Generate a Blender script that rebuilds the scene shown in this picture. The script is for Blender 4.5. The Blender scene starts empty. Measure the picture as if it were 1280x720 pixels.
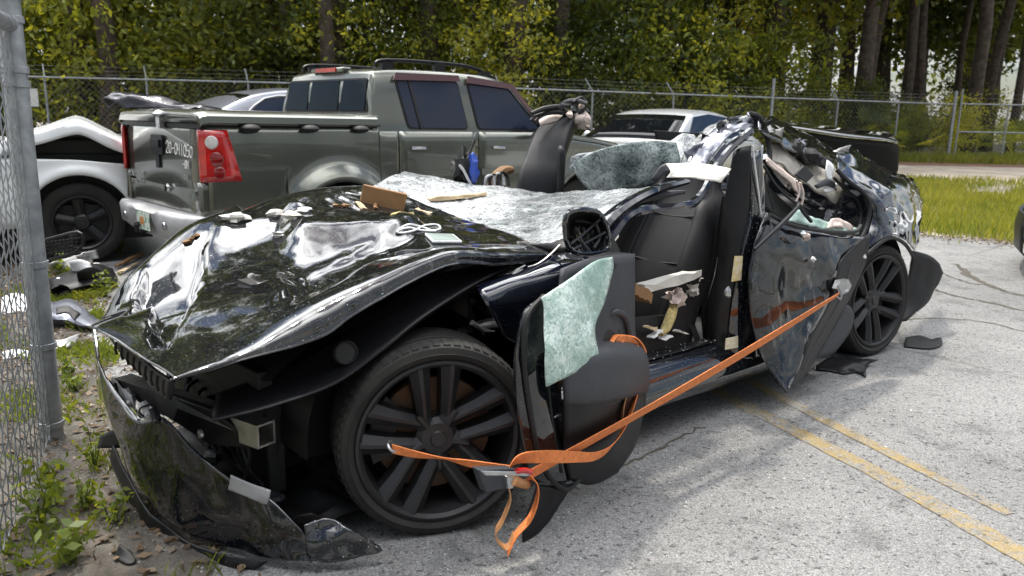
import bpy, math, random
import numpy as np
from mathutils import Vector, Matrix, noise as mnoise

rng = np.random.default_rng(7)
random.seed(7)
SC = bpy.context.scene
COL = SC.collection

# ------------------------------------------------------------------ camera
F, HZ, HC, ROLL = 1000.0, 150.0, 1.44, math.radians(1.2)
_p = math.atan((360 - HZ) / F)
_D = np.array([0, math.cos(_p), -math.sin(_p)])
_R0 = np.array([1.0, 0, 0]); _U0 = np.array([0, math.sin(_p), math.cos(_p)])
_R = _R0 * math.cos(ROLL) + _U0 * math.sin(ROLL)
_U = -_R0 * math.sin(ROLL) + _U0 * math.cos(ROLL)
CAMP = np.array([0, 0, HC])
cam = bpy.data.cameras.new("camera"); camo = bpy.data.objects.new("camera", cam); COL.objects.link(camo)
cam.sensor_width = 36.0; cam.lens = F / 1280 * 36
cam.clip_start = 0.05; cam.clip_end = 600
mw = Matrix(((_R[0], _U[0], -_D[0], 0), (_R[1], _U[1], -_D[1], 0), (_R[2], _U[2], -_D[2], HC), (0, 0, 0, 1)))
camo.matrix_world = mw
cam.dof.use_dof = True; cam.dof.focus_distance = 3.6; cam.dof.aperture_fstop = 4.0
SC.camera = camo

# ------------------------------------------------------------------ light
SUN = Vector((-0.34, 0.56, 1.78)).normalized()
w = bpy.data.worlds.new("World"); SC.world = w; w.use_nodes = True
nt = w.node_tree; N = nt.nodes; L = nt.links
bg = N['Background']; bg.inputs[1].default_value = 0.1
sky = N.new('ShaderNodeTexSky'); sky.sky_type = 'NISHITA'; sky.sun_disc = False
sky.sun_elevation = math.asin(SUN.z); sky.sun_rotation = math.atan2(SUN.x, SUN.y)
sky.air_density = 1.1; sky.dust_density = 1.5
tc = N.new('ShaderNodeTexCoord'); sx = N.new('ShaderNodeSeparateXYZ'); L.new(tc.outputs['Generated'], sx.inputs[0])
ad = N.new('ShaderNodeMath'); ad.operation = 'ADD'; ad.inputs[1].default_value = 0.25; L.new(sx.outputs[2], ad.inputs[0])
mx = N.new('ShaderNodeMath'); mx.operation = 'MAXIMUM'; mx.inputs[1].default_value = 0.12; L.new(ad.outputs[0], mx.inputs[0])
cb = N.new('ShaderNodeCombineXYZ')
for i in (0, 1):
    dv = N.new('ShaderNodeMath'); dv.operation = 'DIVIDE'; L.new(sx.outputs[i], dv.inputs[0]); L.new(mx.outputs[0], dv.inputs[1]); L.new(dv.outputs[0], cb.inputs[i])
nz = N.new('ShaderNodeTexNoise'); nz.inputs['Scale'].default_value = 1.9; nz.inputs['Detail'].default_value = 7; nz.inputs['Roughness'].default_value = 0.55
L.new(cb.outputs[0], nz.inputs['Vector'])
cr = N.new('ShaderNodeValToRGB'); cr.color_ramp.elements[0].position = 0.43; cr.color_ramp.elements[1].position = 0.58
L.new(nz.outputs['Fac'], cr.inputs[0])
nz2 = N.new('ShaderNodeTexNoise'); nz2.inputs['Scale'].default_value = 4.5; nz2.inputs['Detail'].default_value = 5
L.new(cb.outputs[0], nz2.inputs['Vector'])
cc = N.new('ShaderNodeMix'); cc.data_type = 'RGBA'; cc.inputs[6].default_value = (11.5, 11.9, 12.4, 1); cc.inputs[7].default_value = (19, 18.7, 18.2, 1)
L.new(nz2.outputs['Fac'], cc.inputs[0])
# clouds are brightest towards the sun they hide
dt = N.new('ShaderNodeVectorMath'); dt.operation = 'DOT_PRODUCT'; L.new(tc.outputs['Generated'], dt.inputs[0]); dt.inputs[1].default_value = tuple(SUN)
dm = N.new('ShaderNodeMath'); dm.operation = 'MAXIMUM'; dm.inputs[1].default_value = 0; L.new(dt.outputs['Value'], dm.inputs[0])
dp = N.new('ShaderNodeMath'); dp.operation = 'POWER'; dp.inputs[1].default_value = 3.0; L.new(dm.outputs[0], dp.inputs[0])
dk = N.new('ShaderNodeMath'); dk.operation = 'MULTIPLY_ADD'; dk.inputs[1].default_value = 6.5; dk.inputs[2].default_value = 0.42; L.new(dp.outputs[0], dk.inputs[0])
cs = N.new('ShaderNodeVectorMath'); cs.operation = 'SCALE'; L.new(cc.outputs[2], cs.inputs[0]); L.new(dk.outputs[0], cs.inputs['Scale'])
mixw = N.new('ShaderNodeMix'); mixw.data_type = 'RGBA'
L.new(cr.outputs[0], mixw.inputs[0]); L.new(sky.outputs[0], mixw.inputs[6]); L.new(cs.outputs[0], mixw.inputs[7]); L.new(mixw.outputs[2], bg.inputs[0])
sun = bpy.data.lights.new("sun", 'SUN'); suno = bpy.data.objects.new("sun", sun); COL.objects.link(suno)
sun.energy = 2.9; sun.angle = math.radians(3.5); sun.color = (1, .93, .81)
suno.rotation_mode = 'QUATERNION'; suno.rotation_quaternion = SUN.to_track_quat('Z', 'Y')
SC.view_settings.view_transform = 'Standard'; SC.view_settings.look = 'None'
SC.view_settings.exposure = 0.2; SC.view_settings.gamma = 1.0

# ------------------------------------------------------------------ helpers
def ray(x, y): return _D + _R * (x - 640) / F + _U * (360 - y) / F
class Frame:
    """a thing's own axes: u forward, v to its left, z up"""
    def __init__(s, o, deg):
        a = math.radians(deg)
        s.o = np.array(o, float); s.a = np.array([math.cos(a), math.sin(a), 0]); s.b = np.array([-math.sin(a), math.cos(a), 0]); s.c = np.array([0, 0, 1.0])
        s.deg = deg
    def w(s, u, v, z): return s.o + s.a * u + s.b * v + s.c * z
    def hit(s, x, y, u=None, v=None, z=None):
        d = ray(x, y)
        n, k = (s.a, u) if u is not None else (s.b, v) if v is not None else (s.c, z)
        return CAMP + d * ((k - (CAMP - s.o) @ n) / (d @ n))
    def loc(s, P):
        q = np.array(P) - s.o; return q @ s.a, q @ s.b, q[2]
def ground_z(x, y):
    t = min(max((y - 3.2) / 24.0, 0), 1.6); return 0.42 * t
def atY(x, y, Y):
    d = ray(x, y); return CAMP + d * (Y / d[1])
def atg(x, y, dz=0.0):
    """the point of the ground seen at a picture position"""
    P = CAMP
    z = 0
    for _ in range(12):
        d = ray(x, y); t = (z + dz - HC) / d[2]; P = CAMP + d * t; z = ground_z(P[0], P[1])
    return P

def new_mesh(name, verts, faces, smooth=True):
    me = bpy.data.meshes.new(name)
    me.from_pydata([tuple(map(float, v)) for v in verts], [], [tuple(int(i) for i in f) for f in faces])
    if smooth: me.polygons.foreach_set('use_smooth', np.ones(len(me.polygons), bool))
    me.update(); return me
def quads_mesh(name, V, nq, smooth=False):
    """fast mesh of nq separate quads, V is (4nq,3)"""
    me = bpy.data.meshes.new(name); V = np.ascontiguousarray(V, np.float32)
    me.vertices.add(len(V)); me.vertices.foreach_set('co', V.ravel())
    me.loops.add(4 * nq); me.loops.foreach_set('vertex_index', np.arange(4 * nq, dtype=np.int32))
    me.polygons.add(nq); me.polygons.foreach_set('loop_start', np.arange(nq, dtype=np.int32) * 4)
    me.update(calc_edges=True); return me
def tag(o, label=None, cat=None, group=None, kind=None):
    if label: o['label'] = label
    if cat: o['category'] = cat
    if group: o['group'] = group
    if kind: o['kind'] = kind
    return o
def finish(o, solid=0, bevel=0, seg=2, sub=0, off=0.0):
    if solid:
        m = o.modifiers.new('solid', 'SOLIDIFY'); m.thickness = solid; m.offset = off
    if bevel:
        m = o.modifiers.new('bevel', 'BEVEL'); m.width = bevel; m.segments = seg; m.limit_method = 'ANGLE'; m.angle_limit = math.radians(35)
    if sub:
        m = o.modifiers.new('sub', 'SUBSURF'); m.levels = sub; m.render_levels = sub
    return o
def sharp(o, deg=35):
    me = o.data
    try: me.set_sharp_from_angle(angle=math.radians(deg))
    except Exception: pass
    return o
class Thing:
    def __init__(s, name, label, cat, loc, group=None):
        s.o = bpy.data.objects.new(name, None); COL.objects.link(s.o); s.l = np.array(loc, float)
        s.o.location = tuple(s.l); s.o.empty_display_size = .2; tag(s.o, label, cat, group)
    def add(s, name, g, mat, parent=None, smooth=True, label=None, kind=None, solid=0, bevel=0, seg=2, sub=0, off=0.0, sh=35):
        v, f = g
        o = bpy.data.objects.new(name, new_mesh(name, np.asarray(v, float) - s.l, f, smooth)); COL.objects.link(o)
        o.parent = parent or s.o
        if mat: o.data.materials.append(mat)
        tag(o, label, None, None, kind); finish(o, solid, bevel, seg, sub, off)
        if smooth and sh: sharp(o, sh)
        return o
def single(name, g, mat, label, cat, base=None, group=None, kind=None, smooth=True, solid=0, bevel=0, sub=0, sh=35, off=0.0):
    v, f = g; v = np.asarray(v, float)
    if base is None: base = np.array([v[:, 0].mean(), v[:, 1].mean(), v[:, 2].min()])
    o = bpy.data.objects.new(name, new_mesh(name, v - base, f, smooth)); COL.objects.link(o); o.location = tuple(base)
    o.data.materials.append(mat); tag(o, label, cat, group, kind); finish(o, solid, bevel, 2, sub, off)
    if smooth and sh: sharp(o, sh)
    return o
def dup(root, loc, rotz=0.0, scale=1.0, label=None, group=None):
    r = root.copy(); COL.objects.link(r); r.location = tuple(loc); r.rotation_euler = (0, 0, rotz); r.scale = (scale,) * 3
    if label: r['label'] = label
    if group: r['group'] = group
    for ch in list(root.children):
        c = ch.copy(); COL.objects.link(c); c.parent = r
        for g in ch.children:
            d = g.copy(); COL.objects.link(d); d.parent = c
    return r

# geometry: everything returns (verts, faces)
def join(*gs):
    V = []; Fc = []; n = 0
    for v, f in gs:
        v = np.asarray(v, float); V.append(v); Fc += [tuple(i + n for i in q) for q in f]; n += len(v)
    return np.vstack(V), Fc
def box8(P):  # 8 corner points: bottom 4 ccw, top 4 ccw
    return np.array(P, float), [(3, 2, 1, 0), (4, 5, 6, 7), (0, 1, 5, 4), (1, 2, 6, 5), (2, 3, 7, 6), (3, 0, 4, 7)]
def fbox(fr, u0, u1, v0, v1, z0, z1):
    return box8([fr.w(u0, v0, z0), fr.w(u1, v0, z0), fr.w(u1, v1, z0), fr.w(u0, v1, z0), fr.w(u0, v0, z1), fr.w(u1, v0, z1), fr.w(u1, v1, z1), fr.w(u0, v1, z1)])
def prism(poly, d):
    """polygon (N,3) extruded by vector d"""
    a = np.array(poly, float); n = len(a); b = a + np.array(d)
    return np.vstack([a, b]), [tuple(range(n))[::-1], tuple(range(n, 2 * n))] + [(i, (i + 1) % n, n + (i + 1) % n, n + i) for i in range(n)]
def crom(P, n):
    P = np.asarray(P, float)
    if n <= 1 or len(P) < 2: return P
    Q = np.concatenate([[2 * P[0] - P[1]], P, [2 * P[-1] - P[-2]]]); out = []
    for i in range(len(P) - 1):
        p0, p1, p2, p3 = Q[i:i + 4]
        for k in range(n):
            t = k / n
            out.append(.5 * (2 * p1 + (p2 - p0) * t + (2 * p0 - 5 * p1 + 4 * p2 - p3) * t * t + (3 * p1 - p0 - 3 * p2 + p3) * t ** 3))
    out.append(P[-1]); return np.array(out)
def gridmesh(G):
    r, c = G.shape[:2]
    return G.reshape(-1, 3), [(i * c + j, i * c + j + 1, (i + 1) * c + j + 1, (i + 1) * c + j) for i in range(r - 1) for j in range(c - 1)]
def crumple(G, amp, sc, seed=0, sharpn=False):
    """push a grid of points along its normals by noise"""
    du = np.gradient(G, axis=0); dv = np.gradient(G, axis=1); n = np.cross(du, dv); n /= (np.linalg.norm(n, axis=2, keepdims=True) + 1e-9)
    out = G.copy()
    for i in range(G.shape[0]):
        for j in range(G.shape[1]):
            q = Vector(G[i, j] * sc + seed * 7.3)
            h = mnoise.noise(q) + .5 * mnoise.noise(q * 2.1 + Vector((3, 1, 2)))
            if sharpn: h = (abs(h) * 2 - .6)
            out[i, j] += n[i, j] * h * amp
    return out
def patch(rows, n=5, m=None, amp=0, sc=4, seed=0, sharpn=False):
    R = np.array(rows, float); m = m or n
    A = np.array([crom(r, m) for r in R]); B = np.array([crom(A[:, j], n) for j in range(A.shape[1])]).transpose(1, 0, 2)
    if amp: B = crumple(B, amp, sc, seed, sharpn)
    return gridmesh(B)
def tube(P, r, seg=8, n=4, flat=1.0, cap=True):
    P = crom(P, n) if n > 1 else np.asarray(P, float)
    k = len(P); r = np.interp(np.linspace(0, 1, k), np.linspace(0, 1, len(r)), r) if hasattr(r, '__len__') else np.full(k, r)
    T = np.gradient(P, axis=0); T /= (np.linalg.norm(T, axis=1, keepdims=True) + 1e-9)
    ref = np.array([0, 0, 1.0]) if abs(T[0][2]) < .9 else np.array([1.0, 0, 0])
    V = []; Fc = []
    s = np.cross(T[0], ref); s /= np.linalg.norm(s)
    for i in range(k):
        s = s - T[i] * (s @ T[i]); s /= (np.linalg.norm(s) + 1e-9); t = np.cross(T[i], s)
        for j in range(seg):
            a = 2 * math.pi * j / seg; V.append(P[i] + r[i] * (math.cos(a) * s + flat * math.sin(a) * t))
    for i in range(k - 1):
        for j in range(seg):
            Fc.append((i * seg + j, i * seg + (j + 1) % seg, (i + 1) * seg + (j + 1) % seg, (i + 1) * seg + j))
    if cap: Fc += [tuple(range(seg))[::-1], tuple(range((k - 1) * seg, k * seg))]
    return np.array(V), Fc
def ribbon(P, W, n=6, th=.003):
    """flat strap through points P whose width vectors are W"""
    P = crom(P, n); W = crom(W, n); a = P - W / 2; b = P + W / 2
    T = np.gradient(P, axis=0); nn = np.cross(T, W); nn /= (np.linalg.norm(nn, axis=1, keepdims=True) + 1e-9); nn *= th / 2
    k = len(P); V = np.vstack([a + nn, b + nn, b - nn, a - nn]); Fc = []
    for i in range(k - 1):
        for s in range(4):
            t = (s + 1) % 4; Fc.append((s * k + i, t * k + i, t * k + i + 1, s * k + i + 1))
    Fc += [(0, k, 2 * k, 3 * k), (k - 1, 4 * k - 1, 3 * k - 1, 2 * k - 1)]
    return V, Fc
def lathe(prof, o, axis, up, seg=48):
    """prof: list of (radius, offset along axis)"""
    axis = np.array(axis, float); axis /= np.linalg.norm(axis); up = np.array(up, float); up -= axis * (up @ axis); up /= np.linalg.norm(up); side = np.cross(axis, up)
    V = []; k = len(prof); Fc = []
    for i in range(seg):
        a = 2 * math.pi * i / seg; d = up * math.cos(a) + side * math.sin(a)
        for r, h in prof: V.append(np.array(o) + d * r + axis * h)
    for i in range(seg):
        for j in range(k - 1):
            i2 = (i + 1) % seg; Fc.append((i * k + j, i2 * k + j, i2 * k + j + 1, i * k + j + 1))
    return np.array(V), Fc
def blob(c, r, seed=0, amp=.25, nu=12, nv=8, sc=3.0):
    c = np.array(c, float); r = np.array(r if hasattr(r, '__len__') else (r, r, r), float); V = []; Fc = []
    for i in range(nv + 1):
        th = math.pi * i / nv
        for j in range(nu):
            ph = 2 * math.pi * j / nu; d = np.array([math.sin(th) * math.cos(ph), math.sin(th) * math.sin(ph), math.cos(th)])
            k = 1 + amp * mnoise.noise(Vector(d * sc + seed * 5.1)) * 1.5
            V.append(c + d * r * k)
    for i in range(nv):
        for j in range(nu): Fc.append((i * nu + j, (i + 1) * nu + j, (i + 1) * nu + (j + 1) % nu, i * nu + (j + 1) % nu))
    return np.array(V), Fc

# ------------------------------------------------------------------ materials
def M(name, c, r=.5, m=0.0, coat=0.0, var=0.0, vs=8.0, c2=None, bump=0.0, bs=20.0, bd=.02, rv=0.0, spec=.5, det=5, trans=0.0, alpha=1.0, coords='Object', thr=None, emis=None):
    mt = bpy.data.materials.new(name); mt.use_nodes = True; n = mt.node_tree.nodes; l = mt.node_tree.links; b = n['Principled BSDF']
    b.inputs['Base Color'].default_value = (*c, 1); b.inputs['Roughness'].default_value = r; b.inputs['Metallic'].default_value = m
    b.inputs['Coat Weight'].default_value = coat; b.inputs['Coat Roughness'].default_value = .04; b.inputs['Specular IOR Level'].default_value = spec
    b.inputs['Transmission Weight'].default_value = trans; b.inputs['Alpha'].default_value = alpha
    t = n.new('ShaderNodeTexCoord')
    if var or c2:
        a = n.new('ShaderNodeTexNoise'); a.inputs['Scale'].default_value = vs; a.inputs['Detail'].default_value = det; a.inputs['Roughness'].default_value = .6; l.new(t.outputs[coords], a.inputs['Vector'])
        rp = n.new('ShaderNodeValToRGB'); lo, hi = thr or (.3, .7); rp.color_ramp.elements[0].position = lo; rp.color_ramp.elements[1].position = hi
        cA = tuple(x * (1 - var) for x in c); cB = c2 or tuple(min(1, x * (1 + var)) for x in c)
        rp.color_ramp.elements[0].color = (*cA, 1); rp.color_ramp.elements[1].color = (*cB, 1); l.new(a.outputs['Fac'], rp.inputs[0]); l.new(rp.outputs[0], b.inputs['Base Color'])
        if rv:
            mr = n.new('ShaderNodeMapRange'); mr.inputs['From Min'].default_value = lo; mr.inputs['From Max'].default_value = hi; mr.inputs['To Min'].default_value = r; mr.inputs['To Max'].default_value = min(1, r + rv)
            l.new(a.outputs['Fac'], mr.inputs[0]); l.new(mr.outputs[0], b.inputs['Roughness'])
    if bump:
        a2 = n.new('ShaderNodeTexNoise'); a2.inputs['Scale'].default_value = bs; a2.inputs['Detail'].default_value = 4; l.new(t.outputs[coords], a2.inputs['Vector'])
        bp = n.new('ShaderNodeBump'); bp.inputs['Strength'].default_value = bump; bp.inputs['Distance'].default_value = bd; l.new(a2.outputs['Fac'], bp.inputs['Height']); l.new(bp.outputs[0], b.inputs['Normal'])
    return mt
def speck_paint(name, base, speck=.012, dust=.35, rough=.05, scale=55, wave=.0, film=.05, scratch=0.0, cior=1.6):
    """glossy black paint carrying glass crumbs, dust and scratches"""
    mt = bpy.data.materials.new(name); mt.use_nodes = True; n = mt.node_tree.nodes; l = mt.node_tree.links; b = n['Principled BSDF']
    b.inputs['Coat Weight'].default_value = 1; b.inputs['Coat Roughness'].default_value = .02; b.inputs['Coat IOR'].default_value = cior
    t = n.new('ShaderNodeTexCoord')
    vo = n.new('ShaderNodeTexVoronoi'); vo.inputs['Scale'].default_value = scale; l.new(t.outputs['Object'], vo.inputs['Vector'])
    big = n.new('ShaderNodeTexNoise'); big.inputs['Scale'].default_value = 3.5; big.inputs['Detail'].default_value = 5; l.new(t.outputs['Object'], big.inputs['Vector'])
    # threshold for crumbs varies over the panel
    th = n.new('ShaderNodeMapRange'); th.inputs['From Min'].default_value = .35; th.inputs['From Max'].default_value = .75; th.inputs['To Min'].default_value = speck * 4; th.inputs['To Max'].default_value = speck * 22; l.new(big.outputs['Fac'], th.inputs[0])
    lt = n.new('ShaderNodeMath'); lt.operation = 'LESS_THAN'; l.new(vo.outputs['Distance'], lt.inputs[0]); l.new(th.outputs[0], lt.inputs[1])
    fine = n.new('ShaderNodeTexNoise'); fine.inputs['Scale'].default_value = 140; fine.inputs['Detail'].default_value = 3; l.new(t.outputs['Object'], fine.inputs['Vector'])
    fm = n.new('ShaderNodeMapRange'); fm.inputs['From Min'].default_value = .62; fm.inputs['From Max'].default_value = .75; l.new(fine.outputs['Fac'], fm.inputs[0])
    fmul = n.new('ShaderNodeMath'); fmul.operation = 'MULTIPLY'; l.new(fm.outputs[0], fmul.inputs[0]); fmul.inputs[1].default_value = dust
    mxx = n.new('ShaderNodeMath'); mxx.operation = 'MAXIMUM'; l.new(lt.outputs[0], mxx.inputs[0]); l.new(fmul.outputs[0], mxx.inputs[1])
    last = mxx
    if scratch:
        mp = n.new('ShaderNodeMapping'); mp.inputs['Scale'].default_value = (13, 13, 1.7); mp.inputs['Rotation'].default_value = (.25, .35, .6); l.new(t.outputs['Object'], mp.inputs[0])
        sn = n.new('ShaderNodeTexNoise'); sn.inputs['Scale'].default_value = 1.4; sn.inputs['Detail'].default_value = 6; sn.inputs['Roughness'].default_value = .7; l.new(mp.outputs[0], sn.inputs['Vector'])
        sm = n.new('ShaderNodeMapRange'); sm.inputs['From Min'].default_value = .55; sm.inputs['From Max'].default_value = .74; sm.inputs['To Max'].default_value = scratch; l.new(sn.outputs['Fac'], sm.inputs[0])
        bg2 = n.new('ShaderNodeMapRange'); bg2.inputs['From Min'].default_value = .46; bg2.inputs['From Max'].default_value = .60; l.new(big.outputs['Fac'], bg2.inputs[0])
        sml = n.new('ShaderNodeMath'); sml.operation = 'MULTIPLY'; l.new(sm.outputs[0], sml.inputs[0]); l.new(bg2.outputs[0], sml.inputs[1])
        m3 = n.new('ShaderNodeMath'); m3.operation = 'MAXIMUM'; l.new(mxx.outputs[0], m3.inputs[0]); l.new(sml.outputs[0], m3.inputs[1]); last = m3
    mc = n.new('ShaderNodeMix'); mc.data_type = 'RGBA'; mc.inputs[6].default_value = (*base, 1); mc.inputs[7].default_value = (.55, .56, .56, 1)
    l.new(last.outputs[0], mc.inputs[0])
    l.new(mc.outputs[2], b.inputs['Base Color'])
    rr = n.new('ShaderNodeMapRange'); rr.inputs['To Min'].default_value = rough; rr.inputs['To Max'].default_value = .7; l.new(last.outputs[0], rr.inputs[0]); l.new(rr.outputs[0], b.inputs['Roughness'])
    ci = n.new('ShaderNodeMath'); ci.operation = 'SUBTRACT'; ci.inputs[0].default_value = 1.0; l.new(last.outputs[0], ci.inputs[1]); l.new(ci.outputs[0], b.inputs['Coat Weight'])
    if wave:
        wn = n.new('ShaderNodeTexNoise'); wn.inputs['Scale'].default_value = 5; wn.inputs['Detail'].default_value = 2; l.new(t.outputs['Object'], wn.inputs['Vector'])
        bp = n.new('ShaderNodeBump'); bp.inputs['Strength'].default_value = wave; bp.inputs['Distance'].default_value = .05; l.new(wn.outputs['Fac'], bp.inputs['Height'])
        l.new(bp.outputs[0], b.inputs['Normal']); l.new(bp.outputs[0], b.inputs['Coat Normal'])
    return mt
def crazed(name, dark, light, scale=70, amt=.5, alpha=1.0, rough=.15, big=3.0, web=0.0):
    """safety glass broken into crumbs: white fracture lines round every crumb"""
    mt = bpy.data.materials.new(name); mt.use_nodes = True; n = mt.node_tree.nodes; l = mt.node_tree.links; b = n['Principled BSDF']
    t = n.new('ShaderNodeTexCoord')
    wn = n.new('ShaderNodeTexNoise'); wn.inputs['Scale'].default_value = 9; l.new(t.outputs['Object'], wn.inputs['Vector'])
    mp = n.new('ShaderNodeMix'); mp.data_type = 'RGBA'; mp.inputs[0].default_value = .08; l.new(t.outputs['Object'], mp.inputs[6]); l.new(wn.outputs['Color'], mp.inputs[7])
    vo = n.new('ShaderNodeTexVoronoi'); vo.feature = 'DISTANCE_TO_EDGE'; vo.inputs['Scale'].default_value = scale; l.new(mp.outputs[2], vo.inputs['Vector'])
    vo2 = n.new('ShaderNodeTexVoronoi'); vo2.feature = 'F1'; vo2.inputs['Scale'].default_value = scale; l.new(mp.outputs[2], vo2.inputs['Vector'])
    e = n.new('ShaderNodeMapRange'); e.inputs['From Min'].default_value = .0; e.inputs['From Max'].default_value = .16; e.inputs['To Min'].default_value = 1; e.inputs['To Max'].default_value = 0; l.new(vo.outputs['Distance'], e.inputs[0])
    bn = n.new('ShaderNodeTexNoise'); bn.inputs['Scale'].default_value = big; bn.inputs['Detail'].default_value = 6; bn.inputs['Roughness'].default_value = .65; l.new(t.outputs['Object'], bn.inputs['Vector'])
    bm = n.new('ShaderNodeMapRange'); bm.inputs['From Min'].default_value = .35; bm.inputs['From Max'].default_value = .68; bm.inputs['To Min'].default_value = 0; bm.inputs['To Max'].default_value = 1; l.new(bn.outputs['Fac'], bm.inputs[0])
    sp = n.new('ShaderNodeSeparateColor'); l.new(vo2.outputs['Color'], sp.inputs[0])
    m1 = n.new('ShaderNodeMath'); m1.operation = 'MULTIPLY'; l.new(sp.outputs[0], m1.inputs[0]); l.new(bm.outputs[0], m1.inputs[1])
    m2 = n.new('ShaderNodeMath'); m2.operation = 'MULTIPLY_ADD'; l.new(e.outputs[0], m2.inputs[0]); m2.inputs[1].default_value = amt; l.new(m1.outputs[0], m2.inputs[2]); m2.use_clamp = True
    if web:
        vw = n.new('ShaderNodeTexVoronoi'); vw.feature = 'DISTANCE_TO_EDGE'; vw.inputs['Scale'].default_value = scale / 6; l.new(mp.outputs[2], vw.inputs['Vector'])
        ew = n.new('ShaderNodeMapRange'); ew.inputs['From Max'].default_value = .05; ew.inputs['To Min'].default_value = web; ew.inputs['To Max'].default_value = 0; l.new(vw.outputs['Distance'], ew.inputs[0])
        vk = n.new('ShaderNodeTexVoronoi'); vk.inputs['Scale'].default_value = scale / 6; l.new(mp.outputs[2], vk.inputs['Vector']); sk = n.new('ShaderNodeSeparateColor'); l.new(vk.outputs['Color'], sk.inputs[0])
        kk = n.new('ShaderNodeMath'); kk.operation = 'MULTIPLY_ADD'; l.new(sk.outputs[0], kk.inputs[0]); kk.inputs[1].default_value = .35; l.new(ew.outputs[0], kk.inputs[2])
        bb = n.new('ShaderNodeMath'); bb.operation = 'MULTIPLY'; l.new(kk.outputs[0], bb.inputs[0]); bm2 = n.new('ShaderNodeMath'); bm2.operation = 'ADD'; bm2.inputs[1].default_value = .25; l.new(bm.outputs[0], bm2.inputs[0]); l.new(bm2.outputs[0], bb.inputs[1])
        m5 = n.new('ShaderNodeMath'); m5.operation = 'ADD'; m5.use_clamp = True; l.new(m2.outputs[0], m5.inputs[0]); l.new(bb.outputs[0], m5.inputs[1]); m2 = m5
    mc = n.new('ShaderNodeMix'); mc.data_type = 'RGBA'; mc.inputs[6].default_value = (*dark, 1); mc.inputs[7].default_value = (*light, 1); l.new(m2.outputs[0], mc.inputs[0]); l.new(mc.outputs[2], b.inputs['Base Color'])
    b.inputs['Roughness'].default_value = rough; b.inputs['Specular IOR Level'].default_value = .7
    bp = n.new('ShaderNodeBump'); bp.inputs['Strength'].default_value = .5; bp.inputs['Distance'].default_value = .004; l.new(sp.outputs[1], bp.inputs['Height']); l.new(bp.outputs[0], b.inputs['Normal'])
    b.inputs['Alpha'].default_value = alpha
    return mt
def leafmat(name, c, c2, trans=.5, vary=True):
    mt = bpy.data.materials.new(name); mt.use_nodes = True; n = mt.node_tree.nodes; l = mt.node_tree.links; n.remove(n['Principled BSDF']); out = n['Material Output']
    g = n.new('ShaderNodeNewGeometry'); a = n.new('ShaderNodeTexNoise'); a.inputs['Scale'].default_value = .9; a.inputs['Detail'].default_value = 3; l.new(g.outputs['Position'], a.inputs['Vector'])
    ri = n.new('ShaderNodeMath'); ri.operation = 'MULTIPLY_ADD'; l.new(g.outputs['Random Per Island'], ri.inputs[0]); ri.inputs[1].default_value = .5; l.new(a.outputs['Fac'], ri.inputs[2])
    r = n.new('ShaderNodeMapRange'); r.inputs['From Min'].default_value = .4; r.inputs['From Max'].default_value = 1.1; l.new(ri.outputs[0], r.inputs[0])
    mx = n.new('ShaderNodeMix'); mx.data_type = 'RGBA'; mx.inputs[6].default_value = (*c, 1); mx.inputs[7].default_value = (*c2, 1); l.new(r.outputs[0], mx.inputs[0])
    oi = n.new('ShaderNodeObjectInfo'); hv_ = n.new('ShaderNodeHueSaturation'); hr = n.new('ShaderNodeMapRange'); hr.inputs['To Min'].default_value = .7 if vary else 1; hr.inputs['To Max'].default_value = 1.95 if vary else 1; l.new(oi.outputs['Random'], hr.inputs[0]); l.new(hr.outputs[0], hv_.inputs['Value'])
    hh = n.new('ShaderNodeMath'); hh.operation = 'MULTIPLY_ADD'; l.new(oi.outputs['Random'], hh.inputs[0]); hh.inputs[1].default_value = -.05 if vary else 0; hh.inputs[2].default_value = .517 if vary else .5; l.new(hh.outputs[0], hv_.inputs['Hue']); l.new(mx.outputs[2], hv_.inputs['Color'])
    mx = type('o', (), {'outputs': {2: hv_.outputs[0]}})()
    d = n.new('ShaderNodeBsdfPrincipled'); d.inputs['Roughness'].default_value = .45; d.inputs['Specular IOR Level'].default_value = .35; l.new(mx.outputs[2], d.inputs['Base Color'])
    tr = n.new('ShaderNodeBsdfTranslucent')
    br = n.new('ShaderNodeMix'); br.data_type = 'RGBA'; br.blend_type = 'MULTIPLY'; br.inputs[0].default_value = 1; l.new(mx.outputs[2], br.inputs[6]); br.inputs[7].default_value = (2.6, 2.1, .5, 1); l.new(br.outputs[2], tr.inputs['Color'])
    ms = n.new('ShaderNodeMixShader'); ms.inputs[0].default_value = trans; l.new(d.outputs[0], ms.inputs[1]); l.new(tr.outputs[0], ms.inputs[2]); l.new(ms.outputs[0], out.inputs['Surface'])
    return mt

m_black = speck_paint('black_paint', (.006, .007, .010), speck=.006, dust=.25)
m_hood = speck_paint('black_paint_dusty', (.006, .007, .009), speck=.0045, dust=.32, scale=120, scratch=.40)
m_scr = speck_paint('black_paint_scratched', (.006, .007, .009), speck=.004, dust=.15, scratch=.75, cior=1.35, rough=.10)
m_side = speck_paint('black_paint_side', (.005, .006, .009), speck=.003, dust=.2, cior=1.45, rough=.08)
m_blue = speck_paint('black_paint_clean', (.006, .008, .016), speck=.003, dust=.12)
m_plast = M('black_plastic', (.009, .009, .0105), .42, spec=.32, var=.3, vs=14, bump=.15, bs=160, bd=.003)
m_plastd = M('dark_plastic_dull', (.007, .007, .0075), .6, bump=.2, bs=90, bd=.004)
m_grey = M('grey_trim', (.034, .036, .043), .55, var=.15, vs=30, bump=.12, bs=220, bd=.002)
m_fab = M('black_leather', (.0055, .0055, .0065), .55, spec=.3, var=.25, vs=20, bump=.2, bs=150, bd=.003)
m_rub = M('tyre_rubber', (.016, .016, .016), .78, var=.5, vs=9, c2=(.026, .024, .021), bump=.25, bs=70, bd=.004)
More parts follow.
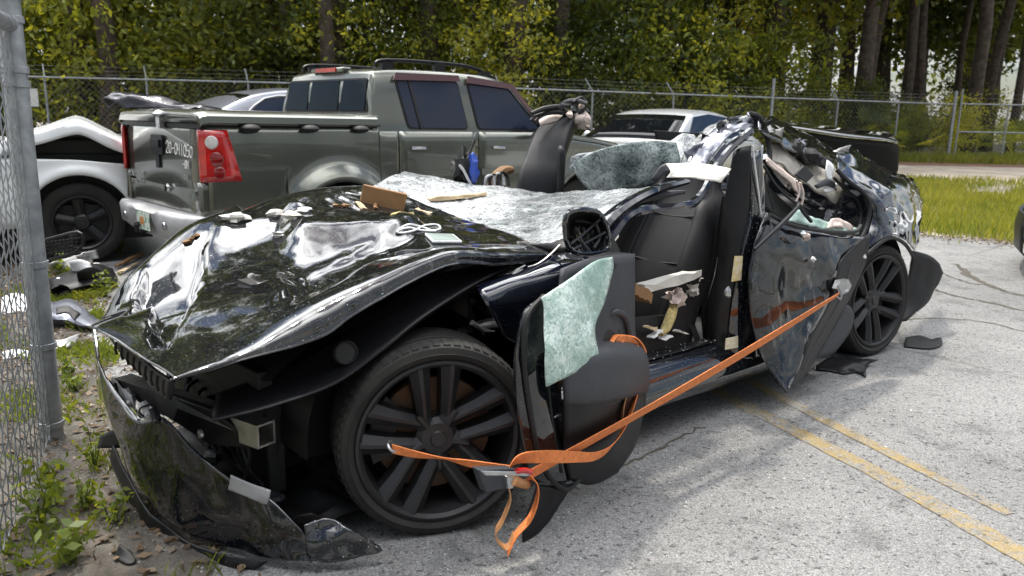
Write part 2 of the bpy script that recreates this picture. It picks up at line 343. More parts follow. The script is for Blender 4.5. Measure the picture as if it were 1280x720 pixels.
m_rim = M('dark_rim', (.026, .026, .028), .38, m=.4, var=.2, vs=12, bump=.05, bs=90)
m_rust = M('rusty_disc', (.17, .075, .03), .6, m=.5, var=.5, vs=9, c2=(.09, .06, .045))
m_alu = M('aluminium', (.42, .41, .39), .38, m=.85, var=.3, vs=16, bump=.1, bs=40)
m_steel = M('zinc_steel', (.45, .46, .47), .35, m=.9, var=.2, vs=30)
m_galv = M('galvanised_steel', (.33, .35, .37), .5, m=.55, var=.3, vs=14, bump=.1, bs=60, bd=.003)
m_strap = M('orange_webbing', (.74, .22, .06), .7, var=.2, vs=60, bump=.4, bs=260, bd=.002)
m_strap2 = M('tan_webbing', (.45, .22, .09), .75, var=.2, vs=60, bump=.4, bs=260, bd=.002)
m_teal = crazed('green_laminated_glass', (.15, .29, .24), (.70, .80, .75), 120, .26, rough=.3, big=5, web=.25)
m_dteal = crazed('dark_crazed_glass', (.012, .038, .038), (.62, .70, .70), 120, .16, rough=.2, big=2.6, web=.10)
m_wind = crazed('shattered_windscreen', (.04, .05, .055), (.80, .83, .85), 90, .20, rough=.05, big=1.4, web=.40)
m_board = M('off_white_lining', (.62, .60, .55), .6, var=.12, vs=10, bump=.2, bs=18, bd=.01)
m_liner = M('beige_headliner', (.40, .38, .34), .9, var=.12, vs=40, bump=.3, bs=200, bd=.003)
m_wood = M('timber', (.42, .24, .10), .75, var=.4, vs=5, c2=(.20, .10, .045), bump=.4, bs=40, bd=.006)
m_woodl = M('pale_timber', (.55, .42, .26), .75, var=.3, vs=8, bump=.4, bs=40, bd=.006)
m_foam = M('yellow_foam', (.55, .45, .20), .95, var=.25, vs=25, bump=.8, bs=70, bd=.02)
m_pink = M('pinkish_padding', (.62, .52, .47), .9, var=.2, vs=22, bump=.5, bs=60, bd=.01)
m_green = M('grey_green_paint', (.145, .152, .128), .26, m=.72, coat=.8, var=.08, vs=3)
m_glass = M('tinted_glass', (.004, .005, .006), .03, spec=.25)
m_skyglass = M('sky_tinted_glass', (.010, .018, .042), .04, spec=.42)  # dark glass; its blue base stands in for the reflected sky
m_visor = M('smoke_visor', (.10, .045, .045), .2, coat=.5)
m_red = M('red_lens', (.45, .012, .010), .14, coat=.8, var=.35, vs=12)
m_red2 = M('dark_red_lens', (.22, .006, .006), .1, coat=.8, var=.6, vs=60)
m_clear = M('clear_lens', (.6, .58, .56), .18, coat=.5, var=.2, vs=50)
m_chrome = M('chrome', (.6, .6, .6), .1, m=1)
m_bump = M('grey_bumper', (.42, .42, .43), .45, m=.3, var=.15, vs=9, bump=.1, bs=40)
m_white = M('white_paint', (.74, .76, .77), .25, coat=.6, var=.05, vs=4)
m_silver = M('silver_paint', (.58, .60, .62), .28, m=.55, coat=.6, var=.05, vs=3)
m_dgrey = M('grey_blue_paint', (.20, .21, .25), .28, m=.5, coat=.6)
m_label = M('paper_label', (.66, .62, .46), .6, var=.25, vs=70)
m_yel = M('yellow_sticker', (.60, .42, .05), .6, c2=(.72, .70, .62), vs=40)
m_mark = M('white_marker', (.75, .75, .72), .7)
m_emb = M('dull_badge', (.48, .48, .47), .35, m=.7)
m_plate = M('number_plate', (.62, .66, .60), .4, c2=(.16, .34, .22), vs=22, thr=(.50, .58))
m_orange = M('orange_print', (.62, .22, .04), .5)
m_bluebag = M('blue_bag', (.03, .08, .42), .3, coat=.3, bump=.4, bs=25, bd=.01)
m_crump = M('crumpled_dark_foil', (.05, .048, .055), .18, m=.6, bump=.3, bs=12, bd=.02)
m_crumb = M('glass_crumbs', (.60, .66, .65), .2, var=.2, vs=60, spec=.8)
m_paper = M('white_plastic', (.72, .73, .74), .5, var=.1, vs=30)
m_bark = M('bark', (.045, .034, .026), .9, var=.4, vs=6, c2=(.11, .085, .065), bump=.9, bs=14, bd=.05)
m_leafA = leafmat('leaf_oak', (.034, .056, .013), (.15, .18, .038), .48)
m_leafB = leafmat('leaf_light', (.055, .085, .018), (.22, .26, .06), .55)
m_leafC = leafmat('leaf_dark', (.022, .040, .010), (.085, .115, .026), .38)
m_needle = leafmat('needles', (.035, .055, .018), (.10, .12, .035), .35)
m_palm = leafmat('palm_leaf', (.05, .09, .02), (.17, .20, .05), .5)
m_dead = leafmat('dead_frond', (.10, .065, .035), (.22, .15, .085), .35)
m_grass = leafmat('grass_blade', (.09, .14, .028), (.29, .31, .10), .45, False)
m_weed = leafmat('weed_leaf', (.06, .10, .02), (.17, .22, .05), .4, False)
m_litter = leafmat('leaf_litter', (.05, .033, .022), (.20, .14, .09), .15, False)

def asphalt_mat():
    mt = bpy.data.materials.new('worn_asphalt'); mt.use_nodes = True; n = mt.node_tree.nodes; l = mt.node_tree.links; b = n['Principled BSDF']
    t = n.new('ShaderNodeTexCoord')
    def noise(s, d=4, ro=.6):
        a = n.new('ShaderNodeTexNoise'); a.inputs['Scale'].default_value = s; a.inputs['Detail'].default_value = d; a.inputs['Roughness'].default_value = ro; l.new(t.outputs['Object'], a.inputs['Vector']); return a
    vo = n.new('ShaderNodeTexVoronoi'); vo.inputs['Scale'].default_value = 230; l.new(t.outputs['Object'], vo.inputs['Vector'])
    sp = n.new('ShaderNodeSeparateColor'); l.new(vo.outputs['Color'], sp.inputs[0])
    r = n.new('ShaderNodeValToRGB'); e = r.color_ramp.elements; e[0].position = .0; e[0].color = (.15, .15, .15, 1); e[1].position = 1; e[1].color = (.50, .495, .485, 1)
    q = e.new(.22); q.color = (.25, .25, .252, 1); q = e.new(.75); q.color = (.36, .36, .355, 1); l.new(sp.outputs[0], r.inputs[0])
    big = noise(.55, 6); rb = n.new('ShaderNodeMapRange'); rb.inputs['From Min'].default_value = .3; rb.inputs['From Max'].default_value = .7; rb.inputs['To Min'].default_value = .52; rb.inputs['To Max'].default_value = .82; l.new(big.outputs['Fac'], rb.inputs[0])
    mid = noise(3.2, 6, .7); rm = n.new('ShaderNodeMapRange'); rm.inputs['From Min'].default_value = .38; rm.inputs['From Max'].default_value = .46; rm.inputs['To Min'].default_value = .72; rm.inputs['To Max'].default_value = 1.0; l.new(mid.outputs['Fac'], rm.inputs[0])
    pit = noise(42, 3); rp = n.new('ShaderNodeMapRange'); rp.inputs['From Min'].default_value = .34; rp.inputs['From Max'].default_value = .42; rp.inputs['To Min'].default_value = .35; rp.inputs['To Max'].default_value = 1; l.new(pit.outputs['Fac'], rp.inputs[0])
    # cracks
    cw = noise(1.1, 4); cm = n.new('ShaderNodeMix'); cm.data_type = 'RGBA'; cm.inputs[0].default_value = .25; l.new(t.outputs['Object'], cm.inputs[6]); l.new(cw.outputs['Color'], cm.inputs[7])
    vc = n.new('ShaderNodeTexVoronoi'); vc.feature = 'DISTANCE_TO_EDGE'; vc.inputs['Scale'].default_value = .42; l.new(cm.outputs[2], vc.inputs['Vector'])
    rc = n.new('ShaderNodeMapRange'); rc.inputs['From Min'].default_value = .002; rc.inputs['From Max'].default_value = .008; rc.inputs['To Min'].default_value = .75; rc.inputs['To Max'].default_value = 1; l.new(vc.outputs['Distance'], rc.inputs[0])
    cur = r.outputs[0]
    for z in (rb, rm, rp, rc):
        k = n.new('ShaderNodeMix'); k.data_type = 'RGBA'; k.blend_type = 'MULTIPLY'; k.inputs[0].default_value = 1; l.new(cur, k.inputs[6]); l.new(z.outputs[0], k.inputs[7]); cur = k.outputs[2]
    l.new(cur, b.inputs['Base Color']); b.inputs['Roughness'].default_value = .85; b.inputs['Specular IOR Level'].default_value = .3
    bp = n.new('ShaderNodeBump'); bp.inputs['Strength'].default_value = .45; bp.inputs['Distance'].default_value = .005; l.new(vo.outputs['Distance'], bp.inputs['Height']); l.new(bp.outputs[0], b.inputs['Normal'])
    return mt, t
m_asph, _ = asphalt_mat()
def line_mat():
    mt = m_asph.copy(); mt.name = 'worn_yellow_line'; n = mt.node_tree.nodes; l = mt.node_tree.links; b = n['Principled BSDF']
    src = b.inputs['Base Color'].links[0].from_socket; t = [x for x in n if x.type == 'TEX_COORD'][0]
    a = n.new('ShaderNodeTexNoise'); a.inputs['Scale'].default_value = 26; a.inputs['Detail'].default_value = 6; a.inputs['Roughness'].default_value = .75; l.new(t.outputs['Object'], a.inputs['Vector'])
    a2 = n.new('ShaderNodeTexNoise'); a2.inputs['Scale'].default_value = 2.2; l.new(t.outputs['Object'], a2.inputs['Vector'])
    s = n.new('ShaderNodeMath'); s.operation = 'MULTIPLY_ADD'; l.new(a2.outputs['Fac'], s.inputs[0]); s.inputs[1].default_value = .45; l.new(a.outputs['Fac'], s.inputs[2])
    r = n.new('ShaderNodeMapRange'); r.inputs['From Min'].default_value = .62; r.inputs['From Max'].default_value = .82; r.inputs['To Max'].default_value = .85; l.new(s.outputs[0], r.inputs[0])
    y = n.new('ShaderNodeMix'); y.data_type = 'RGBA'; y.blend_type = 'MULTIPLY'; y.inputs[0].default_value = .75; y.inputs[6].default_value = (.85, .62, .25, 1); l.new(src, y.inputs[7])
    sc = n.new('ShaderNodeMix'); sc.data_type = 'RGBA'; sc.inputs[0].default_value = .5; l.new(y.outputs[2], sc.inputs[6]); sc.inputs[7].default_value = (.24, .175, .065, 1)
    k = n.new('ShaderNodeMix'); k.data_type = 'RGBA'; l.new(r.outputs[0], k.inputs[0]); l.new(src, k.inputs[6]); l.new(sc.outputs[2], k.inputs[7]); l.new(k.outputs[2], b.inputs['Base Color'])
    return mt
m_line = line_mat()
m_dirt = M('sandy_dirt', (.20, .17, .135), .95, var=.5, vs=1.2, c2=(.36, .33, .28), bump=.6, bs=35, bd=.02, det=10)
m_sand = M('sandy_track', (.36, .31, .25), .95, var=.4, vs=1.3, bump=.4, bs=25, bd=.02, det=9)
m_mulch = M('brown_leaf_bed', (.16, .09, .06), .95, var=.4, vs=3, bump=.5, bs=30, bd=.02)
m_soil = M('left_verge_soil', (.055, .045, .036), .95, var=.5, vs=5, c2=(.15, .135, .115), bump=.8, bs=60, bd=.02, det=10)

# ------------------------------------------------------------------ the setting
def gz(x, y, dz=0): return np.array([x, y, ground_z(x, y) + dz])
def sheet(name, ys, xl, xr, dz, mat, nx=8, kind='structure'):
    """a ground sheet between x = xl(y) and xr(y)"""
    G = np.array([[gz(xl(y) + (xr(y) - xl(y)) * k / nx, y, dz) for k in range(nx + 1)] for y in ys])
    v, f = gridmesh(G); f = [q[::-1] if False else q for q in f]
    o = bpy.data.objects.new(name, new_mesh(name, v, f, False)); COL.objects.link(o); o.data.materials.append(mat); tag(o, kind=kind); return o
YR = [3.2 + .25 * k for k in range(-36, 40)]
sheet('ground', [-40] + [3.2 + 2.4 * k for k in range(-5, 18)] + [120, 300], lambda y: -260, lambda y: 260, 0, m_dirt, 10)
def ragged(y, a=.12, s=2.3, k=0): return a * mnoise.noise(Vector((k * 3.1, y * s, .3))) + a * .5 * mnoise.noise(Vector((k * 3.1, y * s * 3.7, 1.3)))
def asph_l(y):
    return float(np.interp(y, [-6, 2.2, 3.2, 4.4, 5.6, 7, 13], [-.3, -.95, -1.55, -2.4, -3.1, -4.2, -9])) + ragged(y)
def asph_r(y):
    return float(np.interp(y, [-6, 7.0, 8.5, 9.3, 10.2, 11.5, 13], [40, 30, 8.4, 6.3, 5.0, 3.4, 1.5])) + ragged(y, .25, 1.9, 4)
sheet('asphalt_lot', YR, asph_l, asph_r, .004, m_asph, 24)
ysT = [3.2 + .25 * k for k in range(0, 110)]
yf, yb = atg(1200, 229)[1], atg(1200, 207)[1]
sheet('sandy_track', [y for y in ysT if yf <= y <= yb], lambda y: -2 + ragged(y, 1, .8), lambda y: 45, .004, m_sand, 20)
sheet('leaf_bed', [y for y in ysT if yb - .7 <= y <= yb + 1.5], lambda y: 4 + ragged(y, 1, 1, 2), lambda y: 45, .010, m_mulch, 10)
sheet('verge', [y for y in YR if -2 <= y <= 6.7], lambda y: -7, lambda y: asph_l(y) + .05 + ragged(y, .18, 3, 7), .0075, m_soil, 12)
# pavement lines, worn yellow paint
def painted_line(pts, wpx):
    out = []; n = 40; P = crom([(x, y) for x, y in pts], n // (len(pts) - 1)); W = np.interp(np.linspace(0, 1, len(P)), np.linspace(0, 1, len(wpx)), wpx)
    L_ = [atg(x, y, .0075) for x, y in P]; L_ = np.array(L_); T = np.gradient(L_, axis=0); T /= np.linalg.norm(T, axis=1, keepdims=True)
    Nn = np.stack([-T[:, 1], T[:, 0], np.zeros(len(T))], 1)
    G = np.stack([L_ - Nn * (W[:, None] * (.5 + .03 * rng.standard_normal((len(W), 1)))), L_ + Nn * (W[:, None] * (.5 + .03 * rng.standard_normal((len(W), 1))))], 1)
    for i in range(G.shape[0]):
        for j in range(2): G[i, j, 2] = ground_z(G[i, j, 0], G[i, j, 1]) + .0068
    return gridmesh(G)
for k, (pts, wd) in enumerate([([(855, 462), (905, 493), (1090, 588), (1300, 705)], [.10, .105, .11]), ([(905, 452), (945, 480), (1110, 565), (1262, 642)], [.075, .075, .06])]):
    v, f = painted_line(pts, wd); o = bpy.data.objects.new('painted_line', new_mesh('painted_line', v, f, False)); COL.objects.link(o); o.data.materials.append(m_line); tag(o, kind='structure')

def crack(pts, wd):
    P = crom([(x, y) for x, y in pts], 8); L_ = np.array([atg(x, y, .006) for x, y in P]); L_[:, :2] += rng.normal(size=(len(L_), 2)) * .012; T = np.gradient(L_, axis=0); T /= np.linalg.norm(T, axis=1, keepdims=True); Nn = np.stack([-T[:, 1], T[:, 0], np.zeros(len(T))], 1)
    h = (wd * rng.uniform(.35, 1.3, len(L_)))[:, None]; G = np.stack([L_ - Nn * h, L_ + Nn * h], 1)
    for i in range(len(G)):
        for j in range(2): G[i, j, 2] = ground_z(G[i, j, 0], G[i, j, 1]) + .0062
    o = bpy.data.objects.new('pavement_crack', new_mesh('pavement_crack', *gridmesh(G), False)); COL.objects.link(o); o.data.materials.append(m_crack); tag(o, kind='structure')
m_crack = M('crack_dirt', (.07, .062, .05), .95, var=.5, vs=30)
for pts, wd in [([(1162, 360), (1200, 371), (1240, 379), (1300, 394)], .022), ([(1196, 330), (1215, 346), (1250, 362), (1290, 372)], .035), ([(1176, 340), (1205, 352), (1228, 356)], .02), ([(700, 612), (760, 588), (820, 562), (880, 532)], .008), ([(1100, 405), (1150, 398), (1230, 402), (1300, 420)], .010)]: crack(pts, wd)

# ------------------------------------------------------------------ leaves, trees
def leaf_quads(C, size, aspect=.5, up=0.25):
    """a leaf quad at each centre (N,3): diamond shaped, random tilt"""
    n = len(C); d = rng.standard_normal((n, 3)); d[:, 2] -= up; d /= np.linalg.norm(d, axis=1, keepdims=True)
    e = rng.standard_normal((n, 3)); e -= d * (e * d).sum(1, keepdims=True); e /= np.linalg.norm(e, axis=1, keepdims=True)
    s = (size * rng.uniform(.6, 1.35, n))[:, None]
    return np.stack([C - d * s * .5, C + e * s * aspect * .5 - d * s * .05, C + d * s * .5, C - e * s * aspect * .5 - d * s * .05], 1).reshape(-1, 3)
def crown_pts(nc, nl, rad, cz, zmin, cr, shell=.55):
    C = []
    while len(C) < nc:
        p = rng.uniform(-1, 1, 3); r = np.linalg.norm(p)
        if r > 1 or r < shell * rng.uniform(.3, 1): continue
        k = 1 + .35 * mnoise.noise(Vector(p * 1.7 + rad[0] * 3))
        q = p * rad * k + np.array([0, 0, cz])
        if q[2] > zmin: C.append(q)
    C = np.array(C); P = C[:, None, :] + rng.standard_normal((nc, nl, 3)) * np.array([cr, cr, cr * .6])
    return C, P.reshape(-1, 3)
def wood_tree(h, r0, rad, cz, zmin, nc, nl, cr, ls, leafm, limbs=7, lean=.3, fol=None):
    """returns root Empty with trunk (limbs grown on) and crown, linked at the origin"""
    pts = [np.array([0, 0, -.15])]; a = rng.uniform(0, 6.28)
    for k in range(1, 6): pts.append(np.array([math.cos(a) * lean * (k / 5) ** 1.5 + rng.normal() * .06, math.sin(a) * lean * (k / 5) ** 1.5 + rng.normal() * .06, h * k / 5]))
    gs = [tube(pts, [r0 * 1.25, r0, r0 * .85, r0 * .65, r0 * .35], 8, 3)]
    C, P = crown_pts(nc, nl, np.array(rad), cz, zmin, cr)
    for i in range(limbs):
        b = pts[2 + i % 3] * (1 - .3) + pts[3 + i % 3 if 3 + i % 3 < 6 else 5] * .3; t = C[rng.integers(len(C))]
        gs.append(tube([b, (b + t) / 2 + np.array([0, 0, .35]), t], [r0 * .35, r0 * .2, r0 * .06], 5, 3))
    return join(*gs), leaf_quads(P, ls)
def plant_root(name, label, cat, group, trunk, leaves, mt, ml, tname='trunk', cname='crown'):
    r = bpy.data.objects.new(name, None); COL.objects.link(r); tag(r, label, cat, group)
    if trunk is not None:
        o = bpy.data.objects.new(tname, new_mesh(tname, *trunk)); COL.objects.link(o); o.parent = r; o.data.materials.append(mt)
    o = bpy.data.objects.new(cname, quads_mesh(cname, leaves, len(leaves) // 4)); COL.objects.link(o); o.parent = r; o.data.materials.append(ml)
    return r
FA, FB, FC = np.array([-16.0, 20.0]), np.array([.3, 21.4]), np.array([14.4, 27.0])
def behind(x, d):
    """a point d metres behind the back fence at a given x"""
    y = float(np.interp(x, [FA[0], FB[0], FC[0], 45], [FA[1], FB[1], FC[1], 39])); return np.array([x, y + d])
class Proto:
    def __init__(s, root): s.r = root; s.used = False
    def put(s, x, y, rot, sc, label=None, group=None):
        if not s.used:
            s.used = True; s.r.location = (x, y, ground_z(x, y)); s.r.rotation_euler = (0, 0, rot); s.r.scale = (sc,) * 3
            if label: s.r['label'] = label
            return s.r
        return dup(s.r, (x, y, ground_z(x, y)), rot, sc, label, group)
LB = {'oak': 'broad leafy tree in the dense wood behind the back fence', 'light': 'loose light green leafy tree in the wood behind the back fence', 'bush': 'dense leafy green bush crowding against the back of the fence',
      'bush2': 'pale green vine covered bush behind the chain link fence', 'palmetto': 'fan leaved palmetto clump growing behind the fence', 'palm': 'cabbage palm with brown hanging fronds in the wood'}
oaks = [Proto(plant_root('oak_tree', LB['oak'], 'tree', 'broad leafy trees in the wood', *wood_tree(7.5, .24, (3.4, 3.4, 4.4), 6.4, 1.6, 190, 60, .42, .20, m_leafC), m_bark, m_leafC)) for _ in range(2)]
oaks.append(Proto(plant_root('oak_tree', LB['oak'], 'tree', 'broad leafy trees in the wood', *wood_tree(8.0, .26, (3.2, 3.2, 4.6), 6.6, 2.0, 190, 60, .42, .20, m_leafA), m_bark, m_leafA)))
lights = [Proto(plant_root('leafy_tree', LB['light'], 'tree', 'light green trees in the wood', *wood_tree(6.5, .15, (2.6, 2.6, 3.6), 5.2, 1.0, 130, 55, .40, .19, m_leafB, 9), m_bark, m_leafB)) for _ in range(2)]
bushes = [Proto(plant_root('leafy_bush', LB['bush'], 'bush', 'leafy bushes behind the fence', *wood_tree(2.2, .05, (1.5, 1.3, 1.8), 1.7, .1, 75, 42, .26, .145, ml, 6, .2), m_bark, ml, 'stem', 'foliage')) for ml in (m_leafA, m_leafC)]
bushes2 = [Proto(plant_root('vine_bush', LB['bush2'], 'bush', 'vine covered bushes behind the fence', *wood_tree(2.6, .05, (1.6, 1.3, 2.1), 1.9, .1, 80, 42, .27, .15, m_leafB, 6, .2), m_bark, m_leafB, 'stem', 'foliage'))]
def fan_fronds(nf, z0, L0, spread, droop, nb=15):
    """fronds of a fan palm as thin folded blades"""
    V = []
    for i in range(nf):
        a = rng.uniform(0, 6.28); el = rng.uniform(*spread); d = np.array([math.cos(a) * math.cos(el), math.sin(a) * math.cos(el), math.sin(el)])
        L1 = L0 * rng.uniform(.6, 1.1); base = np.array([0, 0, z0]) + d * L1 * .9; s = np.cross(d, [0, 0, 1.0]); s /= np.linalg.norm(s) + 1e-6; u = np.cross(s, d)
        V.append([np.array([0, 0, z0]) - s * .012, np.array([0, 0, z0]) + s * .012, base + s * .01, base - s * .01])
        for k in range(nb):
            t = (k / (nb - 1) - .5) * 3.4; e = d * math.cos(t) + s * math.sin(t); tip = base + e * L1 * .62 + u * .04 - np.array([0, 0, droop * (1 - abs(math.cos(t)) * .5)]) * L1
            m = base + e * L1 * .33; wv = np.cross(e, u); wv /= np.linalg.norm(wv) + 1e-6
            V.append([base, m + wv * .028 * L1, tip, m - wv * .028 * L1])
    return np.array(V).reshape(-1, 3)
pmet = [Proto(plant_root('palmetto', LB['palmetto'], 'bush', 'palmetto clumps behind the fence', None, fan_fronds(15, .15, 1.0, (.15, 1.3), .18), None, m_palm, 'stem', 'fronds')) for _ in range(2)]
def palm_tree(h):
    tr = tube([(0, 0, -.1), (.1, .05, h * .4), (.2, .1, h)], [.19, .16, .15], 9, 4)
    r = plant_root('palm_tree', LB['palm'], 'tree', 'cabbage palms in the wood', tr, fan_fronds(20, h, 1.6, (-.3, 1.4), .35) + np.array([.2, .1, 0]), m_bark, m_palm, 'trunk', 'crown')
    o = bpy.data.objects.new('dead_fronds', None); v = fan_fronds(16, h - .1, 1.5, (-1.45, -.7), .5) + np.array([.2, .1, 0])
    bpy.data.objects.remove(o); o = bpy.data.objects.new('dead_fronds', quads_mesh('dead_fronds', v, len(v) // 4)); COL.objects.link(o); o.parent = r; o.data.materials.append(m_dead); return r
palms = [Proto(palm_tree(5.0)), Proto(palm_tree(3.4))]
def pine_tree(h, r0):
    pts = [np.array([0, 0, -.2])] + [np.array([rng.normal() * .08 * k ** .5, rng.normal() * .08 * k ** .5, h * k / 6]) for k in range(1, 7)]
    gs = [tube(pts, [r0 * 1.2, r0, r0 * .9, r0 * .75, r0 * .5, r0 * .2], 10, 4)]; P = []
    for i in range(26):
        z = h * rng.uniform(.5, 1.0); a = rng.uniform(0, 6.28); ln = (1.15 - z / h) * 3.6 + .3; b = np.array([np.interp(z, [p[2] for p in pts], [p[0] for p in pts]), np.interp(z, [p[2] for p in pts], [p[1] for p in pts]), z])
        t = b + np.array([math.cos(a) * ln, math.sin(a) * ln, ln * .25]); gs.append(tube([b, (b + t) / 2 + np.array([0, 0, .1]), t], [r0 * .25, r0 * .15, .01], 5, 2))
        for k in range(9): P.append((b + (t - b) * rng.uniform(.45, 1.05)) + rng.standard_normal((60, 3)) * np.array([.28, .28, .2]))
    return join(*gs), np.vstack(P)
PINE = [pine_tree(13, .19), pine_tree(14, .16)]
pines = [Proto(plant_root('pine_tree', '', 'tree', 'tall bare pine trunks beyond the gate', tr, leaf_quads(P, .30, .12), m_bark, m_needle)) for tr, P in PINE]
def at_px(x, d):
    """a point d metres behind the back fence in a given picture column"""
    Y = 24.0
    for _ in range(20):
        X = ray(x, 150)[0] / ray(x, 150)[1] * Y; Y = behind(X, d)[1]
    return X, Y
for k, (px_, d, sc, lab) in enumerate([(1141, 5.0, 1.0, 'tall pine trunk with rough grey brown bark left of the gate'), (1192, 8.0, .95, 'tall pine trunk rising just behind the gate post'),
                                       (1236, 5.0, 1.05, 'tall leaning pine trunk behind the middle of the gate'), (1268, 4.0, 1.05, 'tall pine trunk at the right edge of the photo behind the gate'),
                                       (134, 1.0, 1.25, 'dark thick tree trunk behind the fence above the white vehicle'), (411, 1.0, 1.2, 'dark tree trunk rising behind the grey sedan roof'),
                                       (955, 3.0, .9, 'pine trunk half hidden by leaves behind the tall fence post')]):
    X, Y = at_px(px_, d); pines[k % 2].put(X, Y, k * 1.7, sc, lab)
for k in range(13):
    x = -19 + k * 3.9 + rng.uniform(-.8, .8); d = rng.uniform(4.5, 8.5) if k < 9 else rng.uniform(9, 13); q = behind(x, d); oaks[k % 3].put(q[0], q[1], rng.uniform(0, 6.28), rng.uniform(.85, 1.15) if k < 7 else rng.uniform(1.5, 1.9), None)
for k in range(12):
    x = -26 + k * 5.6 + rng.uniform(-1, 1); q = behind(x, rng.uniform(12, 18)); oaks[(k + 1) % 3].put(q[0], q[1], rng.uniform(0, 6.28), rng.uniform(1.7, 2.1), None)
for k in range(9):
    x = -15 + k * 2.7 + rng.uniform(-.7, .7); q = behind(x, rng.uniform(2.6, 5) + (3 if k > 8 else 0)); lights[k % 2].put(q[0], q[1], rng.uniform(0, 6.28), rng.uniform(.55, .9), None)
for k in range(30):
    x = -17 + k * 1.12 + rng.uniform(-.3, .3); q = behind(x, rng.uniform(1.7, 3.0)); (bushes + bushes2)[(k * 7 + k // 3) % 3].put(q[0], q[1], rng.uniform(0, 6.28), rng.uniform(.85, 1.4) * (1.0 if x < 9 else .62), None)
for k in range(12):
    x = 11 + k * 2.0 + rng.uniform(-.5, .5); q = behind(x, rng.uniform(5, 10)); (bushes + bushes2)[(k * 5) % 3].put(q[0], q[1], rng.uniform(0, 6.28), rng.uniform(.6, 1.0), None)
for k in range(16):
    x = 6 + k * 1.05 + rng.uniform(-.4, .4); q = behind(x, rng.uniform(1.1, 3.4)); pmet[k % 2].put(q[0], q[1], rng.uniform(0, 6.28), rng.uniform(.8, 1.3), None)
for k, (px_, d, sc) in enumerate([(206, 2.2, .62), (240, 5, 1.2), (330, 6, 1.1), (70, 4, 1.0), (560, 6, 1.2)]):
    X, Y = at_px(px_, d); palms[1 if k == 0 else k % 2].put(X, Y, k * 2.1, sc, None)
# thin trunks standing in the wood, and unseen trees added behind the camera for the paint to mirror
for k in range(16):
    x = -14 + k * 2.3 + rng.uniform(-.9, .9); q = behind(x, rng.uniform(1.6, 6)); pines[k % 2].put(q[0], q[1], rng.uniform(0, 6.28), rng.uniform(.9, 1.6), 'thin tree trunk among the leaves of the wood', 'thin trunks in the wood')['group'] = 'thin trunks in the wood'
for k in range(14):
    x = -42 + k * 6.5; oaks[k % 3].put(x + rng.uniform(-1, 1), -36 - rng.uniform(0, 5), rng.uniform(0, 6.28), 1.25, None)
def col_of(o):
    q = np.array(o.location) - CAMP; q[2] += 3; d = q @ _D
    return 640 + F * (q @ _R) / d if d > 1 else None
ZONES = [(-9e9, 0, 'beyond the left edge of the photo'), (0, 150, 'above the white vehicle'), (150, 260, 'above the pickup tailgate'), (260, 400, 'above the grey blue car'), (400, 560, 'above the pickup cab'), (560, 700, 'above the pickup windscreen'),
         (700, 830, 'above the torn seat back'), (830, 960, 'above the silver car'), (960, 1130, 'above the raised black tailgate'), (1130, 1200, 'left of the gate post'), (1200, 1280, 'behind the gate'), (1280, 9e9, 'beyond the right edge of the photo')]
KIND = {'broad leafy trees in the wood': 'broad leafy tree', 'light green trees in the wood': 'light green leafy tree', 'leafy bushes behind the fence': 'dense dark bush', 'vine covered bushes behind the fence': 'pale vine covered bush', 'palmetto clumps behind the fence': 'fan leaved palmetto', 'cabbage palms in the wood': 'cabbage palm', 'thin trunks in the wood': 'thin bare tree trunk'}
bins = {}
for o in list(COL.objects):
    if o.type == 'EMPTY' and o.get('group') in KIND:
        c = col_of(o)
        if c is None: o['label'] = 'unseen leafy tree added behind the camera for reflections'; continue
        z = next(z for z in ZONES if z[0] <= c < z[1]); bins.setdefault((o['group'], z[2]), []).append((c, o))
ORD = ['leftmost', 'second', 'third', 'fourth', 'fifth', 'sixth', 'seventh', 'eighth', 'ninth', 'tenth', 'eleventh', 'twelfth', 'thirteenth', 'fourteenth', 'fifteenth']
for (g_, zn), l_ in bins.items():
    l_.sort(key=lambda t: t[0])
    for k, (c, o) in enumerate(l_):
        o['label'] = ('only %s standing behind the fence %s' % (KIND[g_], zn)) if len(l_) == 1 else ('%s %s from the left, %s' % (ORD[min(k, 14)], KIND[g_], zn))
# the mass of wood beyond, one uncountable thing
P = []
for i in range(1300):
    x = rng.uniform(-40, 48); d = rng.uniform(12, 26); q = behind(min(x, 44), d); z = rng.uniform(.3, 26)
    if z < 9 and rng.uniform() < (.55 if x < 6 else .88): continue
    P.append(np.array([x, q[1], z]) + rng.standard_normal((46, 3)) * np.array([1.1, 1.0, .8]))
P = np.vstack(P); V = leaf_quads(P, .42)
o = bpy.data.objects.new('far_woodland', quads_mesh('far_woodland', V, len(P))); COL.objects.link(o); o.data.materials.append(m_leafC); tag(o, kind='stuff', label='dense dark woodland seen between the nearer trees', cat='woodland')

